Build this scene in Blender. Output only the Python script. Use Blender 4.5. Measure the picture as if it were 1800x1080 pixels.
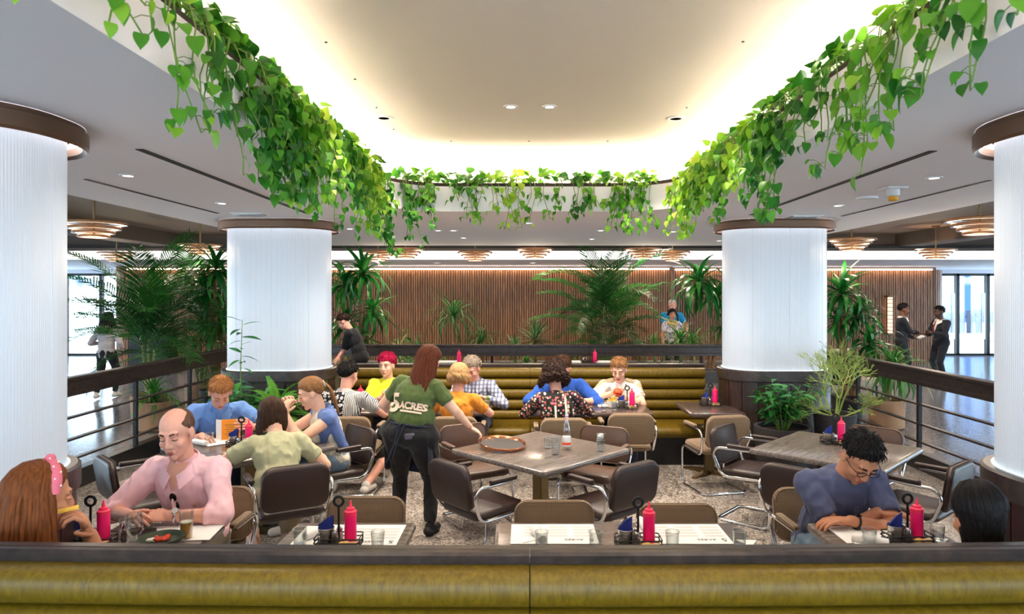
import bpy, bmesh, math, random
import numpy as np
from mathutils import Vector, Matrix, Euler, noise
from mathutils.bvhtree import BVHTree
random.seed(7)
PI = math.pi
R = math.radians
SC = bpy.context.scene
COL = SC.collection
for o in list(bpy.data.objects): bpy.data.objects.remove(o)

# ---------------------------------------------------------------- camera, world, exposure
H = 2.05                      # lens height above the sunken dining floor
cam = bpy.data.cameras.new('camera')
cam.lens = 24.0; cam.sensor_width = 36.0
cam.shift_x = -21 / 1800; cam.shift_y = -23 / 1800
cam.clip_start = 0.05; cam.clip_end = 200
cam_o = bpy.data.objects.new('camera', cam); COL.objects.link(cam_o)
cam_o.location = (0, 0, H); cam_o.rotation_euler = (PI / 2, 0, 0)
cam.dof.use_dof = True; cam.dof.focus_distance = 5.8; cam.dof.aperture_fstop = 4.0
SC.camera = cam_o
world = bpy.data.worlds.new('world'); SC.world = world
world.use_nodes = True
_bg = world.node_tree.nodes['Background']
_bg.inputs['Color'].default_value = (0.66, 0.84, 1.0, 1); _bg.inputs['Strength'].default_value = 3.5
SC.view_settings.view_transform = 'Standard'
SC.view_settings.look = 'None'
SC.view_settings.exposure = 1.82
SC.view_settings.gamma = 1.0
SC.view_settings.use_curve_mapping = False
SC.cycles.max_bounces = 7
SC.cycles.diffuse_bounces = 4
SC.cycles.glossy_bounces = 3
SC.cycles.transparent_max_bounces = 10
SC.cycles.transmission_bounces = 6
SC.cycles.caustics_reflective = False
SC.cycles.caustics_refractive = False
SC.cycles.sample_clamp_indirect = 4.0

def P(px, py, Y):             # photograph pixel at a known distance -> point
    return Vector(((px - 921) * Y / 1200, Y, H - (py - 517) * Y / 1200))
def PZ(px, py, z):            # photograph pixel on a known level -> point
    d = (H - z) * 1200 / (py - 517)
    return Vector(((px - 921) * d / 1200, d, z))

# ---------------------------------------------------------------- materials
MATS = {}
def srgb(r, g, b):
    f = lambda c: (c / 12.92 if c <= 0.04045 else ((c + 0.055) / 1.055) ** 2.4)
    return (f(r / 255), f(g / 255), f(b / 255), 1)
class NT:
    def __init__(s, name):
        m = bpy.data.materials.new(name); m.use_nodes = True
        s.m = m; s.t = m.node_tree; s.b = s.t.nodes['Principled BSDF']; MATS[name] = m
    def n(s, typ, **kw):
        nd = s.t.nodes.new(typ)
        for k, v in kw.items():
            if k in nd.inputs: nd.inputs[k].default_value = v
            else: setattr(nd, k, v)
        return nd
    def l(s, a, ao, b, bi): s.t.links.new(a.outputs[ao], b.inputs[bi])
    def coord(s, kind='Object', scale=(1, 1, 1), rot=(0, 0, 0)):
        tc = s.n('ShaderNodeTexCoord'); mp = s.n('ShaderNodeMapping')
        mp.inputs['Scale'].default_value = scale; mp.inputs['Rotation'].default_value = rot
        s.l(tc, kind, mp, 'Vector'); return mp
    def ramp(s, stops, interp='LINEAR'):
        r = s.n('ShaderNodeValToRGB'); cr = r.color_ramp; cr.interpolation = interp
        while len(cr.elements) < len(stops): cr.elements.new(0.5)
        for e, (p, c) in zip(cr.elements, stops): e.position = p; e.color = c
        return r
    def bump(s, src, out, strength=0.3, dist=0.01):
        b = s.n('ShaderNodeBump'); b.inputs['Strength'].default_value = strength; b.inputs['Distance'].default_value = dist
        s.l(src, out, b, 'Height'); s.l(b, 'Normal', s.b, 'Normal'); return b
def pmat(name, col, rough=0.5, metal=0.0, spec=0.5, var=0.0, vscale=6.0, bump=0.0, bscale=60.0, emit=0.0, coat=0.0, sheen=0.0, trans=0.0, ior=1.45, stretch=(1, 1, 1), sss=0.0):
    if name in MATS: return MATS[name]
    s = NT(name); b = s.b
    b.inputs['Base Color'].default_value = col; b.inputs['Roughness'].default_value = rough
    b.inputs['Metallic'].default_value = metal; b.inputs['Specular IOR Level'].default_value = spec
    b.inputs['Coat Weight'].default_value = coat; b.inputs['Sheen Weight'].default_value = sheen
    b.inputs['Transmission Weight'].default_value = trans; b.inputs['IOR'].default_value = ior
    if emit: b.inputs['Emission Color'].default_value = col; b.inputs['Emission Strength'].default_value = emit
    if var:
        mp = s.coord('Object', stretch); nz = s.n('ShaderNodeTexNoise', Scale=vscale, Detail=4.0)
        s.l(mp, 'Vector', nz, 'Vector')
        c = Vector(col[:3])
        rp = s.ramp([(0.3, (*(c * (1 - var)), 1)), (0.7, (*[min(1, x) for x in c * (1 + var)], 1))])
        s.l(nz, 'Fac', rp, 'Fac'); s.l(rp, 'Color', b, 'Base Color')
    if bump:
        mp = s.coord('Object', stretch); nz = s.n('ShaderNodeTexNoise', Scale=bscale, Detail=3.0)
        s.l(mp, 'Vector', nz, 'Vector'); s.bump(nz, 'Fac', bump, 0.004)
    return s.m
def emat(name, col, strength):
    s = NT(name); s.t.nodes.remove(s.b); e = s.n('ShaderNodeEmission', Color=col, Strength=strength)
    s.l(e, 'Emission', s.t.nodes['Material Output'], 'Surface'); return s.m
def woodmat(name, dark, light, rough=0.4, scale=(14, 1.4, 14), spec=0.5, bump=0.15):
    s = NT(name); mp = s.coord('Object', scale)
    nz = s.n('ShaderNodeTexNoise', Scale=1.3, Detail=6.0, Distortion=1.6); s.l(mp, 'Vector', nz, 'Vector')
    wv = s.n('ShaderNodeTexNoise', Scale=5.0, Detail=8.0); s.l(mp, 'Vector', wv, 'Vector')
    mx = s.n('ShaderNodeMath', operation='ADD'); s.l(nz, 'Fac', mx, 0); s.l(wv, 'Fac', mx, 1)
    md = s.n('ShaderNodeMath', operation='MULTIPLY'); s.l(mx, 0, md, 0); md.inputs[1].default_value = 0.5
    rp = s.ramp([(0.36, dark), (0.52, tuple(0.5 * (a + b) for a, b in zip(dark, light))), (0.64, light)])
    s.l(md, 0, rp, 'Fac'); s.l(rp, 'Color', s.b, 'Base Color')
    s.b.inputs['Roughness'].default_value = rough; s.b.inputs['Specular IOR Level'].default_value = spec
    if bump: s.bump(md, 0, bump, 0.003)
    return s.m

pmat('plaster', srgb(240, 236, 238), 0.85)
pmat('plaster_tray', srgb(238, 228, 214), 0.85)
pmat('coffer', srgb(150, 132, 118), 0.8)
pmat('coffer_dark', srgb(92, 80, 70), 0.8)
pmat('dark_gap', srgb(26, 24, 24), 0.7)
pmat('white_wall', srgb(215, 215, 222), 0.8)
pmat('black_metal', srgb(24, 23, 24), 0.45, 0.3)
pmat('chrome', srgb(225, 225, 228), 0.12, 1.0)
pmat('steel', srgb(190, 188, 186), 0.25, 1.0)
pmat('brass', srgb(120, 98, 66), 0.38, 0.9)
pmat('copper', srgb(205, 140, 105), 0.22, 1.0)
pmat('bronze', srgb(112, 84, 66), 0.4, 0.7)
pmat('bronze_lamp', srgb(150, 105, 72), 0.3, 0.8)
pmat('kerb', srgb(24, 23, 24), 0.35)
woodmat('rail_wood', srgb(28, 21, 19), srgb(62, 49, 44), 0.36, (5, 5, 5))
woodmat('table_wood', srgb(84, 75, 71), srgb(134, 124, 118), 0.22, (1.6, 16, 16))
woodmat('table_wood_dark', srgb(58, 46, 44), srgb(98, 82, 78), 0.22, (1.6, 16, 16))
woodmat('base_wood', srgb(32, 22, 20), srgb(58, 42, 37), 0.3, (14, 14, 1.2))
woodmat('slat_wood', srgb(108, 70, 44), srgb(166, 116, 78), 0.42, (9, 9, 0.8), bump=0)
pmat('slat_back', srgb(66, 44, 32), 0.8)
pmat('soil', srgb(46, 34, 27), 0.95, bump=0.6, bscale=40)
pmat('trough', srgb(60, 48, 40), 0.8)
pmat('terracotta', srgb(172, 130, 98), 0.8, var=0.15, vscale=5, bump=0.25)
pmat('pot_dark', srgb(44, 41, 43), 0.65, bump=0.1)
pmat('granite', srgb(112, 106, 102), 0.6, var=0.3, vscale=90)
pmat('trunk', srgb(140, 106, 76), 0.9, var=0.25, vscale=12, bump=0.5, bscale=25)
pmat('cane', srgb(142, 132, 82), 0.6, var=0.2, vscale=8)
pmat('stem', srgb(94, 128, 46), 0.6)
pmat('paper', srgb(238, 236, 232), 0.8)
pmat('linen', srgb(240, 238, 234), 0.9, bump=0.25, bscale=140)
pmat('ink', srgb(52, 50, 48), 0.8)
pmat('faint_ink', srgb(204, 203, 200), 0.8)
pmat('ketchup', srgb(255, 22, 116), 0.35, sss=0.1)
pmat('ketchup_cap', srgb(255, 52, 96), 0.4)
pmat('napkin_blue', srgb(38, 54, 140), 0.85, bump=0.3, bscale=60)
pmat('butter', srgb(226, 190, 112), 0.55, var=0.2, vscale=30)
pmat('bread', srgb(208, 168, 120), 0.8, var=0.2, vscale=30)
pmat('salt', srgb(232, 228, 222), 0.9)
pmat('pepper', srgb(96, 84, 74), 0.9, var=0.5, vscale=200)
pmat('beer', srgb(236, 168, 58), 0.15)
pmat('foam', srgb(240, 232, 212), 0.8)
pmat('plate', srgb(232, 228, 222), 0.3)
pmat('bowl_green', srgb(52, 66, 46), 0.5)
pmat('tomato', srgb(204, 66, 40), 0.5, var=0.3, vscale=40)
pmat('fries', srgb(226, 172, 62), 0.6, var=0.2, vscale=40)
pmat('burger', srgb(188, 70, 30), 0.5, var=0.4, vscale=30)
pmat('lettuce', srgb(96, 150, 50), 0.6)
pmat('ice', srgb(235, 240, 244), 0.2)
pmat('orange_card', srgb(236, 146, 36), 0.7)
pmat('tray_black', srgb(34, 33, 35), 0.5)
pmat('phone', srgb(92, 82, 96), 0.25)
pmat('plastic_white', srgb(224, 222, 220), 0.5)
pmat('plastic_orange', srgb(232, 164, 30), 0.5)
pmat('wine', srgb(60, 18, 20), 0.1)
emat('cove_light', (1.0, 0.86, 0.73, 1), 17.5)
emat('cove_far_lit', (1.0, 0.97, 0.93, 1), 0.62)  # lamplight on the far cove wall, put into the material as emission
emat('slat_light', (1.0, 0.74, 0.52, 1), 5.0)
emat('lens_white', (1.0, 0.97, 0.92, 1), 2.0)
emat('ring_led', (1.0, 0.80, 0.58, 1), 2.0)
emat('cap_led', (1.0, 0.92, 0.92, 1), 2.0)
emat('base_led', (0.82, 1.0, 0.98, 1), 1.5)
emat('heater_glow', (1.0, 0.72, 0.5, 1), 0.5)

def glassmat():
    s = NT('glass'); s.t.nodes.remove(s.b)
    tr = s.n('ShaderNodeBsdfTransparent', Color=(0.93, 0.95, 0.95, 1)); gl = s.n('ShaderNodeBsdfGlossy', Roughness=0.03)
    lw = s.n('ShaderNodeLayerWeight', Blend=0.35); mx = s.n('ShaderNodeMixShader')
    mr = s.n('ShaderNodeMath', operation='MULTIPLY_ADD'); s.l(lw, 'Facing', mr, 0); mr.inputs[1].default_value = 0.55; mr.inputs[2].default_value = 0.06
    s.l(mr, 0, mx, 0); s.l(tr, 'BSDF', mx, 1); s.l(gl, 'BSDF', mx, 2)
    s.l(mx, 'Shader', s.t.nodes['Material Output'], 'Surface')
glassmat()
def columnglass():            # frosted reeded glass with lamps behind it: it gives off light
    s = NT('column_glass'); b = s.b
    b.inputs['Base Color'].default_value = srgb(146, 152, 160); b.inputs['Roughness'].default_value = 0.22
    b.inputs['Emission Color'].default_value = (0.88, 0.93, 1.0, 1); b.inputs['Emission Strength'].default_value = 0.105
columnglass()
def terrazzo(name, base, dark, light, rough, scale):
    s = NT(name); mp = s.coord('Object')
    v = s.n('ShaderNodeTexVoronoi', Scale=scale); s.l(mp, 'Vector', v, 'Vector')
    sep = s.n('ShaderNodeSeparateColor'); s.l(v, 'Color', sep, 'Color')
    rp = s.ramp([(0.0, dark), (0.30, dark), (0.36, base), (0.72, base), (0.78, light), (1.0, light)], 'LINEAR')
    s.l(sep, 'Red', rp, 'Fac'); s.l(rp, 'Color', s.b, 'Base Color'); s.b.inputs['Roughness'].default_value = rough
terrazzo('terrazzo', srgb(150, 138, 128), srgb(66, 58, 54), srgb(206, 198, 190), 0.3, 95)
terrazzo('terrazzo_polished', srgb(112, 114, 120), srgb(92, 92, 98), srgb(134, 136, 142), 0.16, 60)
def leather(name, col, rough=0.42):
    s = NT(name); mp = s.coord('Object'); v = s.n('ShaderNodeTexVoronoi', Scale=220.0); s.l(mp, 'Vector', v, 'Vector')
    s.b.inputs['Base Color'].default_value = col; s.b.inputs['Roughness'].default_value = rough
    s.bump(v, 'Distance', 0.18, 0.002)
leather('leather_brown', srgb(48, 31, 27))
leather('leather_tan', srgb(90, 66, 54))
def tweed(name, a, b, sc):
    s = NT(name); mp = s.coord('Object', (sc, sc, sc))
    w1 = s.n('ShaderNodeTexWave', Scale=1.0, Distortion=0.6); w1.bands_direction = 'X'; s.l(mp, 'Vector', w1, 'Vector')
    w2 = s.n('ShaderNodeTexWave', Scale=1.0, Distortion=0.6); w2.bands_direction = 'Y'; s.l(mp, 'Vector', w2, 'Vector')
    mx = s.n('ShaderNodeMath', operation='MULTIPLY'); s.l(w1, 'Fac', mx, 0); s.l(w2, 'Fac', mx, 1)
    rp = s.ramp([(0.0, a), (0.6, b)]); s.l(mx, 0, rp, 'Fac'); s.l(rp, 'Color', s.b, 'Base Color')
    s.b.inputs['Roughness'].default_value = 0.95; s.b.inputs['Sheen Weight'].default_value = 0.15
    s.bump(mx, 0, 0.5, 0.003)
tweed('tweed', srgb(74, 58, 44), srgb(176, 148, 116), 40)
def olive():
    s = NT('olive_leather'); mp = s.coord('Object', (30, 30, 7))
    nz = s.n('ShaderNodeTexNoise', Scale=2.0, Detail=5.0, Distortion=0.8); s.l(mp, 'Vector', nz, 'Vector')
    rp = s.ramp([(0.3, srgb(84, 65, 6)), (0.7, srgb(114, 91, 15))]); s.l(nz, 'Fac', rp, 'Fac')
    s.l(rp, 'Color', s.b, 'Base Color'); s.b.inputs['Roughness'].default_value = 0.42; s.b.inputs['Specular IOR Level'].default_value = 0.35
    s.bump(nz, 'Fac', 0.2, 0.005)
olive()
def leafmat(name, stops, rough=0.42, transl=0.35):
    s = NT(name); oi = s.n('ShaderNodeObjectInfo'); rp = s.ramp(stops); s.l(oi, 'Random', rp, 'Fac')
    s.l(rp, 'Color', s.b, 'Base Color'); s.b.inputs['Roughness'].default_value = rough; s.b.inputs['Specular IOR Level'].default_value = 0.35
    tl = s.n('ShaderNodeBsdfTranslucent'); s.l(rp, 'Color', tl, 'Color')
    mx = s.n('ShaderNodeMixShader'); mx.inputs[0].default_value = transl
    s.l(s.b, 'BSDF', mx, 1); s.l(tl, 'BSDF', mx, 2); s.l(mx, 'Shader', s.t.nodes['Material Output'], 'Surface')
leafmat('pothos_dark', [(0, srgb(24, 84, 22)), (0.5, srgb(44, 118, 30)), (1, srgb(92, 158, 44))])
leafmat('pothos_mid', [(0, srgb(42, 112, 24)), (0.5, srgb(84, 154, 36)), (1, srgb(138, 188, 54))])
leafmat('pothos_lime', [(0, srgb(88, 150, 30)), (0.5, srgb(140, 190, 44)), (1, srgb(184, 212, 74))])
leafmat('palm_leaf', [(0, srgb(20, 66, 26)), (0.5, srgb(28, 92, 30)), (1, srgb(52, 116, 40))], 0.45, 0.2)
leafmat('dracaena_leaf', [(0, srgb(22, 82, 34)), (0.6, srgb(34, 112, 42)), (1, srgb(74, 146, 62))], 0.32, 0.2)
leafmat('grass_leaf', [(0, srgb(40, 104, 36)), (0.6, srgb(66, 136, 50)), (1, srgb(128, 176, 90))], 0.4, 0.25)
leafmat('yucca_leaf', [(0, srgb(44, 84, 44)), (0.6, srgb(74, 116, 62)), (1, srgb(128, 156, 104))], 0.4, 0.2)
leafmat('fern_leaf', [(0, srgb(58, 128, 36)), (0.6, srgb(82, 152, 46)), (1, srgb(122, 182, 64))], 0.5, 0.3)
leafmat('cactus_green', [(0, srgb(118, 140, 62)), (1, srgb(150, 166, 84))], 0.5, 0.0)

# ---------------------------------------------------------------- mesh helpers
class MB:
    def __init__(s): s.v = []; s.f = []
    def add(s, v, f, M=None):
        k = len(s.v)
        s.v += [tuple(M @ Vector(p)) for p in v] if M is not None else [tuple(p) for p in v]
        s.f += [tuple(i + k for i in q) for q in f]; return s
    def box(s, c, d, M=None, rz=0):
        x, y, z = d[0] / 2, d[1] / 2, d[2] / 2; c = Vector(c)
        v = [Vector((a * x, b * y, e * z)) for e in (-1, 1) for a, b in ((-1, -1), (1, -1), (1, 1), (-1, 1))]
        if rz: m = Matrix.Rotation(rz, 3, 'Z'); v = [m @ p for p in v]
        return s.add([p + c for p in v], [(0, 3, 2, 1), (4, 5, 6, 7), (0, 1, 5, 4), (1, 2, 6, 5), (2, 3, 7, 6), (3, 0, 4, 7)], M)
    def tube(s, path, r, seg=8, closed=False, caps=True, M=None, squash=None):
        pts = [Vector(p) for p in path]; n = len(pts)
        rr = r if isinstance(r, (list, tuple)) else [r] * n
        V = []; F = []; nrm = None
        for i, p in enumerate(pts):
            if closed: t = pts[(i + 1) % n] - pts[i - 1]
            else: t = pts[min(i + 1, n - 1)] - pts[max(i - 1, 0)]
            if t.length < 1e-9: t = Vector((0, 0, 1))
            t.normalize()
            if nrm is None:
                a = Vector((0, 0, 1)) if abs(t.z) < 0.9 else Vector((1, 0, 0)); nrm = t.cross(a).normalized()
            else:
                nrm = nrm - t * nrm.dot(t)
                nrm = nrm.normalized() if nrm.length > 1e-6 else t.orthogonal().normalized()
            b = t.cross(nrm)
            for k in range(seg):
                a = 2 * PI * k / seg
                V.append(p + (nrm * math.cos(a) + b * math.sin(a) * (squash or 1)) * rr[i])
        m = n if closed else n - 1
        for i in range(m):
            for k in range(seg):
                a, b_ = i * seg + k, i * seg + (k + 1) % seg; j = ((i + 1) % n) * seg
                F.append((a, b_, j + (k + 1) % seg, j + k))
        if caps and not closed: F.append(tuple(reversed(range(seg)))); F.append(tuple((n - 1) * seg + k for k in range(seg)))
        return s.add(V, F, M)
    def lathe(s, prof, seg=20, c=(0, 0, 0), M=None, caps=True):
        V = []; F = []; n = len(prof); c = Vector(c)
        for r, z in prof:
            for k in range(seg):
                a = 2 * PI * k / seg; V.append(c + Vector((r * math.cos(a), r * math.sin(a), z)))
        for i in range(n - 1):
            for k in range(seg):
                F.append((i * seg + k, i * seg + (k + 1) % seg, (i + 1) * seg + (k + 1) % seg, (i + 1) * seg + k))
        if caps and prof[0][0] > 1e-5: F.append(tuple(reversed(range(seg))))
        if caps and prof[-1][0] > 1e-5: F.append(tuple((n - 1) * seg + k for k in range(seg)))
        return s.add(V, F, M)
    def prism(s, poly, z0, z1, M=None):
        n = len(poly); v = [(x, y, z0) for x, y in poly] + [(x, y, z1) for x, y in poly]
        f = [tuple(reversed(range(n))), tuple(range(n, 2 * n))] + [(i, (i + 1) % n, n + (i + 1) % n, n + i) for i in range(n)]
        return s.add(v, f, M)
    def ribbon_ring(s, inner, outer, zi, zo):     # joins two closed loops of equal count
        n = len(inner); v = [(x, y, zi) for x, y in inner] + [(x, y, zo) for x, y in outer]
        return s.add(v, [(i, (i + 1) % n, n + (i + 1) % n, n + i) for i in range(n)])
    def ellipsoid(s, c, r, M3=None, u=16, w=10):
        c = Vector(c); V = []; F = []
        for i in range(w + 1):
            th = PI * i / w
            for k in range(u):
                a = 2 * PI * k / u; p = Vector((r[0] * math.sin(th) * math.cos(a), r[1] * math.sin(th) * math.sin(a), r[2] * math.cos(th)))
                V.append(c + (M3 @ p if M3 else p))
        for i in range(w):
            for k in range(u): F.append((i * u + k, (i + 1) * u + k, (i + 1) * u + (k + 1) % u, i * u + (k + 1) % u))
        return s.add(V, F)
    def capsule(s, a, ra, b, rb, seg=12, flat=False, squash=None, sq_axis=None):
        a = Vector(a); b = Vector(b); d = b - a; L = d.length
        if L < 1e-6: return s.ellipsoid(a, (ra, ra, ra))
        t = d / L; prof = []
        if flat: prof = [(0.001, 0), (ra, 0), (rb, L), (0.001, L)]
        else:
            for k in range(5): an = PI / 2 * k / 4; prof.append((max(0.0008, ra * math.sin(an)), -ra * math.cos(an)))
            for k in range(5): an = PI / 2 * k / 4; prof.append((max(0.0008, rb * math.cos(an)), L + rb * math.sin(an)))
        z = t; x = (Vector(sq_axis) if sq_axis is not None else (Vector((1, 0, 0)) if abs(t.x) < 0.9 else Vector((0, 1, 0))))
        x = (x - z * x.dot(z)).normalized(); y = z.cross(x)
        q = squash or 1
        V = []; n = len(prof); F = []
        for r, h in prof:
            for k in range(seg):
                an = 2 * PI * k / seg; V.append(a + z * h + x * (r * math.cos(an)) + y * (r * math.sin(an) * q))
        for i in range(n - 1):
            for k in range(seg): F.append((i * seg + k, i * seg + (k + 1) % seg, (i + 1) * seg + (k + 1) % seg, (i + 1) * seg + k))
        F.append(tuple(reversed(range(seg)))); F.append(tuple((n - 1) * seg + k for k in range(seg)))
        return s.add(V, F)
    def mesh(s, name, ang=40):
        me = bpy.data.meshes.new(name); me.from_pydata(s.v, [], s.f); me.validate()
        if ang: me.polygons.foreach_set('use_smooth', [True] * len(me.polygons)); me.set_sharp_from_angle(angle=R(ang))
        return me
    def build(s, name, mat, parent=None, ang=40, bevel=0, **tags):
        o = obj(name, s.mesh(name, ang), mat, parent, **tags)
        if bevel:
            bv = o.modifiers.new('bevel', 'BEVEL'); bv.width = bevel; bv.segments = 2; bv.limit_method = 'ANGLE'; bv.angle_limit = R(50)
        return o
def obj(name, me, mat=None, parent=None, label=None, cat=None, group=None, kind=None):
    o = bpy.data.objects.new(name, me); COL.objects.link(o)
    if mat and len(me.materials) == 0: me.materials.append(MATS[mat])
    if parent: o.parent = parent
    tag(o, label, cat, group, kind); return o
def tag(o, label=None, cat=None, group=None, kind=None):
    if label: o['label'] = label
    if cat: o['category'] = cat
    if group: o['group'] = group
    if kind: o['kind'] = kind
    return o
def thing(name, label, cat, loc=(0, 0, 0), rz=0, group=None):
    o = bpy.data.objects.new(name, None); COL.objects.link(o); o.location = loc; o.rotation_euler = (0, 0, rz); o.empty_display_size = 0.1
    return tag(o, label, cat, group)
def kids(o): return KIDS.get(o.name, None) or [c for c in o.children]
KIDS = {}
def dup(root, loc, rz, label, group=None, name=None):
    r = root.copy(); COL.objects.link(r); r.location = loc; r.rotation_euler = (0, 0, rz); r['label'] = label
    if group: r['group'] = group
    for ch in root.children:
        c = ch.copy(); COL.objects.link(c); c.parent = r
        for g in ch.children:
            d = g.copy(); COL.objects.link(d); d.parent = c
    return r
def rrect(x0, x1, y0, y1, r, seg=10, off=0.0, straight=0):
    x0 -= off; x1 += off; y0 -= off; y1 += off; r = max(r + off, 0.01); pts = []
    for cx, cy, a0 in ((x1 - r, y1 - r, 0), (x0 + r, y1 - r, 90), (x0 + r, y0 + r, 180), (x1 - r, y0 + r, 270)):
        for k in range(seg + 1): a = R(a0 + 90 * k / seg); pts.append((cx + r * math.cos(a), cy + r * math.sin(a)))
    return pts
def resample(loop, step, closed=True):
    pts = [Vector((*p, 0)) for p in loop]; 
    if closed: pts.append(pts[0])
    L = [0]
    for a, b in zip(pts, pts[1:]): L.append(L[-1] + (b - a).length)
    n = max(4, round(L[-1] / step)); out = []; j = 0
    for i in range(n if closed else n + 1):
        t = L[-1] * i / n
        while j < len(L) - 2 and L[j + 1] < t: j += 1
        s_ = (t - L[j]) / max(1e-9, L[j + 1] - L[j]); out.append(pts[j].lerp(pts[j + 1], s_))
    return out
def rbox(d, r, seg=4, axis='Z'):    # box with rounded vertical edges and soft rims, centred at the origin
    x, y, z = d[0] / 2, d[1] / 2, d[2] / 2; m = MB(); e = min(r * 0.5, z * 0.9)
    loops = []
    for zz, off in ((-z, -e), (-z + e * 0.3, -e * 0.3), (-z + e, 0), (z - e, 0), (z - e * 0.3, -e * 0.3), (z, -e)):
        loops.append([(px, py, zz) for px, py in rrect(-x, x, -y, y, r, seg, off)])
    n = len(loops[0]); V = [p for l in loops for p in l]; F = []
    for i in range(len(loops) - 1):
        for k in range(n): F.append((i * n + k, i * n + (k + 1) % n, (i + 1) * n + (k + 1) % n, (i + 1) * n + k))
    F.append(tuple(reversed(range(n)))); F.append(tuple((len(loops) - 1) * n + k for k in range(n)))
    m.add(V, F); return m
def textmesh(body, size, depth=0.0, shear=0.0, bold=0.0, align='CENTER'):
    c = bpy.data.curves.new('lettering', 'FONT'); c.body = body; c.size = size; c.extrude = depth; c.shear = shear; c.offset = bold; c.align_x = align; c.resolution_u = 3
    o = bpy.data.objects.new('lettering', c); COL.objects.link(o)
    me = bpy.data.meshes.new_from_object(o.evaluated_get(bpy.context.evaluated_depsgraph_get()))
    bpy.data.objects.remove(o); bpy.data.curves.remove(c); return me
# ---------------------------------------------------------------- levels and spot lamps
ZC = 2.90          # soffit
ZF = 0.17          # floor of the hall around the sunken dining area
ZT = 3.54          # tray ceiling
SPK = 0.5
def spot(loc, power, size=115, blend=0.8, col=(1.0, 0.87, 0.72), rad=0.06):
    l = bpy.data.lights.new('downlight_lamp', 'SPOT'); l.energy = power * SPK; l.spot_size = R(size); l.spot_blend = blend; l.color = col; l.shadow_soft_size = rad
    o = bpy.data.objects.new('downlight_lamp', l); COL.objects.link(o); o.location = loc; return o

# ---------------------------------------------------------------- floors
m = MB(); m.box((0, 3.0, -0.06), (12.2, 12.2, 0.12)); m.build('floor', 'terrazzo', ang=0, kind='structure')
m = MB()
m.box((-10.1, 8.5, ZF - 0.1), (10.7, 25, 0.2)); m.box((10.05, 8.5, ZF - 0.1), (10.8, 25, 0.2)); m.box((-0.05, 14.9, ZF - 0.1), (9.4, 12.2, 0.2))
m.build('floor_hall', 'terrazzo_polished', ang=0, kind='structure')
# ---------------------------------------------------------------- ceiling: soffit with the tray opening
TX0, TX1, TY0, TY1, TR = -1.37, 1.57, -1.6, 7.03, 0.62
SX0, SX1, SY0, SY1 = -3.9, 4.3, -4.0, 12.0
def ring_solid(name, inner, outer, z0, z1, mat):
    bm = bmesh.new(); loops = []
    for z in (z0, z1):
        lv = []
        for lp in (inner, outer):
            vs = [bm.verts.new((x, y, z)) for x, y in lp]
            es = [bm.edges.new((vs[i], vs[(i + 1) % len(vs)])) for i in range(len(vs))]; lv.append((vs, es))
        bmesh.ops.triangle_fill(bm, edges=lv[0][1] + lv[1][1], use_beauty=True); loops.append(lv)
    for k in (0, 1):
        a, b = loops[0][k][0], loops[1][k][0]
        for i in range(len(a)): j = (i + 1) % len(a); bm.faces.new((a[i], a[j], b[j], b[i]))
    bmesh.ops.recalc_face_normals(bm, faces=bm.faces)
    me = bpy.data.meshes.new(name); bm.to_mesh(me); bm.free()
    return obj(name, me, mat, kind='structure')
opening = rrect(TX0, TX1, TY0, TY1, TR, 12)
ring_solid('ceiling', opening, [(SX0, SY0), (SX1, SY0), (SX1, SY1), (SX0, SY1)], ZC, 3.157, 'plaster')
# tray above: wall and lid
wall_off = rrect(TX0, TX1, TY0, TY1, TR, 12, 0.85)
m = MB(); m.ribbon_ring(wall_off, wall_off, 3.157, ZT - 0.12)
cv = [rrect(TX0, TX1, TY0, TY1, TR, 12, 0.85 - 0.12 * (1 - math.cos(R(a)))) for a in (0, 30, 60, 90)]
for (a, b), (l0, l1) in zip(((0, 30), (30, 60), (60, 90)), zip(cv, cv[1:])):
    m.ribbon_ring(l0, l1, ZT - 0.12 + 0.12 * math.sin(R(a)), ZT - 0.12 + 0.12 * math.sin(R(b)))
n = len(cv[-1]); m.add([(x, y, ZT) for x, y in cv[-1]], [tuple(range(n))])
m.build('ceiling_tray', 'plaster_tray', kind='structure', ang=60)
# lamp strip in the cove behind the plants
i0 = rrect(TX0, TX1, TY0, TY1, TR, 12, 0.44); i1 = rrect(TX0, TX1, TY0, TY1, TR, 12, 0.50)
m = MB(); m.ribbon_ring(i0, i1, 3.21, 3.21); m.ribbon_ring(i1, i1, 3.158, 3.21)
m.build('cove_lamp_strip', 'cove_light', label='warm glowing lamp strip hidden in the cove behind the hanging plants', cat='light strip')
# planter trough
i0 = rrect(TX0, TX1, TY0, TY1, TR, 12, 0.015); i1 = rrect(TX0, TX1, TY0, TY1, TR, 12, 0.30)
t = thing('planter_trough', 'dark soil trough running round the opening of the tray ceiling', 'planter', (0, 0, 0))
m = MB(); m.ribbon_ring(i0, i0, 3.157, 3.195); m.ribbon_ring(i1, i1, 3.157, 3.195); m.build('trough_wall', 'trough', t, ang=60)
m = MB(); m.ribbon_ring(i0, i1, 3.185, 3.185); m.build('soil', 'soil', t)
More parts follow.
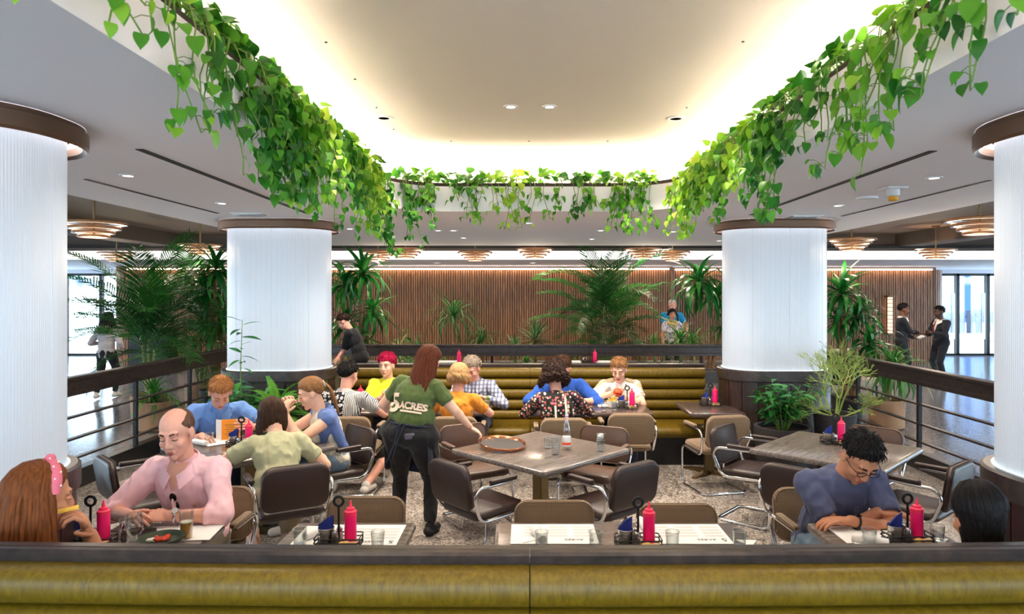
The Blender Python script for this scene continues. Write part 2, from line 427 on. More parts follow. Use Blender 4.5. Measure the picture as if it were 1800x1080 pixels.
# upper coffer round the soffit, dark gap, far cove and low soffit
m = MB()
m.box((-9.5, 8, 3.36), (11.2, 26, 0.06)); m.box((9.7, 8, 3.36), (10.8, 26, 0.06)); m.box((0.2, 14.5, 3.36), (9, 5.2, 0.06))
m.build('ceiling_coffer', 'coffer', ang=0, kind='structure')
m = MB()
for x, w in ((-10.5, 12.4), (10.6, 12.4)): m.box((x, 14.66, 3.15), (w, 0.1, 0.36))
m.box((0.05, 14.66, 3.15), (8.9, 0.1, 0.36)); m.build('trim_1', 'coffer_dark', ang=0, kind='structure')
m = MB(); m.box((0, 14.55, 3.04), (33, 0.24, 0.06)); m.build('trim_2', 'dark_gap', ang=0, kind='structure')
m = MB(); m.box((0, 14.66, 2.90), (33, 0.06, 0.22)); m.build('far_cove_lit_wall', 'cove_far_lit', label='long white cove wall above the slatted wall, its lamplight painted as glow', cat='light strip')  # recess wall, no lamp: the cove light falling on it is its emission
m = MB(); m.box((0, 18.4, 2.83), (33, 7.5, 0.08)); m.build('ceiling_low', 'plaster', ang=0, kind='structure')
# beams of the coffer
m = MB(); m.box((-7.6, 8, 3.2), (0.5, 24, 0.28)); m.box((8.2, 8, 3.2), (0.5, 24, 0.28)); m.build('trim_3', 'coffer_dark', ang=0, kind='structure')
# ---------------------------------------------------------------- walls
def slat_run(name, x0, x1, y, z0, z1, curve=0):
    w = MB(); w.box(((x0 + x1) / 2, y + 0.06, (z0 + z1) / 2), (x1 - x0, 0.06, z1 - z0)); wo = w.build(name, 'slat_back', ang=0, kind='structure')
    s = MB(); k = 0; x = x0 + 0.03
    while x < x1:
        s.box((x, y + 0.0 - 0.006 * (k % 3), (z0 + z1) / 2), (0.044, 0.06, z1 - z0)); x += 0.062; k += 1
    if curve:
        for i in range(9):
            a = R(90 - i * 11); s.box((x1 + 0.35 * math.cos(a), y + 0.35 - 0.35 * math.sin(a), (z0 + z1) / 2), (0.044, 0.06, z1 - z0), rz=R(i * 11))
    s.build('slats', 'slat_wood', wo, ang=0, kind='stuff')
    h = MB(); h.box(((x0 + x1) / 2, y - 0.03, z1 + 0.035), (x1 - x0, 0.16, 0.07)); h.build('header', 'bronze', wo, ang=0)
    return wo
slat_run('wall_back', -10.6, 3.9, 18.0, ZF, 2.70)
slat_run('wall_back_recess', 3.98, 11.1, 18.5, ZF, 2.70, 1)
m = MB(); m.box((3.93, 18.3, 1.45), (0.1, 0.6, 2.55)); m.build('trim_4', 'bronze', ang=0, kind='structure')
m = MB(); m.box((-3.3, 17.9, 2.705), (14.2, 0.05, 0.035)); m.build('wall_wash_strip', 'slat_light', label='thin warm light strip along the top of the slatted wood wall', cat='light strip')
m = MB(); m.box((7.5, 18.4, 2.705), (7.0, 0.05, 0.03)); m.build('wall_wash_strip', 'slat_light', label='thin warm light strip above the recessed slatted wall near the men in suits', cat='light strip')
WN = [0]
def window_wall(name, a, b, n):     # unseen glazed wall, added to let fill daylight in: sill, head, mullions, panes
    a = Vector((*a, 0)); b = Vector((*b, 0)); d = b - a; L = d.length; WN[0] += 1
    m = MB(); m.box((L / 2, 0, 0.25), (L, 0.2, 0.5)); m.box((L / 2, 0, 3.3), (L, 0.2, 1.0)); w = m.build(name, 'white_wall', ang=0, kind='structure'); w.location = a; w.rotation_euler[2] = math.atan2(d.y, d.x)
    t = thing('window_%d' % WN[0], None, None, a, math.atan2(d.y, d.x)); t['kind'] = 'structure'
    for i in range(n + 1): m = MB(); m.box((L * i / n, 0, 1.65), (0.1, 0.16, 2.3)); m.build('mullion', 'black_metal', t, ang=0)
    for i in range(n): m = MB(); m.box((L * (i + 0.5) / n, 0, 1.65), (L / n - 0.1, 0.012, 2.3)); m.build('pane', 'glass', t, ang=0)
window_wall('wall_left', (-15.2, 20.9), (-15.2, -4.0), 10); window_wall('wall_right', (15.2, -4.0), (15.2, 20.9), 10); window_wall('wall_front', (-15.2, -4.1), (15.2, -4.1), 12)
m = MB(); m.box((0, 8.5, 3.75), (31, 25.6, 0.1)); m.build('roof', 'dark_gap', ang=0, kind='structure')
# glazed entrances
def entrance(n, x0, x1, flip):
    m = MB(); m.box(((x0 + x1) / 2, 20.9, 2.95), (x1 - x0, 0.2, 0.55)); 
    w = m.build('wall_entrance_%d' % n, 'white_wall', ang=0, kind='structure')
    d = thing('door_%d' % n, None, None, ((x0 + x1) / 2, 20.9, ZF)); d['kind'] = 'structure'
    L = x1 - x0; fr = MB(); fr.box((0, 0, 2.47), (L, 0.14, 0.08)); fr.box((0, 0, 0.03), (L, 0.14, 0.06))
    k = 4; xs = [-L / 2 + L * i / k for i in range(k + 1)]
    for x in xs: fr.box((x, 0, 1.25), (0.09, 0.14, 2.5))
    fr.build('door_frame', 'black_metal', d, ang=0)
    for a, b in zip(xs, xs[1:]):
        g = MB(); g.box(((a + b) / 2, 0, 1.25), (b - a - 0.09, 0.012, 2.42)); p = g.build('pane', 'glass', d, ang=0)
        h = MB(); h.tube([(b - 0.12, -0.07, 0.5), (b - 0.12, -0.07, 1.9)], 0.018); h.build('pull_handle', 'steel', d)
entrance(1, -15.1, -10.75, 0); entrance(2, 11.4, 15.1, 1)
for x, w in ((-10.68, 0.2),): m = MB(); m.box((x, 19.5, 1.5), (0.15, 3, 2.7)); m.build('trim_5', 'bronze', ang=0, kind='structure')
m = MB(); m.box((11.35, 19.9, 1.5), (0.12, 2.0, 2.7)); m.build('trim_6', 'bronze', ang=0, kind='structure')
# outside
pmat('pavement', srgb(206, 210, 216), 0.9, var=0.08, vscale=2)
pmat('parasol_cloth', srgb(96, 116, 146), 0.9); pmat('far_stone', srgb(52, 84, 132), 0.9); pmat('fence_wood', srgb(60, 62, 76), 0.9); pmat('far_glass', srgb(76, 108, 152), 0.9, spec=0.1)
m = MB(); m.box((0, 10, -0.2), (120, 102, 0.12)); m.box((0, 41, 0.0), (90, 39.6, 0.24)); m.build('ground_outside', 'pavement', ang=0, kind='structure')
for i, (x, y) in enumerate(((16.2, 27), (19.3, 28), (22.5, 30), (-20.2, 30))):
    t = thing('parasol', ['blue-grey parasol outside seen through the entrance door, nearest the suited men', 'blue-grey parasol outside the entrance, second from the suited men',
                          'blue-grey parasol outside the entrance, farthest from the suited men', 'blue-grey parasol outside beyond the bright entrance by the walking woman'][i], 'parasol', (x, y, 0.15))
    m = MB(); m.lathe([(0.02, 2.9), (0.8, 2.65), (1.7, 2.3), (1.7, 2.26), (0.8, 2.6), (0.02, 2.85)], 8); m.build('canopy', 'parasol_cloth', t, ang=20)
    m = MB(); m.tube([(0, 0, 0), (0, 0, 2.85)], 0.035); m.build('pole', 'steel', t)
    m = MB(); m.lathe([(0.35, 0), (0.35, 0.06), (0.05, 0.1)], 16); m.build('base', 'steel', t)
t = thing('garden_fence', 'grey slatted fence outside beyond the glass entrance', 'fence', (20, 33, 0.15))
for i in range(30):
    m = MB(); m.box((-6 + i * 0.42, 0, 0.55), (0.32, 0.05, 1.1)); m.build('slat', 'fence_wood', t, ang=0)
m = MB(); m.box((0, 0.05, 0.8), (12.4, 0.05, 0.1)); m.build('rail', 'fence_wood', t, ang=0)
t = thing('far_building', 'pale blue building far outside beyond the glass entrance', 'building', (24, 48, 0.15))
m = MB(); m.box((0, 0, 6), (26, 4, 12)); m.build('wall', 'far_stone', t, ang=0)
for i in range(8):
    for j in range(3): m = MB(); m.box((-11 + i * 3.1, -2.02, 2.2 + j * 3.6), (1.8, 0.1, 2.2)); m.build('window', 'far_glass', t, ang=0)
# wall heater behind the suited man
t = thing('wall_lantern', 'tall slim lantern with glowing amber mesh on the slatted wall', 'lamp', (9.85, 18.42, 1.0))
m = MB(); m.tube([(0, -0.06, 0), (0, -0.06, 0.98)], 0.06, 12); m.build('glowing_mesh', 'heater_glow', t)
for z in (-0.02, 0.98): m = MB(); m.box((0, -0.05, z), (0.20, 0.20, 0.04)); m.build('end_plate', 'bronze', t, ang=0)
for i in range(9): m = MB(); m.tube([(0.068 * math.cos(2 * PI * k / 12), -0.06 + 0.068 * math.sin(2 * PI * k / 12), 0.06 + i * 0.105) for k in range(12)], 0.008, 5, True); m.build('mesh_ring', 'bronze', t)

# ---------------------------------------------------------------- illuminated columns
def column(label, x0, x1, y0, y1, seams):
    r = 0.36; t = thing('illuminated_column', label, 'column', ((x0 + x1) / 2, (y0 + y1) / 2, 0)); cx, cy = (x0 + x1) / 2, (y0 + y1) / 2
    loc = lambda off: [(x - cx, y - cy) for x, y in rrect(x0, x1, y0, y1, r, 12, off)]
    # reeded glass in panels
    step = 0.0036; pts = resample(loc(0), step); n = len(pts); per = max(1, n // 8); np_ = 8
    for j in range(np_):
        a = j * n // np_; b = (j + 1) * n // np_; V = []; F = []
        for i in range(a, b + 1):
            p = pts[i % n]; q = pts[(i + 3) % n] - pts[(i - 3) % n]; nn = Vector((q.y, -q.x, 0)).normalized()
            off = 0.0030 * (0.5 + 0.5 * math.cos(2 * PI * (i % 4) / 4)); off = -0.004 if i in (a, b) else off
            w = p + nn * off; V += [(w.x, w.y, 1.15), (w.x, w.y, 2.88)]
        for i in range(b - a): F.append((2 * i, 2 * i + 2, 2 * i + 3, 2 * i + 1))
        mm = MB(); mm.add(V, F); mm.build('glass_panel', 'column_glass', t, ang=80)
    # clad base
    base = MB(); base.prism(loc(0.03), 0, 1.10); bo = base.build('base', 'kerb', t)
    lo = resample(loc(0.045), 0.03); n = len(lo); li = resample(loc(0.03), 0.03); k = 20
    for j in range(k):
        a = j * n // k; b = (j + 1) * n // k; idx = list(range(a, b + 1)); inner = []
        sh = (lo[(b) % n] - lo[a % n]).normalized() * 0.004
        op = [Vector(lo[i % n]) for i in idx]; op[0] = op[0] + sh; op[-1] = op[-1] - sh
        V = []; 
        for p in op:
            c = Vector((p.x, p.y, 0)); s_ = 0.978
            V += [(p.x, p.y, 0.02), (p.x, p.y, 1.055), (p.x * s_, p.y * s_, 0.02), (p.x * s_, p.y * s_, 1.055)]
        F = []
        for i in range(len(op) - 1):
            A, B = 4 * i, 4 * i + 4; F += [(A, B, B + 1, A + 1), (A + 1, B + 1, B + 3, A + 3), (A + 2, A + 3, B + 3, B + 2)]
        F += [(0, 1, 3, 2), (4 * len(op) - 4, 4 * len(op) - 2, 4 * len(op) - 1, 4 * len(op) - 3)]
        q = MB(); q.add(V, F); q.build('panel', 'base_wood', bo, ang=30)
    rim = MB()
    lp = [loc(0.06), loc(0.065), loc(0.065), loc(0.05), loc(-0.02)]; zz = [1.055, 1.065, 1.17, 1.18, 1.18]
    for i in range(4): rim.ribbon_ring(lp[i], lp[i + 1], zz[i], zz[i + 1])
    rim.ribbon_ring(loc(0.03), loc(0.06), 1.055, 1.055); rim.build('rim', 'rail_wood', t)
    cap = MB(); lp = [loc(0.07), loc(0.09), loc(0.10), loc(0.10), loc(0.085), loc(0.085)]; zz = [2.80, 2.785, 2.80, 2.872, 2.88, ZC - 0.002]
    for i in range(5): cap.ribbon_ring(lp[i], lp[i + 1], zz[i], zz[i + 1])
    cap.ribbon_ring(loc(0.07), loc(0.07), 2.80, 2.87); cap.build('cap', 'bronze', t)
    led = MB(); led.ribbon_ring(loc(0.016), loc(0.07), 2.84, 2.84); led.build('lamp_ring', 'cap_led', t)
    led = MB(); led.ribbon_ring(loc(0.006), loc(0.016), 1.183, 1.183); led.build('base_lamp_ring', 'base_led', t)
    return t
CXL0, CXL1, CXR0, CXR1 = -3.47, -2.31, 2.38, 3.54
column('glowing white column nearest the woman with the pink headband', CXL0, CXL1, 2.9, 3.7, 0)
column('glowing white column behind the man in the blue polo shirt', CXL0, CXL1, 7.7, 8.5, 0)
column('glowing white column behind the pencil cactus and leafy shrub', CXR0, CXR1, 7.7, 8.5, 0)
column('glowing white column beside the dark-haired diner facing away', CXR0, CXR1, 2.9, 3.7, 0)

# ---------------------------------------------------------------- ceiling fittings
def slot(a, b, w, label):
    a = Vector(a); b = Vector(b); d = b - a; m = MB(); m.box((0, 0, 0), (w, d.length, 0.006)); o = m.build('air_slot', 'dark_gap', ang=0, label=label, cat='air slot')
    o.location = ((a.x + b.x) / 2, (a.y + b.y) / 2, ZC - 0.001); o.rotation_euler[2] = math.atan2(-d.x, d.y)
q = lambda x, y: PZ(x, y, ZC)
slot(q(245, 262), q(540, 375), 0.05, 'wide black ceiling slot above the column behind the blue polo man')
slot(q(150, 315), q(383, 375), 0.035, 'thin black ceiling slot near the palms by the walking woman')
slot(q(1640, 265), q(1320, 378), 0.05, 'wide black ceiling slot above the column behind the cactus')
slot(q(1740, 317), q(1480, 380), 0.035, 'thin black ceiling slot towards the men in suits')
def downlight(loc, lit, group, label, power=0, rad=0.045):
    t = thing('downlight', label, 'downlight', loc, 0, group)
    m = MB(); m.lathe([(rad * 0.8, 0.002), (rad * 0.8, -0.008), (rad * 1.25, -0.008), (rad * 1.3, 0.0)], 20, caps=False); m.build('trim_ring', 'plastic_white', t)
    m = MB(); m.lathe([(0.0005, -0.004), (rad * 0.8, -0.004)], 20); m.build('lens', 'lens_white' if lit else 'steel', t)
    if power: spot((loc[0], loc[1], loc[2] - 0.03), power)
for x, y, lb in ((225, 308, 'in the lower ceiling beside the wide black slot on the palm side'), (390, 357, 'just in front of the fern column cap'), (1642, 312, 'between the two black slots on the suited men side'), (1473, 361, 'just in front of the cactus column cap'),
                 (930, 392, 'behind the middle of the far plant rim'), (1056, 405, 'above the areca palm, nearer the plant rim'), (1040, 420, 'above the areca palm, nearer the ceiling edge'), (1183, 407, 'above the tourist couple, nearer the plant rim'), (1264, 423, 'touching the cactus column cap'),
                 (770, 405, 'above the yucca side, first of a close pair'), (797, 405, 'above the yucca side, second of a close pair'), (615, 402, 'beside the fern column cap'), (815, 418, 'above the ponytail palms by the ceiling edge')):
    p = q(x, y); downlight(p, True, 'small lit downlights in the lower white ceiling', 'small lit downlight ' + lb)
for x, y, lb in ((898, 187, 'nearer the waitress side'), (966, 187, 'nearer the burger boy side')):
    p = PZ(x, y, ZT); downlight(p, True, 'pair of lit downlights in the raised ceiling', 'bright downlight of the close pair in the raised ceiling, ' + lb, rad=0.045)
for x, y, s in ((675, 207, 'palm-free column corner behind the blue polo man'), (1188, 208, 'column corner with the pencil cactus')):
    p = PZ(x, y, ZT); downlight(p, False, None, 'dim round downlight in the raised ceiling towards the ' + ('column with the fern' if x < 900 else 'column with the cactus'), rad=0.06)
for x, y in ((573, 74), (1306, 73), (624, 139), (662, 189), (692, 227), (793, 248), (930, 248), (1068, 248), (1207, 189)):
    p = PZ(x, y, ZT); m = MB(); m.lathe([(0.0005, -0.004), (0.008, -0.004), (0.01, 0.004)], 10); o = m.build('ceiling_pin', 'dark_gap', label='tiny dark fixing pin dotted on the raised ceiling', cat='ceiling pin', group='tiny dark pins on the raised ceiling'); o.location = p
p = q(1570, 330)
t = thing('ceiling_detector', 'white ceiling detector with an orange cap', 'detector', p)
m = MB(); m.box((0, 0, -0.008), (0.16, 0.16, 0.016)); m.build('plate', 'plastic_white', t, ang=0, bevel=0.003)
m = MB(); m.lathe([(0.05, 0), (0.05, -0.05), (0.04, -0.055)], 18, (0, 0, -0.016)); m.build('body', 'plastic_white', t)
m = MB(); m.lathe([(0.036, -0.07), (0.036, -0.10), (0.028, -0.106), (0.0005, -0.106)], 18); m.build('cap', 'plastic_orange', t)
p = q(1524, 347); m = MB(); m.lathe([(0.09, 0), (0.09, -0.018), (0.07, -0.024), (0.0005, -0.024)], 24); o = m.build('ceiling_speaker', 'plastic_white', label='flat round white ceiling cover beside the orange detector', cat='ceiling cover'); o.location = p
for x, y, s in ((443, 377, 'blue polo man'), (1410, 381, 'pencil cactus')):
    p = q(x, y); t = thing('ceiling_vent', 'small white ceiling vent above the column near the ' + s, 'vent', (p.x, p.y - 0.05, p.z))
    m = MB(); m.box((0, 0, -0.004), (0.34, 0.22, 0.008)); m.build('frame', 'plastic_white', t, ang=0)
    for i in range(5): m = MB(); m.box((0, -0.08 + i * 0.04, -0.012), (0.3, 0.018, 0.01)); m.build('slat', 'steel', t, ang=0)
for x, lb in ((768, 'above the ponytail palms'), (937, 'above the yucca'), (1105, 'above the areca palm'), (590, 'behind the fern column edge'), (1300, 'behind the cactus column')):
    d = 16.2; p = P(x, 463, d); p.z = 2.79; downlight(p, True, 'downlights in the far low ceiling', 'lit downlight in the far low ceiling ' + lb, rad=0.07)
m = MB(); m.box((0, 0, 0), (0.5, 0.02, 0.14)); o = m.build('wall_grille', 'dark_gap', label='dark air grille high on the grey coffer above the palms', cat='grille'); o.location = P(285, 410, 14.58)

# lamps: downlights that light the tables (placed by hand, mostly away from the fittings above)
for x, y, pw in ((0.1, 5.4, 75), (-0.5, 3.4, 14), (0.8, 3.4, 14), (0.1, 1.5, 24), (-0.9, 6.4, 50), (1.1, 6.4, 50), (-0.9, 4.6, 45), (1.1, 4.6, 45)): spot((x, y, ZT - 0.03), pw, 100)
for x, y, pw in ((-1.35, 7.4, 120), (-0.45, 7.3, 105), (0.55, 7.3, 105), (1.45, 7.4, 120), (-2.3, 5.6, 70), (2.6, 5.6, 70), (-1.85, 3.6, 26), (2.0, 3.6, 26), (-1.0, 1.2, 12), (1.0, 1.2, 12),
                 (-3.4, 6.4, 60), (3.7, 6.4, 60), (-2.5, 10.2, 110), (0.3, 10.2, 110), (2.8, 10.2, 110)): spot((x, y, ZC - 0.03), pw, 130)
for x in (-7.5, -4.6, -2.2, 0.2, 2.6, 4.9, 7.5): spot((x, 13.2, 3.25), 120, 140)
for x in (-9, -6, -3, 0, 3, 6, 9): spot((x, 16.6, 2.76), 60, 130, col=(1.0, 0.84, 0.66))
for x, y in ((-6.2, 8.5), (-6.2, 11.5), (6.4, 8.5), (6.4, 11.5), (-6, 5), (6, 5)): spot((x, y, 3.28), 80, 140)

# ---------------------------------------------------------------- pendant lamps
def make_pendant(label):
    t = thing('pendant_lamp', label, 'pendant lamp', (0, 0, 0))
    for i, (r, z) in enumerate(((0.34, 0.0), (0.275, -0.055), (0.215, -0.105), (0.16, -0.15))):
        m = MB(); m.lathe([(r * 0.5, z + 0.012), (r, z + 0.012), (r + 0.012, z + 0.004), (r + 0.012, z - 0.012), (r, z - 0.02), (r - 0.03, z - 0.014), (r * 0.5, z - 0.002), (r * 0.5, z + 0.012)], 40, caps=False); d = m.build('disc', 'bronze_lamp', t)
        m = MB(); m.lathe([(r - 0.055, z - 0.016), (r - 0.03, z - 0.017)], 40, caps=False); m.build('lamp_ring', 'ring_led', d)
    m = MB(); m.tube([(0, 0, -0.16), (0, 0, 0.45)], 0.012); m.build('rod', 'brass', t)
    m = MB(); m.lathe([(0.01, 0.42), (0.07, 0.425), (0.07, 0.45)], 16); m.build('canopy', 'bronze_lamp', t); return t
PEND = [(352, 425, 11.6, 'bronze tiered ring pendant just above the palms on the walking woman side'), (165, 385, 8.0, 'bronze tiered ring pendant half hidden by the near column beside the walking woman'),
        (713, 440, 12.6, 'bronze tiered ring pendant above the dark-shirted waiter'), (940, 441, 12.6, 'bronze tiered ring pendant in the middle of the far row'),
        (1130, 442, 12.6, 'bronze tiered ring pendant above the large areca palm'), (1497, 429, 10.4, 'bronze tiered ring pendant beside the column with the cactus'),
        (1645, 449, 12.8, 'bronze tiered ring pendant above the men in suits'), (1722, 388, 7.6, 'bronze tiered ring pendant half hidden by the near column on the suited men side'),
        (665, 431, 13.6, 'bronze tiered ring pendant mostly hidden by the ceiling edge near the fern column'), (835, 429, 13.6, 'bronze tiered ring pendant mostly hidden by the ceiling edge above the yucca'),
        (1182, 432, 13.6, 'bronze tiered ring pendant mostly hidden by the ceiling edge above the tourist couple'), (205, 437, 13.8, 'bronze tiered ring pendant far behind the palm tips by the entrance')]
_pp = None
for x, y, d, lb in PEND:
    p = P(x, y, d); p.z = 2.88
    if _pp is None: _pp = make_pendant(lb); _pp.location = p; _pp['group'] = 'tiered ring pendants round the dining area'
    else: dup(_pp, p, 0, lb, 'tiered ring pendants round the dining area')
    l = bpy.data.lights.new('pendant_glow', 'POINT'); l.energy = 10; l.color = (1, .8, .6); l.shadow_soft_size = 0.12; lo = bpy.data.objects.new('pendant_glow', l); COL.objects.link(lo); lo.location = (p.x, p.y, p.z - 0.28)

# ---------------------------------------------------------------- railings
RXL, RXR, RYB = -4.75, 4.65, 11.75
def railing(label, a, b, posts, kerb=True):
    a = Vector((*a, 0)); b = Vector((*b, 0)); d = b - a; L = d.length
    t = thing('railing', label, 'railing', a, math.atan2(d.y, d.x))
    m = MB()
    prof = [(-0.055, 0.985), (0.055, 0.985), (0.055, 1.03), (0.042, 1.038), (0.042, 1.135), (0.06, 1.145), (0.06, 1.17), (0.05, 1.18), (-0.05, 1.18), (-0.06, 1.17), (-0.06, 1.145), (-0.042, 1.135), (-0.042, 1.038), (-0.055, 1.03)]
    n = len(prof); V = [(0, y, z) for y, z in prof] + [(L, y, z) for y, z in prof]
    m.add(V, [tuple(range(n)), tuple(reversed(range(n, 2 * n)))] + [(i, n + i, n + (i + 1) % n, (i + 1) % n) for i in range(n)]); m.build('top_rail', 'rail_wood', t, ang=30)
    for z in (0.315, 0.525, 0.755):
        m = MB(); m.box((L / 2, 0, z), (L, 0.06, 0.022)); m.build('bar', 'rail_wood', t, ang=0, bevel=0.003)
    for x in posts: m = MB(); m.box((x, 0, 0.575), (0.045, 0.045, 0.83)); m.build('post', 'black_metal', t, ang=0, bevel=0.003)
    if kerb: m = MB(); m.box((L / 2, 0, 0.10), (L, 0.12, 0.2)); m.build('kerb', 'kerb', t, ang=0, bevel=0.005)
railing('dark timber railing by the palms and the walking woman', (RXL, RYB - 0.1), (RXL, 2.6), [0.3, 1.95, 3.3, 5.1, 6.9, 8.6])
railing('dark timber railing by the spider plant and the men in suits', (RXR, 2.6), (RXR, RYB - 0.1), [0.6, 2.3, 3.9, 5.43, 6.9, 8.5])
railing('long dark timber railing in front of the plant bed', (RXL + 0.1, RYB), (RXR - 0.1, RYB), [0.5, 2.3, 4.1, 5.9, 7.7, 9.0], True)
# step edge of the raised floor and low granite planter
m = MB(); m.box((0, 8.98, 0.085), (9.2, 0.06, 0.17)); m.build('trim_7', 'kerb', ang=0, kind='structure')
t = thing('planting_bed', 'low granite planting bed behind the long railing', 'planter', (-0.2, 13.1, ZF))
for y, ly in ((-0.95, 0.12), (0.95, 0.12)): m = MB(); m.box((0, y, 0.25), (9.4, ly, 0.5)); m.build('wall', 'granite', t, ang=0, bevel=0.01)
for x in (-4.65, 4.65): m = MB(); m.box((x, 0, 0.25), (0.12, 1.78, 0.5)); m.build('wall', 'granite', t, ang=0, bevel=0.01)
m = MB(); m.box((0, 0, 0.22), (9.15, 1.76, 0.42)); m.build('soil', 'soil', t, ang=0)

# ---------------------------------------------------------------- banquettes
def curve_y(x, bow): return bow * (x / 2.6) ** 2
def sweep(prof, x0, x1, bow, nseg=24, tuck=0.012):
    m = MB(); V = []; F = []; n = len(prof); cy = sum(p[0] for p in prof) / n; cz = sum(p[1] for p in prof) / n
    xs = [x0, x0 + 0.006, x0 + 0.02] + [x0 + (x1 - x0) * i / nseg for i in range(1, nseg)] + [x1 - 0.02, x1 - 0.006, x1]
    for j, x in enumerate(xs):
        sc = {0: 1 - 3 * tuck, 1: 1 - tuck}.get(min(j, len(xs) - 1 - j), 1.0)
        V += [(x, cy + (y - cy) * sc + curve_y(x, bow), cz + (z - cz) * sc) for y, z in prof]
    for j in range(len(xs) - 1):
        for i in range(n): F.append((j * n + i, j * n + (i + 1) % n, (j + 1) * n + (i + 1) % n, (j + 1) * n + i))
    F += [tuple(reversed(range(n))), tuple((len(xs) - 1) * n + i for i in range(n))]
    return m.add(V, F)
def rollprof(y0, side, z0, z1, bulge):      # pillow profile; side -1 bulges towards the camera
    zc, hz = (z0 + z1) / 2, (z1 - z0) / 2; p = []
    for k in range(13):
        a = -PI / 2 + PI * k / 12; s_ = math.sin(a); c_ = max(0, math.cos(a)) ** 0.6
        p.append((y0 + side * bulge * c_, zc + hz * s_ * 0.995))
    p.append((y0 - side * 0.03, z1)); p.append((y0 - side * 0.03, z0))
    return p if side > 0 else list(reversed(p))
def banquette(label, x0, x1, xm, yb, sides, bow, ztop):
    t = thing('banquette', label, 'banquette', (0, yb, 0)); p = 0.133
    rail = [(-0.035, ztop - 0.042), (-0.04, ztop - 0.012), (-0.032, ztop - 0.002), (-0.012, ztop), (-0.008, ztop - 0.004), (-0.004, ztop), (0.03, ztop), (0.04, ztop - 0.01), (0.035, ztop - 0.042)]
    for a, b in ((x0, xm - 0.002), (xm + 0.002, x1)):
        sweep(rail, a, b, bow, tuck=0.0).build('top_rail', 'rail_wood', t, ang=25)
        for s_ in sides:
            for i in range(5):
                z1 = ztop - 0.045 - i * p; sweep(rollprof(s_ * 0.032, s_, z1 - p + 0.002, z1, 0.085), a, b, bow).build('roll_cushion', 'olive_leather', t, ang=60)
            seat = [(s_ * y, z) for y, z in ((0.05, 0.33), (0.05, 0.44), (0.12, 0.462), (0.45, 0.47), (0.60, 0.465), (0.66, 0.44), (0.68, 0.40), (0.66, 0.345), (0.62, 0.33))]
            if s_ > 0: seat = seat[::-1]
            sweep(seat, a, b, bow).build('seat_cushion', 'olive_leather', t, ang=60)
    core = [(-0.03, 0.1), (-0.03, ztop - 0.04), (0.03, ztop - 0.04), (0.03, 0.1)]; sweep(core, x0, x1, bow, tuck=0).build('back_board', 'kerb', t, ang=30)
    for s_ in sides:
        pl = [(s_ * y, z) for y, z in ((0.05, 0.0), (0.05, 0.325), (0.58, 0.325), (0.58, 0.0))]
        if s_ > 0: pl = pl[::-1]
        sweep(pl, x0 + 0.02, x1 - 0.02, bow, tuck=0).build('plinth', 'kerb', t, ang=30)
    return t
banquette('olive leather channelled banquette along the back under the long railing', -2.24, 2.30, 0.08, 8.76, (-1,), 0.0, 1.155)
banquette('olive leather channelled banquette nearest the camera with dark wood top rail', -2.60, 2.62, 0.02, 2.40, (-1, 1), 0.07, 1.155)
m = MB(); m.box((0, 8.86, 0.6), (4.6, 0.05, 1.1)); m.build('trim_8', 'kerb', ang=0, kind='structure')
pmat('glass_rim', srgb(206, 212, 214), 0.08, 0.0, 0.8)
MATS['glass_rim'].node_tree.nodes['Principled BSDF'].inputs['Alpha'].default_value = 0.5
pmat('lettuce_drink', srgb(214, 200, 150), 0.2, trans=0.4)
pmat('orange_red', srgb(236, 84, 40), 0.6); pmat('pink_band', srgb(226, 170, 160), 0.6)
# ================================================================ furniture
def yaw(dx, dy): return math.atan2(-dx, dy)
def table(label, x, y, w, d, rz=0, mat='table_wood', group='dark wood dining tables', legs=None):
    t = thing('dining_table', label, 'table', (x, y, 0), rz, group)
    m = rbox((w, d, 0.045), 0.035, 5); o = m.build('table_top', mat, t, ang=35); o.location = (0, 0, 0.7275)
    for lx in (legs or (0,)):
        g = MB(); g.box((lx, 0, 0.365), (0.10, 0.10, 0.68)); g.build('pedestal', 'brass', t, ang=0, bevel=0.008)
        g = MB(); g.box((lx, 0, 0.697), (0.34, 0.34, 0.014)); g.build('mounting_plate', 'black_metal', t, ang=0)
        for k in range(4):
            a = R(45 + 90 * k); c, s_ = math.cos(a), math.sin(a); q_ = MB(); e = 0.33
            V = []
            for rr, hw, z0, z1 in ((0.03, 0.03, 0.0, 0.05), (e, 0.022, 0.0, 0.022)):
                for u, zz in ((-hw, z0), (hw, z0), (hw, z1), (-hw, z1)): V.append((lx + c * rr - s_ * u, s_ * rr + c * u, zz))
            q_.add(V, [(0, 1, 2, 3), (7, 6, 5, 4), (0, 4, 5, 1), (1, 5, 6, 2), (2, 6, 7, 3), (3, 7, 4, 0)]); q_.build('foot', 'brass', t, ang=0)
    return t
table('square wood table with the tray and water bottle on it', 0.14, 5.73, 1.08, 1.08, R(45.5))
table('square wood table shared by the blue polo man and the two women', -2.36, 5.85, 1.08, 1.08, R(45))
table('empty square wood table with one caddy, behind the man in glasses', 2.63, 5.75, 1.06, 1.06, R(46), 'table_wood')
table('small wood table with food between the pink shirt man and headband woman', -1.99, 3.49, 0.60, 0.80)
table('small set wood table next to the pink shirt man', -0.95, 3.49, 0.68, 0.80)
table('long set wood table with two white placemats nearest the camera', 0.52, 3.49, 1.36, 0.80, legs=(-0.35, 0.35))
table('small wood table the man in glasses leans on', 1.94, 3.49, 0.68, 0.80)
table('small dark wood table with one caddy beside the leafy shrub', 2.115, 7.80, 0.61, 0.80, 0, 'table_wood_dark')
table('long wood table of the boy eating a burger', 0.74, 7.82, 1.36, 0.76, 0, 'table_wood_dark', legs=(-0.35, 0.35))
table('small wood table of the woman in orange and the man in plaid', -0.68, 7.84, 0.62, 0.76, 0, 'table_wood_dark')
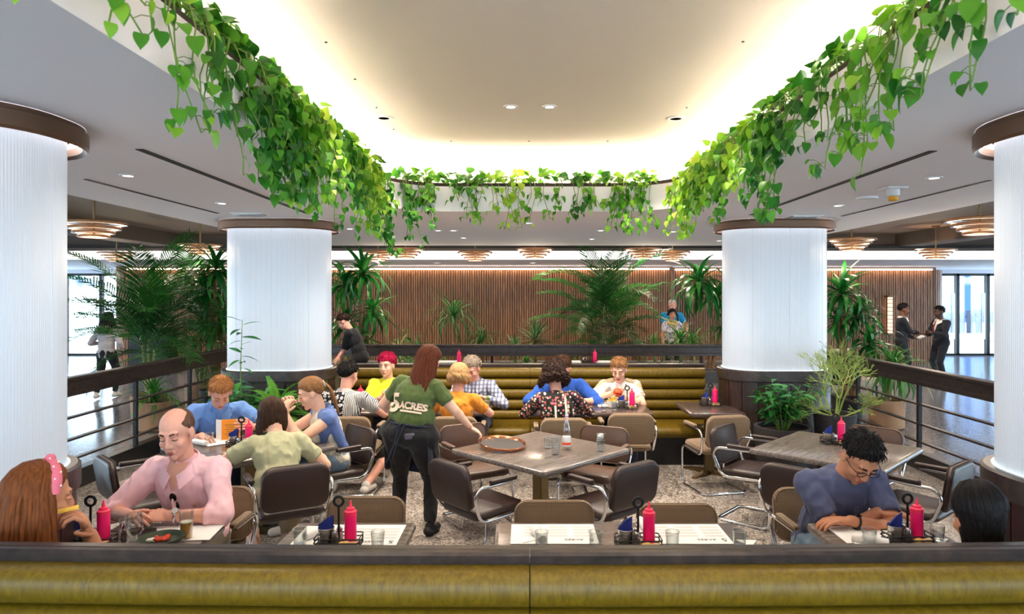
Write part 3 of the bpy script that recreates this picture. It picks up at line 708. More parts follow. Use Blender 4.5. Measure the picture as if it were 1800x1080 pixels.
table('small wood table of the woman with crimson hair', -1.78, 7.84, 0.62, 0.76, 0, 'table_wood_dark')

def bend(pts, r, k=5):        # rounds the corners of a polyline
    pts = [Vector(p) for p in pts]; out = [pts[0]]
    for a, b, c in zip(pts, pts[1:], pts[2:]):
        u = (a - b); v = (c - b); e = min(r, u.length * 0.48, v.length * 0.48); u.normalize(); v.normalize()
        p0, p1 = b + u * e, b + v * e
        for i in range(k + 1): s_ = i / k; out.append(p0.lerp(b, s_).lerp(b.lerp(p1, s_), s_))
    return out + [pts[-1]]
def make_chair(mat, label):
    t = thing('cantilever_chair', label, 'chair')
    half = [(0.275, 0.07, 0.672), (0.275, -0.235, 0.665), (0.268, -0.275, 0.60), (0.245, -0.20, 0.405), (0.245, 0.235, 0.425), (0.245, 0.235, 0.013), (0.245, -0.25, 0.013)]
    path = half + [(-x, y, z) for x, y, z in reversed(half)]
    m = MB(); m.tube(bend(path, 0.07), 0.0125, 10); m.build('frame', 'chrome', t, ang=60)
    m = rbox((0.47, 0.47, 0.07), 0.07, 5); 
    m.v = [(x, y, z + 0.012 * (1 - (x / 0.24) ** 2) * (1 - (y / 0.24) ** 2)) for x, y, z in m.v]
    o = m.build('seat', mat, t, ang=50); o.location = (0, 0.005, 0.445); o.rotation_euler = (R(2), 0, 0)
    m = rbox((0.48, 0.335, 0.055), 0.085, 6)
    m.v = [(x, y, z + 0.035 * (x / 0.24) ** 2) for x, y, z in m.v]
    o = m.build('backrest', mat, t, ang=50); o.location = (0, -0.262, 0.655); o.rotation_euler = (R(90 - 9 + 18), 0, 0)
    g = MB(); g.tube([(0.02 * 0 + x * 1.0, y, 0) for x, y in rrect(-0.233, 0.233, -0.16, 0.16, 0.08, 6)], 0.004, 5, True)
    g.v = [(x, y, z - 0.026 + 0.035 * (x / 0.24) ** 2) for x, y, z in g.v]; s_ = g.build('piping', mat, o, ang=60)
    for sx in (-1, 1):
        m = rbox((0.05, 0.25, 0.034), 0.022, 4); a = m.build('armrest', mat, t, ang=50); a.location = (sx * 0.275, -0.015, 0.694)
    return t
CH = {}
def chair(kind, label, x, y, dx, dy, group):
    rz = yaw(dx, dy)
    if kind not in CH: CH[kind] = c = make_chair(kind, label); c.location = (x, y, 0); c.rotation_euler[2] = rz; c['group'] = group; return c
    return dup(CH[kind], (x, y, 0), rz, label, group)
LB, TW = 'leather_brown', 'tweed'
g1 = 'brown leather cantilever chairs'; g2 = 'brown tweed cantilever chairs'
chair(LB, 'empty brown leather armchair at the tray table, nearest the waitress', -0.32, 5.20, .75, .66, g1)
chair(LB, 'empty brown leather armchair pushed diagonally at the front of the tray table', 0.62, 5.19, -.64, .77, g1)
chair('leather_tan', 'tan leather armchair behind the tray under the waitress hand', -0.43, 6.22, .5, -.87, g1)
chair('leather_tan', 'tan leather armchair behind the tray table by the glass with napkin', 0.62, 6.10, -.44, -.9, g1)
chair(LB, 'brown leather armchair directly behind the shoulder of the man in glasses', 2.13, 5.08, .7, .7, g1)
chair(LB, 'brown leather armchair turned sideways in front of the shrub pot', 2.10, 6.22, .75, -.66, g1)
chair(LB, 'brown leather armchair between the man in glasses and the railing', 2.97, 5.18, -.64, .77, g1)
chair('leather_tan', 'tan leather armchair behind the caddy near the terracotta pot railing', 3.05, 6.12, -.7, -.7, g1)
chair(LB, 'brown leather armchair half hidden behind the man in the pink shirt', -2.92, 5.32, .7, .7, g1)
chair(LB, 'brown leather armchair of the woman in the pale green top', -1.79, 5.16, -.51, .86, g1)
chair(LB, 'brown leather armchair of the woman with the blue sweater', -1.74, 6.17, -.7, -.7, g1)
chair(LB, 'brown leather armchair of the man in the blue polo shirt', -2.95, 6.45, .7, -.7, g1)
chair(TW, 'tweed armchair of the man in the pink shirt', -1.97, 4.08, 0, -1, g2)
chair(TW, 'empty tweed chair tucked at the small set table', -0.96, 3.86, 0, -1, g2)
chair(TW, 'empty tweed chair at the long set table, nearer the rolled napkin', 0.18, 3.78, 0, -1, g2)
chair(TW, 'empty tweed chair at the long set table behind the red bottle', 0.90, 3.72, 0, -1, g2)
chair(TW, 'tweed armchair of the man in glasses', 1.84, 4.06, 0.05, -1, g2)
chair(TW, 'empty tweed armchair in front of the small dark booth table', 2.00, 7.20, -0.22, 1, g2)
chair(TW, 'empty tweed armchair with its back turned in front of the burger boy', 1.10, 7.33, 0, 1, g2)
chair(TW, 'tweed armchair of the woman in the floral black top', 0.40, 7.06, 0, 1, g2)
chair(TW, 'tweed armchair of the woman in the orange top', -0.70, 7.14, 0, 1, g2)
chair(TW, 'tweed armchair of the man in the black and white patterned shirt', -1.76, 7.14, 0.03, 1, g2)

# ================================================================ table settings
ZT0 = 0.752
def ketchup(p, lb):
    t = thing('ketchup_bottle', 'bright red squeeze bottle ' + lb, 'squeeze bottle', p, 0, 'red squeeze bottles')
    m = MB(); m.lathe([(0.028, 0), (0.031, 0.004), (0.031, 0.06), (0.0305, 0.10), (0.031, 0.148), (0.028, 0.158)], 20); m.build('bottle', 'ketchup', t)
    m = MB(); m.lathe([(0.0315, 0.15), (0.0315, 0.168), (0.022, 0.174), (0.021, 0.184), (0.009, 0.188), (0.006, 0.205), (0.0035, 0.222), (0.001, 0.223)], 20); m.build('nozzle_cap', 'ketchup_cap', t); return t
def steel_cup(p, lb):
    t = thing('napkin_cup', 'small steel cup ' + lb, 'cup', p, 0, 'steel cups')
    m = MB(); m.lathe([(0.030, 0), (0.034, 0.004), (0.041, 0.086), (0.039, 0.086), (0.032, 0.008), (0.0005, 0.008)], 22); m.build('body', 'steel', t)
    m = MB(); m.tube([(0.041 * math.cos(a), 0.041 * math.sin(a), 0.086) for a in np.linspace(0, 2 * PI, 22, endpoint=False)], 0.0016, 5, True); m.build('rim', 'steel', t); return t
def blue_napkin(p, lb):
    t = thing('blue_napkin', 'folded dark blue napkin ' + lb, 'napkin', p, 0, 'blue napkins')
    for i in range(3):
        m = MB(); n = 9; V = []
        for k in range(n):
            u = -1 + 2 * k / (n - 1); x = 0.028 * u; y = -0.012 + 0.012 * i + 0.006 * math.cos(u * 2); h = 0.045 + 0.045 * (0.5 + 0.5 * u) - 0.010 * i
            V += [(x, y, 0.01), (x * 1.12, y + 0.004, 0.06), (x * 1.25, y + 0.010 * u, 0.06 + h), (x * 1.25, y + 0.005 + 0.010 * u, 0.06 + h), (x * 1.12, y + 0.009, 0.06), (x, y + 0.005, 0.01)]
        F = [(k * 6 + j, k * 6 + (j + 1) % 6, (k + 1) * 6 + (j + 1) % 6, (k + 1) * 6 + j) for k in range(n - 1) for j in range(6)]
        m.add(V, F); m.build('fold', 'napkin_blue', t, ang=50)
    return t
def shaker(p, lb, fill):
    t = thing('shaker', ('salt' if fill == 'salt' else 'pepper') + ' shaker ' + lb, 'shaker', p, 0, 'shakers')
    m = MB(); m.lathe([(0.020, 0), (0.022, 0.004), (0.0225, 0.03), (0.017, 0.052), (0.015, 0.058)], 14); m.build('glass_body', 'glass', t)
    m = MB(); m.lathe([(0.018, 0.004), (0.019, 0.03), (0.016, 0.045), (0.0005, 0.045)], 12); m.build('filling', fill, t)
    m = MB(); m.lathe([(0.0165, 0.056), (0.017, 0.066), (0.012, 0.078), (0.0005, 0.081)], 14); m.build('lid', 'steel', t); return t
def packet(p, lb, mat):
    m = rbox((0.05, 0.034, 0.024), 0.008, 3); m.v = [(x, y + 0.006 * math.sin(x * 80), z + 0.012) for x, y, z in m.v]
    o = m.build('sugar_packet', mat, label=lb, cat='packet', group='packets in the caddies'); o.location = p; return o
def wire_caddy(p, rz, lb):
    t = thing('wire_caddy', 'black wire caddy ' + lb, 'caddy', p, rz, 'black wire caddies')
    w, d = 0.115, 0.06
    for i, z in enumerate((0.008, 0.030, 0.050)):
        m = MB(); m.tube([(x, y, z) for x, y in rrect(-w, w, -d, d, 0.015, 4)], 0.0035, 6, True); m.build('wire_ring', 'black_metal', t)
    m = MB()
    for i in range(6): m.tube([(-w, -d + 0.02 * i + 0.01, 0.005), (w, -d + 0.02 * i + 0.01, 0.005)], 0.002, 5)
    m.build('base_wires', 'black_metal', t)
    for sx in (-1, 1):
        for sy in (-0.6, 0.6): m = MB(); m.tube([(sx * w, sy * d, 0.004), (sx * w, sy * d, 0.052)], 0.003, 5); m.build('upright', 'black_metal', t)
    m = MB(); m.tube([(0, 0, 0.004), (0, 0, 0.205)], 0.006, 8); m.build('handle_rod', 'black_metal', t)
    m = MB(); m.tube([(0.024 * math.sin(a), 0, 0.229 - 0.024 * math.cos(a)) for a in np.linspace(0, 2 * PI, 20, endpoint=False)], 0.0055, 6, True, squash=1.4); m.build('handle_ring', 'black_metal', t); return t
PROTO = {}; PBASE = {}
def place(fn, key, p, lb, rz=0, **kw):
    if key not in PROTO: PROTO[key] = o = fn(p, lb, **kw) if fn is not wire_caddy else fn(p, rz, lb); o.rotation_euler[2] = rz; PBASE[key] = lb; return o
    b = PROTO[key]; o = dup(b, p, rz, b['label'].replace(PBASE[key], lb)); return o
CADDIES = []
def caddy_set(x, y, z, rz, where, full=True, zk=0.0):
    Rm = Matrix.Rotation(rz, 3, 'Z'); at = lambda a, b, c=0.007: Vector((x, y, z + c)) + Rm @ Vector((a, b, 0))
    place(wire_caddy, 'caddy', (x, y, z), where, rz)
    place(ketchup, 'ketchup', at(0.058, 0.012), 'in the caddy ' + where, rz)
    place(steel_cup, 'cup', at(-0.065, 0.0), 'holding napkins in the caddy ' + where, rz)
    place(blue_napkin, 'napkin', at(-0.065, 0.0, 0.010), 'in the caddy ' + where, rz)
    place(shaker, 'pepper', at(-0.012, -0.028), 'in the caddy ' + where, rz, fill='pepper')
    if full:
        place(shaker, 'salt', at(-0.005, 0.034), 'in the caddy ' + where, rz, fill='salt')
        packet(at(0.035, -0.038, 0.007), 'yellow butter packet in the caddy ' + where, 'butter').rotation_euler[2] = rz + 0.2
        packet(at(0.078, -0.042, 0.007), 'tan sugar packet in the caddy ' + where, 'bread').rotation_euler[2] = rz - 0.15
caddy_set(-2.235, 3.52, ZT0, 0.1, 'by the headband woman')
caddy_set(-0.955, 3.52, ZT0, 0.0, 'on the small set table')
caddy_set(0.585, 3.50, ZT0, 0.0, 'on the long set table')
caddy_set(2.00, 3.56, ZT0, 0.05, 'in front of the man in glasses')
caddy_set(-2.40, 5.80, ZT0, 0.0, 'beside the orange menu')
caddy_set(2.70, 5.92, ZT0, 0.0, 'on the empty square table')
caddy_set(1.17, 7.74, ZT0, 0.0, 'in front of the burger boy')
caddy_set(2.17, 7.95, ZT0, 0.0, 'on the dark booth table')

def tumbler(p, lb):
    t = thing('tumbler', 'clear glass tumbler ' + lb, 'glass', p, 0, 'clear tumblers')
    m = MB(); m.lathe([(0.028, 0.0), (0.030, 0.002), (0.036, 0.088), (0.0345, 0.088), (0.029, 0.014), (0.0005, 0.012)], 24); m.build('glass_wall', 'glass', t)
    m = MB(); m.tube([(0.0353 * math.cos(a), 0.0353 * math.sin(a), 0.088) for a in np.linspace(0, 2 * PI, 24, endpoint=False)], 0.0013, 5, True); m.build('rim', 'glass_rim', t); 
    m = MB(); m.lathe([(0.0005, 0.003), (0.028, 0.003), (0.029, 0.009), (0.0005, 0.011)], 24); m.build('thick_base', 'glass_rim', t); return t
def put(x, y, lb, z=ZT0): place(tumbler, 'tumbler', (x, y, z), lb)
put(*PZ(527, 957, 0.76)[:2], 'on the small set table beside the white napkin roll'); put(*PZ(664, 962, 0.76)[:2], 'on the small set table over the placemat print')
put(*PZ(952, 962, 0.76)[:2], 'touching the rolled napkin on the long table'); put(*PZ(1047, 962, 0.76)[:2], 'left of the caddy on the long table, over the print')
put(*PZ(1182, 962, 0.76)[:2], 'right of the red bottle on the long table'); put(*PZ(1300, 960, 0.76)[:2], 'at the far right end of the long table')
put(*PZ(1528, 958, 0.76)[:2], 'in front of the folded arms of the man in glasses'); put(*PZ(1648, 950, 0.76)[:2], 'next to the dark-haired diner facing away')
put(*PZ(368, 778, 0.76)[:2], 'beside the blue polo man hand')
put(-2.13, 3.66, 'behind the salt and pepper by the pink shirt man')
put(*PZ(977, 797, 0.76)[:2], 'lower one of the stack on the tray table'); put(*PZ(977, 797, 0.76)[:2], 'upper one of the stack on the tray table', ZT0 + 0.055)
put(PZ(964, 792, .76).x, PZ(964, 786, .76).y, 'standing behind the stacked tumblers on the tray table'); put(*PZ(1056, 791, 0.76)[:2], 'lower one under the white napkin on the tray table')
put(*PZ(1056, 791, 0.76)[:2], 'upper one stuffed with a white napkin on the tray table', ZT0 + 0.05)
put(*PZ(1028, 722, 0.76)[:2], 'half full in front of the blue-shirted diner'); put(*PZ(1062, 722, 0.76)[:2], 'beside the basket of fries'); put(*PZ(1080, 721, 0.76)[:2], 'between the fries and the wire caddy')
put(*PZ(660, 712, 0.76)[:2], 'in front of the crimson-haired woman'); put(*PZ(856, 712, 0.76)[:2], 'with lime in front of the man in plaid')
# crumpled napkin in a tumbler
m = MB(); m.ellipsoid((0, 0, 0), (0.026, 0.026, 0.026), u=14, w=10); m.v = [tuple(Vector(v) * (1 + 0.35 * noise.noise(Vector(v) * 70))) for v in m.v]
o = m.build('crumpled_napkin', 'linen', label='crumpled white napkin stuffed in a tumbler on the tray table', cat='napkin'); p = PZ(1056, 791, .76); o.location = (p.x, p.y, ZT0 + 0.115)
# glass water bottle
p = PZ(996, 789, 0.76)
t = thing('water_bottle', 'tall clear glass water bottle with orange label', 'bottle', p)
m = MB(); m.lathe([(0.032, 0), (0.036, 0.006), (0.036, 0.14), (0.030, 0.18), (0.016, 0.235), (0.013, 0.27), (0.013, 0.285)], 24); m.build('glass_body', 'glass', t)
m = MB(); m.lathe([(0.0363, 0.025), (0.0365, 0.026), (0.0365, 0.10), (0.0363, 0.101)], 24); m.build('label', 'plastic_white', t)
m = MB(); m.lathe([(0.0368, 0.035), (0.037, 0.036), (0.037, 0.055), (0.0368, 0.056)], 24); m.build('label_stripe', 'orange_red', t)
m = MB(); m.lathe([(0.0145, 0.235), (0.0145, 0.265), (0.0140, 0.266)], 20); m.build('neck_band', 'pink_band', t)
m = MB(); m.lathe([(0.0145, 0.268), (0.0148, 0.29), (0.013, 0.293), (0.0005, 0.293)], 20); m.build('cap', 'steel', t)
# round serving tray
p = PZ(883, 777, 0.80)
t = thing('serving_tray', 'round copper-rimmed black tray held over the table by the waitress', 'tray', (p.x, p.y, 0.775)); t.rotation_euler = (R(4), R(4), 0)
m = MB(); m.lathe([(0.0005, 0.0), (0.185, 0.0), (0.185, 0.004), (0.0005, 0.004)], 40); m.build('tray_plate', 'tray_black', t)
m = MB(); m.lathe([(0.180, -0.002), (0.198, 0.002), (0.203, 0.02), (0.200, 0.024), (0.196, 0.02), (0.184, 0.006), (0.180, -0.002)], 40, caps=False); m.build('rim', 'copper', t)
for q_ in t.children: pass
# placemats and lettering
TXT5 = textmesh('5', 0.075, 0.0, 0.0, 0.0015); TXTA = textmesh('ACRES', 0.034, 0.0, 0.1, 0.0008)
def placemat(label, x, y, rz, w=0.42, d=0.30, text=True, z=ZT0):
    t = thing('paper_placemat', label, 'placemat', (x, y, z), rz, 'white paper placemats')
    m = MB(); m.box((0, 0, 0.0012), (w, d, 0.0016)); m.build('sheet', 'paper', t, ang=0)
    if text:      # printed to be read by the diner
        a = obj('numeral', TXT5, 'ink', t); a.location = (-w / 2 + 0.035, d / 2 - 0.075, 0.0024); a.scale = (0.8, 0.8, 1)
        b = obj('lettering', TXTA, 'ink', t); b.location = (-w / 2 + 0.125, d / 2 - 0.07, 0.0024)
        for c in range(3):
            for r_ in range(4):
                m = MB(); m.box((-w / 2 + 0.07 + c * 0.135, d / 2 - 0.115 - r_ * 0.045, 0.0023), (0.10, 0.024, 0.0004)); m.build('menu_text', 'faint_ink', t, ang=0)
    return t
placemat('white printed placemat on the long table, nearer the rolled napkin', 0.16, 3.69, PI, 0.46); placemat('white printed placemat on the long table behind the right tumbler', 0.86, 3.69, PI, 0.46)
placemat('white printed placemat on the small set table, towards the waitress shoe', -0.87, 3.67, PI, 0.42, 0.32); 
placemat('blank paper sheet on the small set table under the napkin roll', -1.13, 3.66, PI, 0.16, 0.3, False)
placemat('white placemat under the arms of the man in glasses', 1.86, 3.70, PI, 0.36, 0.30, False)
placemat('white placemat in front of the blue polo man', -2.66, 6.03, R(-135 + 180), 0.36, 0.28, False)
placemat('white printed card at the table front by the pale green top', -2.20, 5.42, R(150), 0.20, 0.22)
placemat('white placemat in front of the woman with the blue sweater', -2.02, 6.08, R(-45), 0.3, 0.25, False)
placemat('white paper under the elbows of the pink shirt man', -1.86, 3.70, 0.1, 0.38, 0.24, False)
placemat('white paper in front of the crimson-haired woman', -1.76, 7.80, 0, 0.4, 0.3, False)
placemat('white paper under the burger plate of the boy', 1.08, 8.00, 0, 0.44, 0.3, False)
placemat('white paper in front of the blue-shirted diner', 0.42, 8.0, 0, 0.44, 0.3, False)
# napkin rolls
def napkin_roll(p, lb, rz=0, L=0.17):
    t = thing('napkin_roll', 'rolled white napkin ' + lb, 'napkin', p, rz, 'rolled white napkins')
    m = MB(); pts = [(0, -L / 2 + L * k / 6, 0.022) for k in range(7)]; m.tube(pts, [0.022, 0.0235, 0.023, 0.0225, 0.023, 0.0235, 0.022], 14); m.build('roll', 'linen', t)
    m = MB(); m.tube([(0.015 * math.cos(a) * (1 - a / 25), -L / 2 - 0.001, 0.022 + 0.015 * math.sin(a) * (1 - a / 25)) for a in np.linspace(0, 14, 30)], 0.002, 4); m.build('spiral_edge', 'salt', t); return t
for x, y, rz, lb in ((1.79, 3.53, R(58), 'in front of the man in glasses'), (0.075, 3.62, R(16), 'on the long table'), (-1.11, 3.66, R(-28), 'on the small set table'), (-2.78, 5.86, R(60), 'by the blue polo man'), (0.66, 3.76, R(5), 'behind the red bottle on the long table')):
    place(napkin_roll, 'roll', (x, y, ZT0 + 0.002), lb, rz)
for x, y, rz, lb in ((0.02, 3.60, 0.5, 'triangular white napkin corner beside the roll on the long table'), (1.73, 3.50, 0.2, 'white napkin sheet under the roll by the man in glasses'), (1.30 - 0.14, 3.55, 0.9, 'white napkin propped behind the far right tumbler'), (2.17, 3.58, 0.7, 'white napkin corner beside the caddy by the dark-haired diner')):
    m = MB(); m.prism([(-0.05, -0.04), (0.06, -0.03), (0.0, 0.06)], 0, 0.004); o = m.build('folded_napkin', 'linen', label=lb, cat='napkin', group='loose white napkins'); o.location = (x, y, ZT0 + 0.003); o.rotation_euler[2] = rz
# food and drink on the table of the pink shirt man
p = PZ(342, 944, 0.76)
t = thing('beer_glass', 'tall glass half full of amber beer', 'glass', (-1.79, 3.62, ZT0))
m = MB(); m.lathe([(0.026, 0), (0.028, 0.003), (0.037, 0.15), (0.0355, 0.15), (0.027, 0.012), (0.0005, 0.01)], 24); m.build('glass_wall', 'glass', t)
m = MB(); m.lathe([(0.0005, 0.012), (0.0262, 0.012), (0.0308, 0.085), (0.0005, 0.086)], 24); m.build('beer', 'beer', t)
m = MB(); m.lathe([(0.0005, 0.0865), (0.0309, 0.0865), (0.0312, 0.091), (0.0005, 0.091)], 24); m.build('foam', 'foam', t)
t = thing('wine_glass', 'stemmed wine glass with a little red wine', 'glass', (-1.94, 3.40, ZT0))
m = MB(); m.lathe([(0.034, 0), (0.034, 0.003), (0.005, 0.008), (0.004, 0.075), (0.012, 0.085), (0.034, 0.11), (0.041, 0.14), (0.038, 0.18), (0.034, 0.205), (0.033, 0.205), (0.037, 0.18), (0.04, 0.14), (0.033, 0.112), (0.0005, 0.09)], 24); m.build('glass_wall', 'glass', t)
m = MB(); m.lathe([(0.0005, 0.091), (0.030, 0.1115), (0.0355, 0.124), (0.0005, 0.124)], 20); m.build('wine', 'wine', t)
t = thing('salad_bowl', 'dark green bowl with red pepper food', 'bowl', (-1.86, 3.50, ZT0))
m = MB(); m.lathe([(0.05, 0), (0.07, 0.008), (0.10, 0.032), (0.112, 0.052), (0.108, 0.052), (0.09, 0.03), (0.0005, 0.018)], 30); m.build('bowl', 'bowl_green', t)
for i in range(14):
    a = random.uniform(0, 6.28); r_ = random.uniform(0, 0.05); m = MB(); m.ellipsoid((0, 0, 0), (0.022, 0.010, 0.009), u=8, w=6); o = m.build('pepper_piece', 'tomato', t); o.location = (0.01 + r_ * math.cos(a), r_ * math.sin(a), 0.034 + random.uniform(0, 0.012)); o.rotation_euler = (0, random.uniform(-.3, .3), random.uniform(0, 3))
for i in range(4): m = MB(); m.ellipsoid((0, 0, 0), (0.018, 0.014, 0.010), u=8, w=6); o = m.build('cheese_piece', 'salt', t); o.location = (-0.055 + 0.012 * i, -0.01 + 0.01 * (i % 2), 0.038); 
t = thing('side_plate', 'white plate with crumbs by the headband woman', 'plate', (-2.10, 3.36, ZT0))
m = MB(); m.lathe([(0.07, 0), (0.09, 0.003), (0.125, 0.016), (0.123, 0.019), (0.085, 0.008), (0.0005, 0.007)], 32); m.build('plate', 'plate', t)
t = thing('fork', 'steel fork leaning on the white plate', 'fork', (-2.02, 3.40, ZT0 + 0.02)); m = MB(); m.tube([(0, -0.08, 0), (0.01, 0.0, 0.012), (0.02, 0.07, 0.03)], [0.003, 0.0025, 0.003], 6); m.build('handle', 'steel', t)
for k in (-1, 0, 1): m = MB(); m.tube([(0.0 + 0.006 * k, -0.08, 0), (0.006 * k, -0.12, -0.008)], 0.0014, 5); m.build('tine', 'steel', t)
for x, y, f in ((-2.075, 3.56, 'pepper'), (-2.03, 3.535, 'salt')): place(shaker, f, (x, y, ZT0), 'standing loose between the headband woman and the pink shirt man').scale = (1.3, 1.3, 1.3)
t = thing('smartphone', 'dark smartphone lying by the pink shirt man', 'phone', (-2.02, 3.68, ZT0 + 0.001), 0.5); m = rbox((0.072, 0.15, 0.009), 0.01, 3); o = m.build('case', 'napkin_blue', t); o.location = (0, 0, 0.005)
m = MB(); m.box((0, 0, 0.0102), (0.066, 0.142, 0.001)); m.build('screen', 'kerb', t, ang=0)
# orange menu held by the blue polo man
t = thing('menu_card', 'orange menu standing open before the man in the blue polo', 'menu', (*PZ(402, 772, 0.76)[:2], ZT0), R(14))
m = MB(); m.box((0.015, 0, 0.09), (0.16, 0.003, 0.18)); o = m.build('cover', 'orange_card', t, ang=0); o.rotation_euler = (R(-8), 0, 0)
m = MB(); m.box((-0.085, 0.016, 0.09), (0.06, 0.003, 0.18), rz=R(-35)); m.build('inner_page', 'paper', t, ang=0)
for k in range(6): m = MB(); m.box((0.015, -0.0025 + 0.0, 0.03 + 0.02 * k), (0.07 + 0.03 * (k % 2), 0.001, 0.004)); o2 = m.build('printed_line', 'bronze', o, ang=0)
# burger table
p = PZ(1076, 712, 0.78)
t = thing('fries_basket', 'white basket heaped with golden fries', 'basket', (p.x, p.y, ZT0))
m = MB(); m.lathe([(0.045, 0), (0.05, 0.004), (0.062, 0.075), (0.06, 0.075), (0.048, 0.01), (0.0005, 0.01)], 20); m.build('basket', 'plate', t)
for i in range(22): m = MB(); m.box((0, 0, 0), (0.011, 0.011, 0.075)); o = m.build('fry', 'fries', t, ang=0); a = random.uniform(0, 6.28); o.location = (0.035 * math.cos(a) * random.random(), 0.035 * math.sin(a) * random.random(), 0.075 + random.uniform(-.01, .03)); o.rotation_euler = (random.uniform(-1.3, 1.3), random.uniform(-1.3, 1.3), 0)
t = thing('burger_plate', 'white plate before the boy eating a burger', 'plate', (1.14, 8.02, ZT0 + 0.003)); m = MB(); m.lathe([(0.08, 0), (0.10, 0.003), (0.14, 0.016), (0.138, 0.019), (0.09, 0.008), (0.0005, 0.007)], 32); m.build('plate', 'plate', t)
for px_, lb in ((1048, 'by the fries basket'), (1005, 'before the blue-shirted diner')):
    p = PZ(px_, 708, .77); m = MB(); m.ellipsoid((0, 0, 0), (0.06, 0.04, 0.026), u=14, w=10); m.v = [tuple(Vector(v) * (1 + 0.4 * noise.noise(Vector(v) * 35))) for v in m.v]
    o = m.build('crumpled_napkin', 'linen', label='crumpled white napkin ' + lb, cat='napkin'); o.location = (p.x, p.y, ZT0 + 0.026)
t = thing('cocktail_glass', 'glass with lime garnish before the man in plaid', 'glass', (-0.42, 7.72, ZT0)); m = MB(); m.lathe([(0.03, 0), (0.036, 0.12), (0.034, 0.12), (0.028, 0.01), (0.0005, 0.01)], 20); m.build('glass_wall', 'glass', t)
m = MB(); m.lathe([(0.0005, 0.011), (0.028, 0.011), (0.033, 0.09), (0.0005, 0.091)], 18); m.build('drink', 'lettuce_drink', t); m = MB(); m.ellipsoid((0.01, 0, 0.12), (0.018, 0.01, 0.024), u=10, w=6); m.build('lime', 'lettuce', t)
t = thing('salad_plate', 'white plate with green salad by the crimson-haired woman', 'plate', (-1.60, 7.92, ZT0 + 0.003)); m = MB(); m.lathe([(0.07, 0), (0.09, 0.003), (0.12, 0.016), (0.118, 0.019), (0.08, 0.008), (0.0005, 0.007)], 28); m.build('plate', 'plate', t)
for i in range(8): m = MB(); m.ellipsoid((0, 0, 0), (0.026, 0.016, 0.010), u=8, w=6); o = m.build('salad_leaf', 'lettuce', t); a = i * 0.8; o.location = (0.035 * math.cos(a), 0.035 * math.sin(a), 0.025); o.rotation_euler = (0.4 * math.sin(i), 0.3, a)
place(ketchup, 'ketchup', (-1.93, 8.06, ZT0), 'behind the patterned shirt man')
# upper terrace tables behind the back banquette (floor is one step higher)
def terrace_table(label, x, y, w, items):
    table(label, x, y, w, 0.7, 0, 'table_wood_dark'); t = [o for o in bpy.data.objects if o.get('label') == label][0]; t.location.z = ZF
terrace_table('terrace table with white menus behind the burger boy bench', 1.02, 11.22, 0.80, 1)
terrace_table('terrace table with white menus behind the man in plaid', -1.10, 11.22, 0.80, 1)
terrace_table('terrace table the dark-shirted waiter bends over', -2.85, 10.45, 0.60, 1)
ZU = ZT0 + ZF
for x, lb in ((0.78, 'beside the terrace caddy, waiter side'), (1.32, 'beside the terrace caddy, couple side'), (-1.25, 'on the terrace table behind the man in plaid'), (-0.85, 'stacked on the terrace table behind the man in plaid')):
    m = MB(); m.box((0, 0, 0.012), (0.30, 0.22, 0.024)); o = m.build('menu_stack', 'paper', label='white folded menus ' + lb, cat='menus', group='white menus on the terrace'); o.location = (x, 11.2, ZU)
place(ketchup, 'ketchup', (1.16, 11.15, ZU), 'on the terrace table behind the burger boy'); place(steel_cup, 'cup', (1.0, 11.15, ZU), 'on the terrace table behind the burger boy'); place(wire_caddy, 'caddy', (1.08, 11.15, ZU - 0.001), 'on the terrace table behind the burger boy', 0)
place(ketchup, 'ketchup', (-1.06, 11.15, ZU), 'on the terrace table above the man in plaid'); place(steel_cup, 'cup', (-2.92, 10.35, ZU), 'on the table under the waiter hand')
t = thing('cocktail_coupe', 'small red cocktail glass standing on the railing', 'glass', (*P(384, 628, 11.2)[:2], 1.18)); t.location = (RXL + 0.02, 10.6, 1.18)
m = MB(); m.lathe([(0.035, 0), (0.035, 0.003), (0.005, 0.008), (0.005, 0.09), (0.05, 0.12), (0.052, 0.15), (0.05, 0.15), (0.0005, 0.1)], 18); m.build('glass_wall', 'glass', t); m = MB(); m.lathe([(0.0005, 0.101), (0.045, 0.121), (0.048, 0.14), (0.0005, 0.14)], 18); m.build('drink', 'tomato', t)
# ================================================================ plants
def leaf_mesh(name, outline, fold=0.25, droop=0.3, mat=None):
    # outline: list of (t along, half width); blade runs along +Y from the origin, faces +Z
    V = []; F = []
    for i, (t, w) in enumerate(outline):
        z = -droop * t * t; V += [(-w, t, z + fold * w), (0, t, z), (w, t, z + fold * w)]
    for i in range(len(outline) - 1):
        a = 3 * i; F += [(a, a + 1, a + 4, a + 3), (a + 1, a + 2, a + 5, a + 4)]
    m = MB(); m.add(V, F); me = m.mesh(name, 80)
    if mat: me.materials.append(MATS[mat])
    return me
HEART = [(-0.10, 0.16), (-0.14, 0.30), (-0.04, 0.42), (0.12, 0.47), (0.32, 0.46), (0.55, 0.37), (0.76, 0.22), (0.92, 0.08), (1.04, 0.004)]
HEART[0] = (0.0, 0.02); HEART.insert(1, (-0.09, 0.20)); HEART[2] = (-0.07, 0.34)
def leafset(mat, outline, folds):
    return [leaf_mesh(mat + '_leaf', outline, f, d, mat) for f, d in folds]
POTHOS = {k: leafset(k, HEART, ((0.25, 0.2), (0.1, 0.45), (0.4, 0.05))) for k in ('pothos_dark', 'pothos_mid', 'pothos_lime')}
LANCE = [(0, 0.01), (0.12, 0.07), (0.3, 0.13), (0.5, 0.145), (0.7, 0.11), (0.88, 0.05), (1.0, 0.003)]
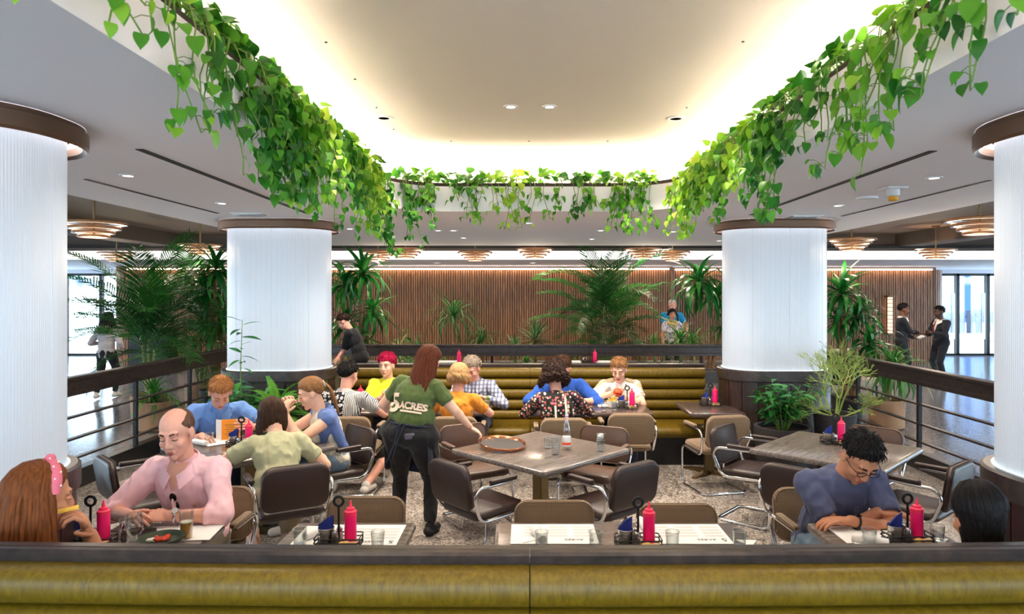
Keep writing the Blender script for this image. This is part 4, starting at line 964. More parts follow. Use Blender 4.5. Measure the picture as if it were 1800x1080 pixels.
def orient(d, up, roll=0):    # rotation taking +Y to d with +Z near up
    d = Vector(d).normalized(); up = Vector(up); x = d.cross(up)
    if x.length < 1e-3: x = d.orthogonal()
    x.normalize(); z = x.cross(d); M = Matrix((x, d, z)).transposed()
    return (M @ Matrix.Rotation(roll, 3, 'Y')) if roll else M
def leaf_obj(me, parent, p, d, up, size, roll=0, name='leaf'):
    o = bpy.data.objects.new(name, me); COL.objects.link(o); o.parent = parent
    o.matrix_local = Matrix.Translation(p) @ orient(d, up, roll).to_4x4() @ Matrix.Scale(size, 4); return o
rnd = random.Random(11)
def U(a, b): return rnd.uniform(a, b)
# --- pothos hanging over the rim of the opening
rim = resample(rrect(TX0, TX1, TY0, TY1, TR, 12), 0.02); rn = len(rim)
def rim_at(i):
    p = rim[i % rn]; q_ = rim[(i + 2) % rn] - rim[(i - 2) % rn]; tan = q_.normalized(); inn = Vector((-tan.y, tan.x, 0)); return p, tan, inn
def pothos(label, i, kind, nst, length, spread, leafs, bush):
    p0, tan, inn = rim_at(i); base = Vector((p0.x, p0.y, 3.19)) - inn * 0.12
    t = thing('pothos_plant', label, 'plant', base, 0, 'pothos plants hanging round the ceiling opening'); meshes = POTHOS[kind]; st = MB()
    for k in range(nst):
        off = U(-spread, spread); L = length * U(0.45, 1.08); lift = U(0.03, 0.10)
        a = Vector((0, 0, 0)) + tan * off * 0.5; pts = [a, a + inn * 0.09 + Vector((0, 0, lift)) + tan * off * 0.3, a + inn * (0.135 + U(0, 0.03)) + tan * off * 0.5 + Vector((0, 0, lift * 0.3))]
        n = max(4, int(L / 0.07)); sw = U(0, 6.3); sw2 = U(0.012, 0.035); outw = U(0.0, 0.10); q_ = pts[-1]
        for j in range(1, n + 1):
            s_ = j / n; pts.append(q_ + inn * (outw * s_ + sw2 * math.cos(sw + 5 * s_)) + tan * (off * 0.25 * s_ + sw2 * math.sin(sw + 4 * s_)) - Vector((0, 0, L * s_ + 0.02)))
        if U(0, 1) < 0.35: e = pts[-1]; pts.append(e + inn * 0.03 + Vector((0, 0, 0.03))); 
        st.tube(pts, [0.004] * 3 + [0.0032] * (len(pts) - 3), 5)
        dens = leafs * (L / 0.5) * 1.25
        for j in range(int(dens)):
            s_ = U(0.06, 1.0) if j else 1.0; f_ = 2 + s_ * (len(pts) - 3); ii = int(f_); ii = min(ii, len(pts) - 2); pp = pts[ii].lerp(pts[ii + 1], f_ - ii)
            dirv = (inn * U(-0.1, 1.0) + tan * U(-1, 1)).normalized(); pet = U(0.015, 0.06); lp = pp + dirv * pet + Vector((0, 0, U(-0.02, 0.015)))
            st.tube([pp, (pp + lp) / 2 + Vector((0, 0, 0.008)), lp], 0.0018, 4)
            ld = dirv * U(0.1, 0.8) + Vector((0, 0, -U(0.5, 1.2))); leaf_obj(rnd.choice(meshes), t, lp, ld, dirv + Vector((0, 0, 0.4)), U(0.046, 0.086) * (1.05 - 0.3 * s_), U(-0.5, 0.5))
    for j in range(int(bush * 1.3)):
        a = tan * U(-0.17, 0.17) + inn * U(-0.06, 0.15) + Vector((0, 0, U(0.0, 0.12))); dirv = (inn * U(-0.6, 1.0) + tan * U(-1, 1) + Vector((0, 0, U(-0.5, 1.1)))).normalized()
        st.tube([a * 0.4, a], 0.002, 4); leaf_obj(rnd.choice(meshes), t, a, dirv, Vector((0, 0, 1)) + inn * 0.7, U(0.055, 0.10), U(-0.5, 0.5))
    st.build('vines', 'stem', t, ang=60)
def ipos(side, y=None, x=None):    # nearest rim index to a point
    tgt = Vector((TX0 if side == 'L' else TX1, y, 0)) if x is None else Vector((x, TY1, 0)); return min(range(rn), key=lambda i: (rim[i] - tgt).length)
SPEC = []
sideL = [(1.78, 'pothos_mid', 4, .42, 7, 5), (2.08, 'pothos_mid', 4, .38, 7, 6), (2.36, 'pothos_mid', 2, .22, 5, 26), (2.68, 'pothos_mid', 4, .55, 6, 34), (2.98, 'pothos_dark', 4, .56, 6, 34), (3.22, 'pothos_dark', 4, .42, 8, 34), (3.46, 'pothos_dark', 9, .56, 14, 24),
         (3.72, 'pothos_dark', 10, .62, 15, 24), (3.98, 'pothos_mid', 9, .62, 15, 24), (4.24, 'pothos_mid', 8, .54, 14, 24), (4.52, 'pothos_lime', 6, .45, 10, 20), (4.82, 'pothos_dark', 6, .62, 10, 20), (5.12, 'pothos_dark', 5, .48, 10, 20), (5.42, 'pothos_mid', 7, .72, 11, 18), (5.74, 'pothos_lime', 9, .66, 12, 18), (6.05, 'pothos_lime', 8, .62, 11, 18), (6.38, 'pothos_dark', 8, .72, 11, 18)]
backs = [(-1.22, 'pothos_dark', 7, .66, 10, 18), (-0.95, 'pothos_mid', 5, .34, 10, 20), (-0.66, 'pothos_dark', 4, .36, 9, 20), (-0.40, 'pothos_mid', 4, .40, 9, 20), (-0.14, 'pothos_lime', 5, .46, 10, 20), (0.16, 'pothos_mid', 3, .42, 8, 20), (0.46, 'pothos_dark', 5, .44, 10, 18), (0.72, 'pothos_mid', 4, .34, 9, 18), (0.98, 'pothos_mid', 7, .52, 11, 18), (1.22, 'pothos_mid', 6, .50, 11, 18)]
sideR = [(6.55, 'pothos_lime', 7, .50, 11, 18), (6.22, 'pothos_lime', 9, .62, 12, 18), (5.90, 'pothos_mid', 7, .52, 11, 18), (5.55, 'pothos_lime', 7, .40, 11, 20), (5.20, 'pothos_mid', 8, .58, 11, 20), (4.86, 'pothos_lime', 6, .36, 10, 20), (4.52, 'pothos_mid', 6, .50, 11, 20), (4.22, 'pothos_dark', 9, .62, 12, 20), (3.90, 'pothos_dark', 6, .40, 10, 20), (3.58, 'pothos_dark', 4, .34, 8, 18), (3.25, 'pothos_mid', 5, .62, 8, 16), (2.95, 'pothos_mid', 6, .62, 8, 16), (2.66, 'pothos_mid', 4, .36, 7, 14), (2.36, 'pothos_dark', 4, .40, 8, 10), (2.12, 'pothos_dark', 3, .44, 7, 6)]
KN = {'pothos_dark': 'dark green', 'pothos_mid': 'mid green', 'pothos_lime': 'lime green'}
ORD = ['first', 'second', 'third', 'fourth', 'fifth', 'sixth', 'seventh', 'eighth', 'ninth', 'tenth', 'eleventh', 'twelfth', 'thirteenth', 'fourteenth', 'fifteenth', 'sixteenth', 'seventeenth']
for k, (y, kd, n_, L, lf, bu) in enumerate(sideL): pothos('%s trailing pothos, %s from the near end above the pink shirt man side' % (KN[kd], ORD[k]), ipos('L', y), kd, n_, L, 0.16, lf, bu)
for k, (x, kd, n_, L, lf, bu) in enumerate(backs): pothos('%s trailing pothos, %s along the far rim from the fern column' % (KN[kd], ORD[k]), ipos('B', None, x), kd, n_, L, 0.13, lf, bu)
for k, (y, kd, n_, L, lf, bu) in enumerate(sideR): pothos('%s trailing pothos, %s from the far end on the cactus column side' % (KN[kd], ORD[k]), ipos('R', y), kd, n_, L, 0.16, lf, bu)

# --- strap-leaf plants
def strap(name, mat, length, width, arch, seg=8, taper=1.0):     # leaf leaving along +Y and arching towards -Z
    V = []; F = []; y = z = 0; ang = 0
    for i in range(seg + 1):
        s_ = i / seg; w = width * (math.sin(min(1, s_ * 2.2 + 0.18) * PI / 2)) * (1 - s_ ** 2.2) ** 0.8 + 0.0008
        V += [(-w, y, z + w * 0.3), (0, y, z), (w, y, z + w * 0.3)]
        ang = arch * (s_ ** 1.2); y += math.cos(ang) * length / seg; z -= math.sin(ang) * length / seg
    for i in range(seg): a = 3 * i; F += [(a, a + 1, a + 4, a + 3), (a + 1, a + 2, a + 5, a + 4)]
    m = MB(); m.add(V, F); me = m.mesh(name, 80); me.materials.append(MATS[mat]); return me
STRAPS = {}
def straps(key, mat, length, width, arches): STRAPS[key] = [strap(key, mat, length, width, R(a)) for a in arches]
straps('dracaena', 'dracaena_leaf', 0.55, 0.038, (55, 90, 120, 150))
straps('spider', 'grass_leaf', 0.55, 0.013, (70, 105, 140, 165))
straps('ponytail', 'palm_leaf', 0.75, 0.010, (90, 130, 160, 170))
straps('yucca', 'yucca_leaf', 0.45, 0.018, (8, 18, 35, 60))
def rosette(parent, c, key, n, size, e0=85, e1=-10, axis=(0, 0, 1)):
    A = orient((0, 0, 1), (0, 1, 0)); M = Vector((0, 0, 1)).rotation_difference(Vector(axis)).to_matrix()
    for i in range(n):
        s_ = (i + 0.5) / n; el = R(e0 + (e1 - e0) * s_ ** 0.9); az = i * 2.39996 + U(-0.2, 0.2)
        d = M @ Vector((math.cos(el) * math.cos(az), math.cos(el) * math.sin(az), math.sin(el)))
        leaf_obj(rnd.choice(STRAPS[key]), parent, Vector(c) + Vector((0, 0, 0.05 * (1 - s_))), d, (0, 0, 1), size * U(0.75, 1.1), U(-0.25, 0.25))
def pot(name, label, cat, loc, prof, mat, soil_r, soil_z):
    t = thing(name, label, cat, loc); m = MB(); m.lathe(prof, 28); m.build('pot_wall', mat, t)
    m = MB(); m.lathe([(0.0005, soil_z + 0.01), (soil_r, soil_z)], 20); m.build('soil', 'soil', t); return t
def trunk(parent, pts, r0, r1, mat='trunk', name='trunk'):
    m = MB(); n = len(pts); m.tube(pts, [r0 + (r1 - r0) * i / (n - 1) for i in range(n)], 8); m.build(name, mat, parent, ang=60)
def dracaena(label, loc, heads, size=1.0):
    t = thing('dracaena', label, 'plant', loc, U(0, 6))
    t.rotation_euler[2] = 0
    for (dx, dy, h, r, n) in heads:
        trunk(t, [(dx * 0.3, dy * 0.3, 0), (dx * 0.6, dy * 0.6, h * 0.5), (dx, dy, h)], 0.045 * size, 0.03 * size); rosette(t, (dx, dy, h), 'dracaena', n, r * size, 85, -35)
    return t
BZ = ZF + 0.43
def bed(px, Y): return ((px - 921) * Y / 1200, Y, BZ)
dracaena('tall broad-leaved dracaena behind the dark-shirted waiter', bed(628, 12.9), [(0.12, 0, 1.80, 1.35, 46), (-0.26, 0.1, 1.60, 1.3, 40), (0.24, 0.15, 1.05, 1.25, 36), (-0.2, 0.0, 0.85, 1.2, 30), (0.05, -0.1, 0.55, 1.1, 26)])
dracaena('broad-leaved dracaena with leaning bare trunk beside the tourist couple', bed(1238, 12.7), [(-0.10, 0, 1.62, 1.4, 50), (0.28, 0.1, 1.35, 1.2, 34), (0.42, 0.1, 0.85, 1.1, 28)])
dracaena('dracaena with pale trunk between the column and the men in suits', (P(1490, 600, 10.3).x, 10.3, ZF + 0.35), [(-0.08, 0, 1.50, 1.15, 44), (0.16, 0.05, 1.15, 1.1, 36), (0.30, -0.05, 0.75, 1.05, 30), (-0.1, 0.05, 1.1, 1.0, 26)])
dracaena('dracaena with glossy leaves beside the column behind the palms', (P(384, 600, 10.9).x - 0.05, 10.9, ZF + 0.35), [(0, 0, 1.90, 1.2, 42), (-0.12, 0, 1.5, 1.1, 36), (0.05, 0.1, 1.0, 1.1, 30)])
for x, lb in ((P(1490, 600, 10.3).x, 'dark round pot under the dracaena beyond the cactus column'),): pot('plant_pot', lb, 'plant pot', (x, 10.3, ZF), [(0.20, 0), (0.24, 0.36), (0.22, 0.36), (0.2, 0.3)], 'pot_dark', 0.215, 0.33)
pot('plant_pot', 'dark round pot under the dracaena behind the palms', 'plant pot', (P(384, 600, 10.9).x - 0.05, 10.9, ZF), [(0.20, 0), (0.24, 0.36), (0.22, 0.36), (0.2, 0.3)], 'pot_dark', 0.215, 0.33)
def ponytail(label, loc, h, size, n, key='ponytail'):
    t = thing('ponytail_palm', label, 'plant', loc); trunk(t, [(0, 0, 0), (0.02, 0, h * 0.5), (0, 0, h)], 0.05, 0.03); rosette(t, (0, 0, h), key, n, size, 88, -10); return t
ponytail('tall drooping fine-leaved ponytail palm before the slatted wall', bed(798, 13.3), 0.95, 1.15, 90)
ponytail('short drooping ponytail palm beside the taller one', bed(846, 13.1), 0.48, 0.95, 80)
def yuc(label, loc, h, size, n): t = thing('yucca', label, 'plant', loc); trunk(t, [(0, 0, 0), (0, 0, h)], 0.035, 0.03); rosette(t, (0, 0, h), 'yucca', n, size, 88, -20); return t
yuc('spiky pale yucca with stiff radiating leaves', bed(941, 12.7), 0.56, 1.1, 60); yuc('smaller spiky yucca at the foot of the larger yucca', bed(905, 12.5), 0.38, 0.85, 42)
def spider(label, loc, n, size, h=0.0):
    t = thing('spider_plant', label, 'plant', loc)
    if h: trunk(t, [(0, 0, 0), (0.02, 0, h * 0.5), (0, 0, h)], 0.035, 0.03, 'cane')
    rosette(t, (0, 0, h + 0.02), 'spider', n, size, 88, 5); return t
for px, Y, n_, s_, hh, lb in ((1195, 12.5, 60, 1.05, 0.5, 'arching grassy plant in front of the tourist couple'), (1218, 12.3, 50, 0.9, 0.5, 'smaller arching grassy plant beside the tourist couple'), (1150, 12.45, 50, 0.95, 0.4, 'arching grassy plant under the areca palm'), (925, 12.3, 50, 0.9, 0.1, 'pale grassy plant below the yucca'),
                        (700, 12.4, 40, 0.9, 0.25, 'low grassy plant behind the waitress'), (772, 12.4, 36, 0.8, 0.2, 'low grassy plant before the ponytail palms'), (1010, 12.4, 40, 0.9, 0.3, 'low grassy plant between yucca and areca palm')): spider(lb, bed(px, Y), n_, s_, hh)
p = PZ(1556, 702, 0.56); p = Vector((5.10, 9.6, 0))
pot('terracotta_pot', 'large terracotta pot behind the railing on the suited men side', 'plant pot', (p.x, p.y, ZF), [(0.20, 0), (0.225, 0.02), (0.235, 0.38), (0.24, 0.40), (0.21, 0.40), (0.205, 0.33)], 'terracotta', 0.205, 0.36)
t = thing('spider_plant', 'big arching strap-leaved plant in the terracotta pot before the men in suits', 'plant', (p.x, p.y, ZF + 0.36)); trunk(t, [(0, 0, 0), (0.05, 0, 0.25), (0.10, 0, 0.42)], 0.05, 0.04, 'cane'); STRAPS['spiderbig'] = [strap('spiderbig', 'grass_leaf', 0.62, 0.018, R(a)) for a in (80, 110, 140, 160)]; rosette(t, (0.10, 0, 0.42), 'spiderbig', 95, 1.05, 85, -25)

# --- palms
def frond(name, mat, L, arch, n, ll, lw, droop=0.5, up=0.5, gap=0.12):
    V = []; F = []; m = MB(); pts = []; y = z = 0; K = 14
    for i in range(K + 1):
        s_ = i / K; pts.append(Vector((0, y, z))); a = arch * s_ ** 1.3; y += math.cos(a) * L / K; z -= math.sin(a) * L / K
    m.tube(pts, [0.009 * (1 - 0.85 * i / K) for i in range(K + 1)], 5)
    for i in range(n):
        s_ = gap + (1 - gap) * (i + 0.5) / n; f_ = s_ * K; k = min(int(f_), K - 1); p = pts[k].lerp(pts[k + 1], f_ - k); tg = (pts[k + 1] - pts[k]).normalized()
        l = ll * (0.35 + 0.65 * math.sin(PI * min(1, 0.15 + 0.85 * s_) ** 0.9)) 
        nz_ = Vector((0, -tg.z, tg.y))
        for sx in (-1, 1):
            d = (Vector((sx, 0, 0)) * 0.85 + tg * 0.75 + nz_ * up * U(0.3, 1)).normalized(); q1 = p + d * l * 0.5; q2 = p + d * l + Vector((0, 0, -droop * l * U(0.6, 1.2))); sd = tg * lw
            b = len(m.v); m.add([p - sd * 0.5, p + sd * 0.5, q1 + sd, q1 - sd, q2], [(0, 1, 2, 3), (3, 2, 4)])
    me = m.mesh(name, 50); me.materials.append(MATS[mat]); return me
FR = [frond('frond', 'palm_leaf', 1.25, R(a), 34, 0.40, 0.011, 0.35) for a in (45, 75, 105)]
FRB = [frond('frond', 'palm_leaf', 1.0, R(a), 30, 0.30, 0.012, 0.3) for a in (60, 95, 130)]
def palm(label, loc, canes, size):
    t = thing('areca_palm', label, 'palm', loc)
    for (dx, dy, h, n, sc, e0, e1) in canes:
        trunk(t, [(dx * 0.25, dy * 0.25, 0), (dx * 0.6, dy * 0.6, h * 0.5), (dx, dy, h)], 0.028, 0.018, 'cane', 'cane')
        for i in range(n):
            s_ = (i + 0.5) / n; el = R(e0 + (e1 - e0) * s_); az = i * 2.39996 + U(-.3, .3) + dx * 7
            d = Vector((math.cos(el) * math.cos(az), math.cos(el) * math.sin(az), math.sin(el)))
            leaf_obj(rnd.choice(FR), t, Vector((dx, dy, h - 0.1 * s_)), d, (0, 0, 1), size * sc * U(0.85, 1.1), 0, 'frond')
    return t
palm('large areca palm with arching fronds in the middle of the plant bed', bed(1062, 13.0), [(0, 0, 1.25, 12, 1.2, 84, 30), (-0.18, 0.1, 0.85, 10, 1.05, 76, 10), (0.22, 0.05, 0.9, 10, 1.05, 76, 5), (0.05, -0.15, 0.45, 9, 0.9, 60, 0)], 1.0)
palm('tall areca palm with long fronds behind the railing near the walking woman', (-5.55, 10.1, ZF + 0.36), [(0, 0, 1.15, 11, 1.2, 84, 25), (-0.15, 0.1, 0.8, 10, 1.15, 80, 15), (0.15, -0.1, 0.75, 10, 1.05, 75, 5)], 1.0)
palm('dense dark palm behind the railing beside the column', (-5.35, 11.3, ZF + 0.36), [(0, 0, 1.2, 12, 1.05, 84, 10), (0.15, 0.05, 0.8, 11, 0.95, 78, 5), (-0.15, 0, 0.5, 10, 0.95, 65, 0)], 1.0)
pot('terracotta_pot', 'terracotta pot of the tall palm behind the railing near the walking woman', 'plant pot', (-5.55, 10.1, ZF), [(0.20, 0), (0.23, 0.02), (0.25, 0.38), (0.255, 0.40), (0.225, 0.40), (0.22, 0.33)], 'terracotta', 0.22, 0.36)
pot('terracotta_pot', 'terracotta pot of the dense palm beside the column', 'plant pot', (-5.35, 11.3, ZF), [(0.20, 0), (0.23, 0.02), (0.25, 0.38), (0.255, 0.40), (0.225, 0.40), (0.22, 0.33)], 'terracotta', 0.22, 0.36)
t = spider('grassy arching plant in a terracotta pot by the railing near the blue polo man', (-5.12, 9.45, ZF + 0.36), 70, 1.05)
pot('terracotta_pot', 'nearest terracotta pot behind the railing by the blue polo man', 'plant pot', (-5.12, 9.45, ZF), [(0.20, 0), (0.225, 0.02), (0.235, 0.38), (0.24, 0.40), (0.21, 0.40), (0.205, 0.33)], 'terracotta', 0.205, 0.36)
# --- leafy shrubs, fern, pencil cactus
LANCES = [leaf_mesh('lance_leaf', LANCE, f, d, 'dracaena_leaf') for f, d in ((0.2, 0.2), (0.3, 0.5), (0.1, 0.35))]
def shrub(label, loc, n, h, spread, size, tallest=None):
    t = thing('leafy_shrub', label, 'plant', loc); st = MB()
    for k in range(n):
        az = k * 2.39996; r = spread * math.sqrt((k + 0.5) / n); hh = h * U(0.6, 1.0) * (1.1 - 0.35 * r / spread)
        if tallest and k == 0: hh = tallest; r = 0.05
        pts = [Vector((0.04 * math.cos(az), 0.04 * math.sin(az), 0)), Vector((r * 0.6 * math.cos(az), r * 0.6 * math.sin(az), hh * 0.55)), Vector((r * math.cos(az), r * math.sin(az), hh))]
        st.tube(pts, [0.008, 0.006, 0.003], 5); m_ = int(9 + hh * 8)
        for j in range(m_):
            s_ = 0.3 + 0.7 * (j + 0.5) / m_; p = pts[0].lerp(pts[1], s_ * 2) if s_ < 0.5 else pts[1].lerp(pts[2], s_ * 2 - 1); a2 = j * 2.4 + k
            d = Vector((math.cos(a2), math.sin(a2), U(-0.1, 0.5))); leaf_obj(rnd.choice(LANCES), t, p, d, (0, 0, 1), size * U(0.7, 1.15), U(-.3, .3))
    st.build('stems', 'stem', t, ang=60); return t
pot('planter_bowl', 'wide dark planter bowl at the foot of the cactus column', 'plant pot', (2.72, 7.18, 0), [(0.20, 0), (0.25, 0.1), (0.29, 0.62), (0.29, 0.66), (0.25, 0.66), (0.24, 0.60)], 'pot_dark', 0.245, 0.61)
shrub('lush leafy shrub in the wide dark bowl by the column', (2.72, 7.18, 0.61), 16, 0.62, 0.30, 0.19)
pot('planter_pot', 'tall dark tapered pot of the pencil cactus', 'plant pot', (3.26, 7.16, 0), [(0.15, 0), (0.21, 0.76), (0.215, 0.80), (0.185, 0.80), (0.18, 0.72)], 'pot_dark', 0.18, 0.76)
shrub('dark leafy shrub with one tall shoot before the fern column', (-3.02, 7.2, 0.60), 18, 0.62, 0.40, 0.20, 1.18)
pot('planter_pot', 'dark pot of the shrub with the tall shoot', 'plant pot', (-3.02, 7.2, 0), [(0.18, 0), (0.23, 0.62), (0.235, 0.65), (0.2, 0.65), (0.19, 0.58)], 'pot_dark', 0.195, 0.61)
shrub('low glossy leafy plant behind the long railing near the tourist couple', (*bed(1178, 12.35)[:2], BZ - 0.05), 12, 0.35, 0.35, 0.16); shrub('bright leafy plant behind the long railing near the waiter', (*bed(598, 12.35)[:2], BZ - 0.05), 12, 0.4, 0.3, 0.16)
shrub('thin dark leafy plant before the slatted wall behind the waitress', bed(722, 13.2), 7, 0.9, 0.4, 0.17); shrub('low dark leafy plant under the ponytail palms', bed(745, 12.8), 10, 0.4, 0.35, 0.15)
FERN = [frond('fern_frond', 'fern_leaf', 0.5, R(a), 26, 0.085, 0.008, 0.1, 0.2, 0.08) for a in (50, 85, 115)]
t = thing('fern', 'bright green feathery fern in front of the column', 'plant', (-2.58, 7.12, 0.74))
for i in range(46):
    s_ = (i + 0.5) / 46; el = R(88 - 75 * s_); az = i * 2.39996; d = Vector((math.cos(el) * math.cos(az), math.cos(el) * math.sin(az), math.sin(el))); leaf_obj(rnd.choice(FERN), t, Vector((0, 0, 0)), d, (0, 0, 1), U(0.75, 1.1), 0, 'frond')
pot('planter_pot', 'dark pot of the feathery fern', 'plant pot', (-2.58, 7.12, 0), [(0.17, 0), (0.21, 0.74), (0.215, 0.77), (0.18, 0.77), (0.175, 0.70)], 'pot_dark', 0.18, 0.73)
t = thing('pencil_cactus', 'thin-branched pale green pencil cactus before the column', 'plant', (3.26, 7.16, 0.76))
def branch(m, p, d, L, r, lev):
    e = p + d * L; m.tube([p, (p + e) / 2 + Vector((U(-1, 1), U(-1, 1), U(-1, 1))) * 0.01, e], [r, r * 0.92, r * 0.85], 5)
    if lev <= 0: return
    for i in range(rnd.choice((2, 3, 3))):
        nd = (d + Vector((U(-1, 1), U(-1, 1), U(-0.5, 0.7))) * 0.75).normalized(); branch(m, e, nd, L * U(0.62, 0.9), r * 0.74, lev - 1)
for k in range(7):
    m = MB(); a = k * 2.4; d = Vector((0.35 * math.cos(a), 0.35 * math.sin(a), 1)).normalized() if k < 4 else Vector((math.cos(a), math.sin(a), 0.35)).normalized(); branch(m, Vector((0.03 * math.cos(a), 0.03 * math.sin(a), 0)), d, 0.21 if k < 4 else 0.13, 0.0095, 5); m.build('branch', 'cactus_green', t, ang=60)
# ================================================================ people
def skinmat(n, c): pmat(n, c, 0.55, var=0.06, vscale=14)
skinmat('skin_fair', srgb(226, 176, 150)); skinmat('skin_rosy', srgb(220, 160, 138)); skinmat('skin_tan', srgb(190, 130, 98)); skinmat('skin_dark', srgb(74, 48, 38)); skinmat('skin_brown', srgb(112, 70, 50))
def hairmat(n, c, v=0.35, rough=0.4): pmat(n, c, rough + 0.12, spec=0.12, var=v, vscale=2.0, stretch=(60, 60, 5), bump=0.3, bscale=2.0)
hairmat('hair_auburn', srgb(112, 62, 30)); hairmat('hair_redbrown', srgb(82, 40, 24)); hairmat('hair_black', srgb(24, 20, 20), 0.3); hairmat('hair_brown', srgb(62, 42, 30)); hairmat('hair_darkbrown', srgb(44, 28, 22))
hairmat('hair_ginger', srgb(160, 108, 66), 0.2, 0.6); hairmat('hair_lightbrown', srgb(136, 96, 62)); hairmat('hair_crimson', srgb(150, 18, 56), 0.3); hairmat('hair_blonde', srgb(160, 124, 84)); hairmat('hair_grey', srgb(138, 124, 110)); hairmat('hair_white', srgb(206, 196, 190)); hairmat('hair_stubble', srgb(96, 70, 58), 0.2, 0.7)
def cloth(n, c, b=0.25): pmat(n, c, 0.9, var=0.07, vscale=5, bump=b, bscale=18, sheen=0.1)
cloth('pink_linen', srgb(250, 200, 206)); cloth('blue_polo', srgb(98, 138, 200)); cloth('sage_knit', srgb(180, 178, 142)); cloth('blue_sweater', srgb(88, 112, 168)); cloth('cream_top', srgb(212, 204, 186)); cloth('yellow_tee', srgb(222, 226, 50)); cloth('olive_tee', srgb(76, 90, 44)); cloth('orange_top', srgb(206, 128, 32))
cloth('royal_blue', srgb(32, 80, 168)); cloth('white_tee', srgb(232, 222, 214)); cloth('slate_tee', srgb(76, 82, 112)); cloth('black_cloth', srgb(22, 21, 23)); cloth('navy_suit', srgb(22, 24, 34)); cloth('grey_shirt', srgb(176, 166, 164)); cloth('jeans', srgb(110, 130, 150)); cloth('dark_jeans', srgb(40, 44, 60)); cloth('sky_shirt', srgb(20, 140, 190)); cloth('khaki', srgb(120, 110, 92)); cloth('navy_apron', srgb(28, 34, 56)); cloth('beige_skirt', srgb(150, 136, 110))
def plaid(n, base, a, b, sc):
    s = NT(n); mp = s.coord('Object', (sc, sc, sc)); w = []
    for d in ('X', 'Z'):
        v = s.n('ShaderNodeTexWave', Scale=1.0); v.bands_direction = d; s.l(mp, 'Vector', v, 'Vector'); r_ = s.ramp([(0.55, (0, 0, 0, 1)), (0.65, (1, 1, 1, 1))]); s.l(v, 'Fac', r_, 'Fac'); w.append(r_)
    m1 = s.n('ShaderNodeMixRGB'); m1.inputs[1].default_value = base; m1.inputs[2].default_value = a; s.l(w[0], 'Color', m1, 0)
    m2 = s.n('ShaderNodeMixRGB'); m2.inputs[2].default_value = b; s.l(m1, 'Color', m2, 1); k = s.n('ShaderNodeMath', operation='MULTIPLY'); s.l(w[1], 'Color', k, 0); k.inputs[1].default_value = 0.6; s.l(k, 0, m2, 0); s.l(m2, 'Color', s.b, 'Base Color'); s.b.inputs['Roughness'].default_value = 0.9
plaid('plaid_blue', srgb(186, 188, 200), srgb(112, 120, 146), srgb(80, 88, 116), 7); plaid('check_tan', srgb(206, 168, 106), srgb(60, 46, 36), srgb(226, 216, 200), 30)
def spots(n, base, cols, sc, thr, stripes=False):
    s = NT(n); mp = s.coord('Object', (sc, sc * 0.6, sc)); v = s.n('ShaderNodeTexVoronoi', Scale=1.0); v.inputs['Randomness'].default_value = 0.55; s.l(mp, 'Vector', v, 'Vector')
    lt = s.n('ShaderNodeMath', operation='LESS_THAN'); s.l(v, 'Distance', lt, 0); lt.inputs[1].default_value = thr; sp = s.n('ShaderNodeSeparateColor'); s.l(v, 'Color', sp, 'Color'); rp = s.ramp([(i / max(1, len(cols) - 1), c) for i, c in enumerate(cols)], 'CONSTANT'); s.l(sp, 'Red', rp, 'Fac')
    fac = lt
    if stripes:      # rings instead of dots on one half, wavy stripes on the other
        gt = s.n('ShaderNodeMath', operation='GREATER_THAN'); s.l(v, 'Distance', gt, 0); gt.inputs[1].default_value = thr * 0.45; mu = s.n('ShaderNodeMath', operation='MULTIPLY'); s.l(lt, 0, mu, 0); s.l(gt, 0, mu, 1)
        tc = s.coord('Object', (24, 24, 3)); wv = s.n('ShaderNodeTexWave', Scale=1.0, Distortion=1.5); s.l(tc, 'Vector', wv, 'Vector'); g2 = s.n('ShaderNodeMath', operation='GREATER_THAN'); s.l(wv, 'Fac', g2, 0); g2.inputs[1].default_value = 0.5
        sx = s.n('ShaderNodeSeparateXYZ'); ob = s.n('ShaderNodeTexCoord'); s.l(ob, 'Object', sx, 'Vector'); st = s.n('ShaderNodeMath', operation='GREATER_THAN'); s.l(sx, 'X', st, 0); st.inputs[1].default_value = 0.04
        mf = s.n('ShaderNodeMix'); s.l(st, 0, mf, 'Factor'); s.l(mu, 0, mf, 'A'); s.l(g2, 0, mf, 'B'); fac = mf
    mx = s.n('ShaderNodeMixRGB'); mx.inputs[1].default_value = base; s.l(rp, 'Color', mx, 2); s.t.links.new(fac.outputs[0], mx.inputs[0]); s.l(mx, 'Color', s.b, 'Base Color'); s.b.inputs['Roughness'].default_value = 0.9
W_, K_ = srgb(226, 222, 216), srgb(26, 25, 27)
spots('arch_print', K_, [W_, W_], 26, 0.42, True); spots('floral_print', K_, [K_, srgb(190, 90, 100), srgb(220, 200, 180), K_, srgb(170, 120, 90), srgb(214, 190, 170)], 38, 0.5); spots('dotted_cream', srgb(212, 204, 186), [srgb(120, 110, 100)] * 2, 45, 0.16); spots('white_floral', srgb(214, 208, 214), [srgb(120, 110, 140), W_], 22, 0.4)
pmat('eye_white', srgb(226, 220, 214), 0.3); pmat('eye_dark', srgb(30, 22, 18), 0.2); pmat('lip', srgb(172, 92, 86), 0.5); pmat('lip_bright', srgb(176, 50, 72), 0.4); pmat('lip_dark', srgb(92, 52, 46), 0.5); pmat('shoe_black', srgb(24, 23, 24), 0.6); pmat('shoe_white', srgb(206, 198, 190), 0.7); pmat('lens_dark', srgb(12, 11, 12), 0.15); pmat('pink_band_cloth', srgb(214, 108, 126), 0.85, bump=0.2, bscale=40); pmat('pearl', srgb(236, 228, 216), 0.2); pmat('print_cream', srgb(232, 200, 176), 0.9)
JOBS = []
def remesh_job(mb, voxel, smooth, name, mat, parent, folds=0.0, after=None, label=None, ident=0):
    JOBS.append((mb, voxel, smooth, name, mat, parent, folds, after, label, ident))
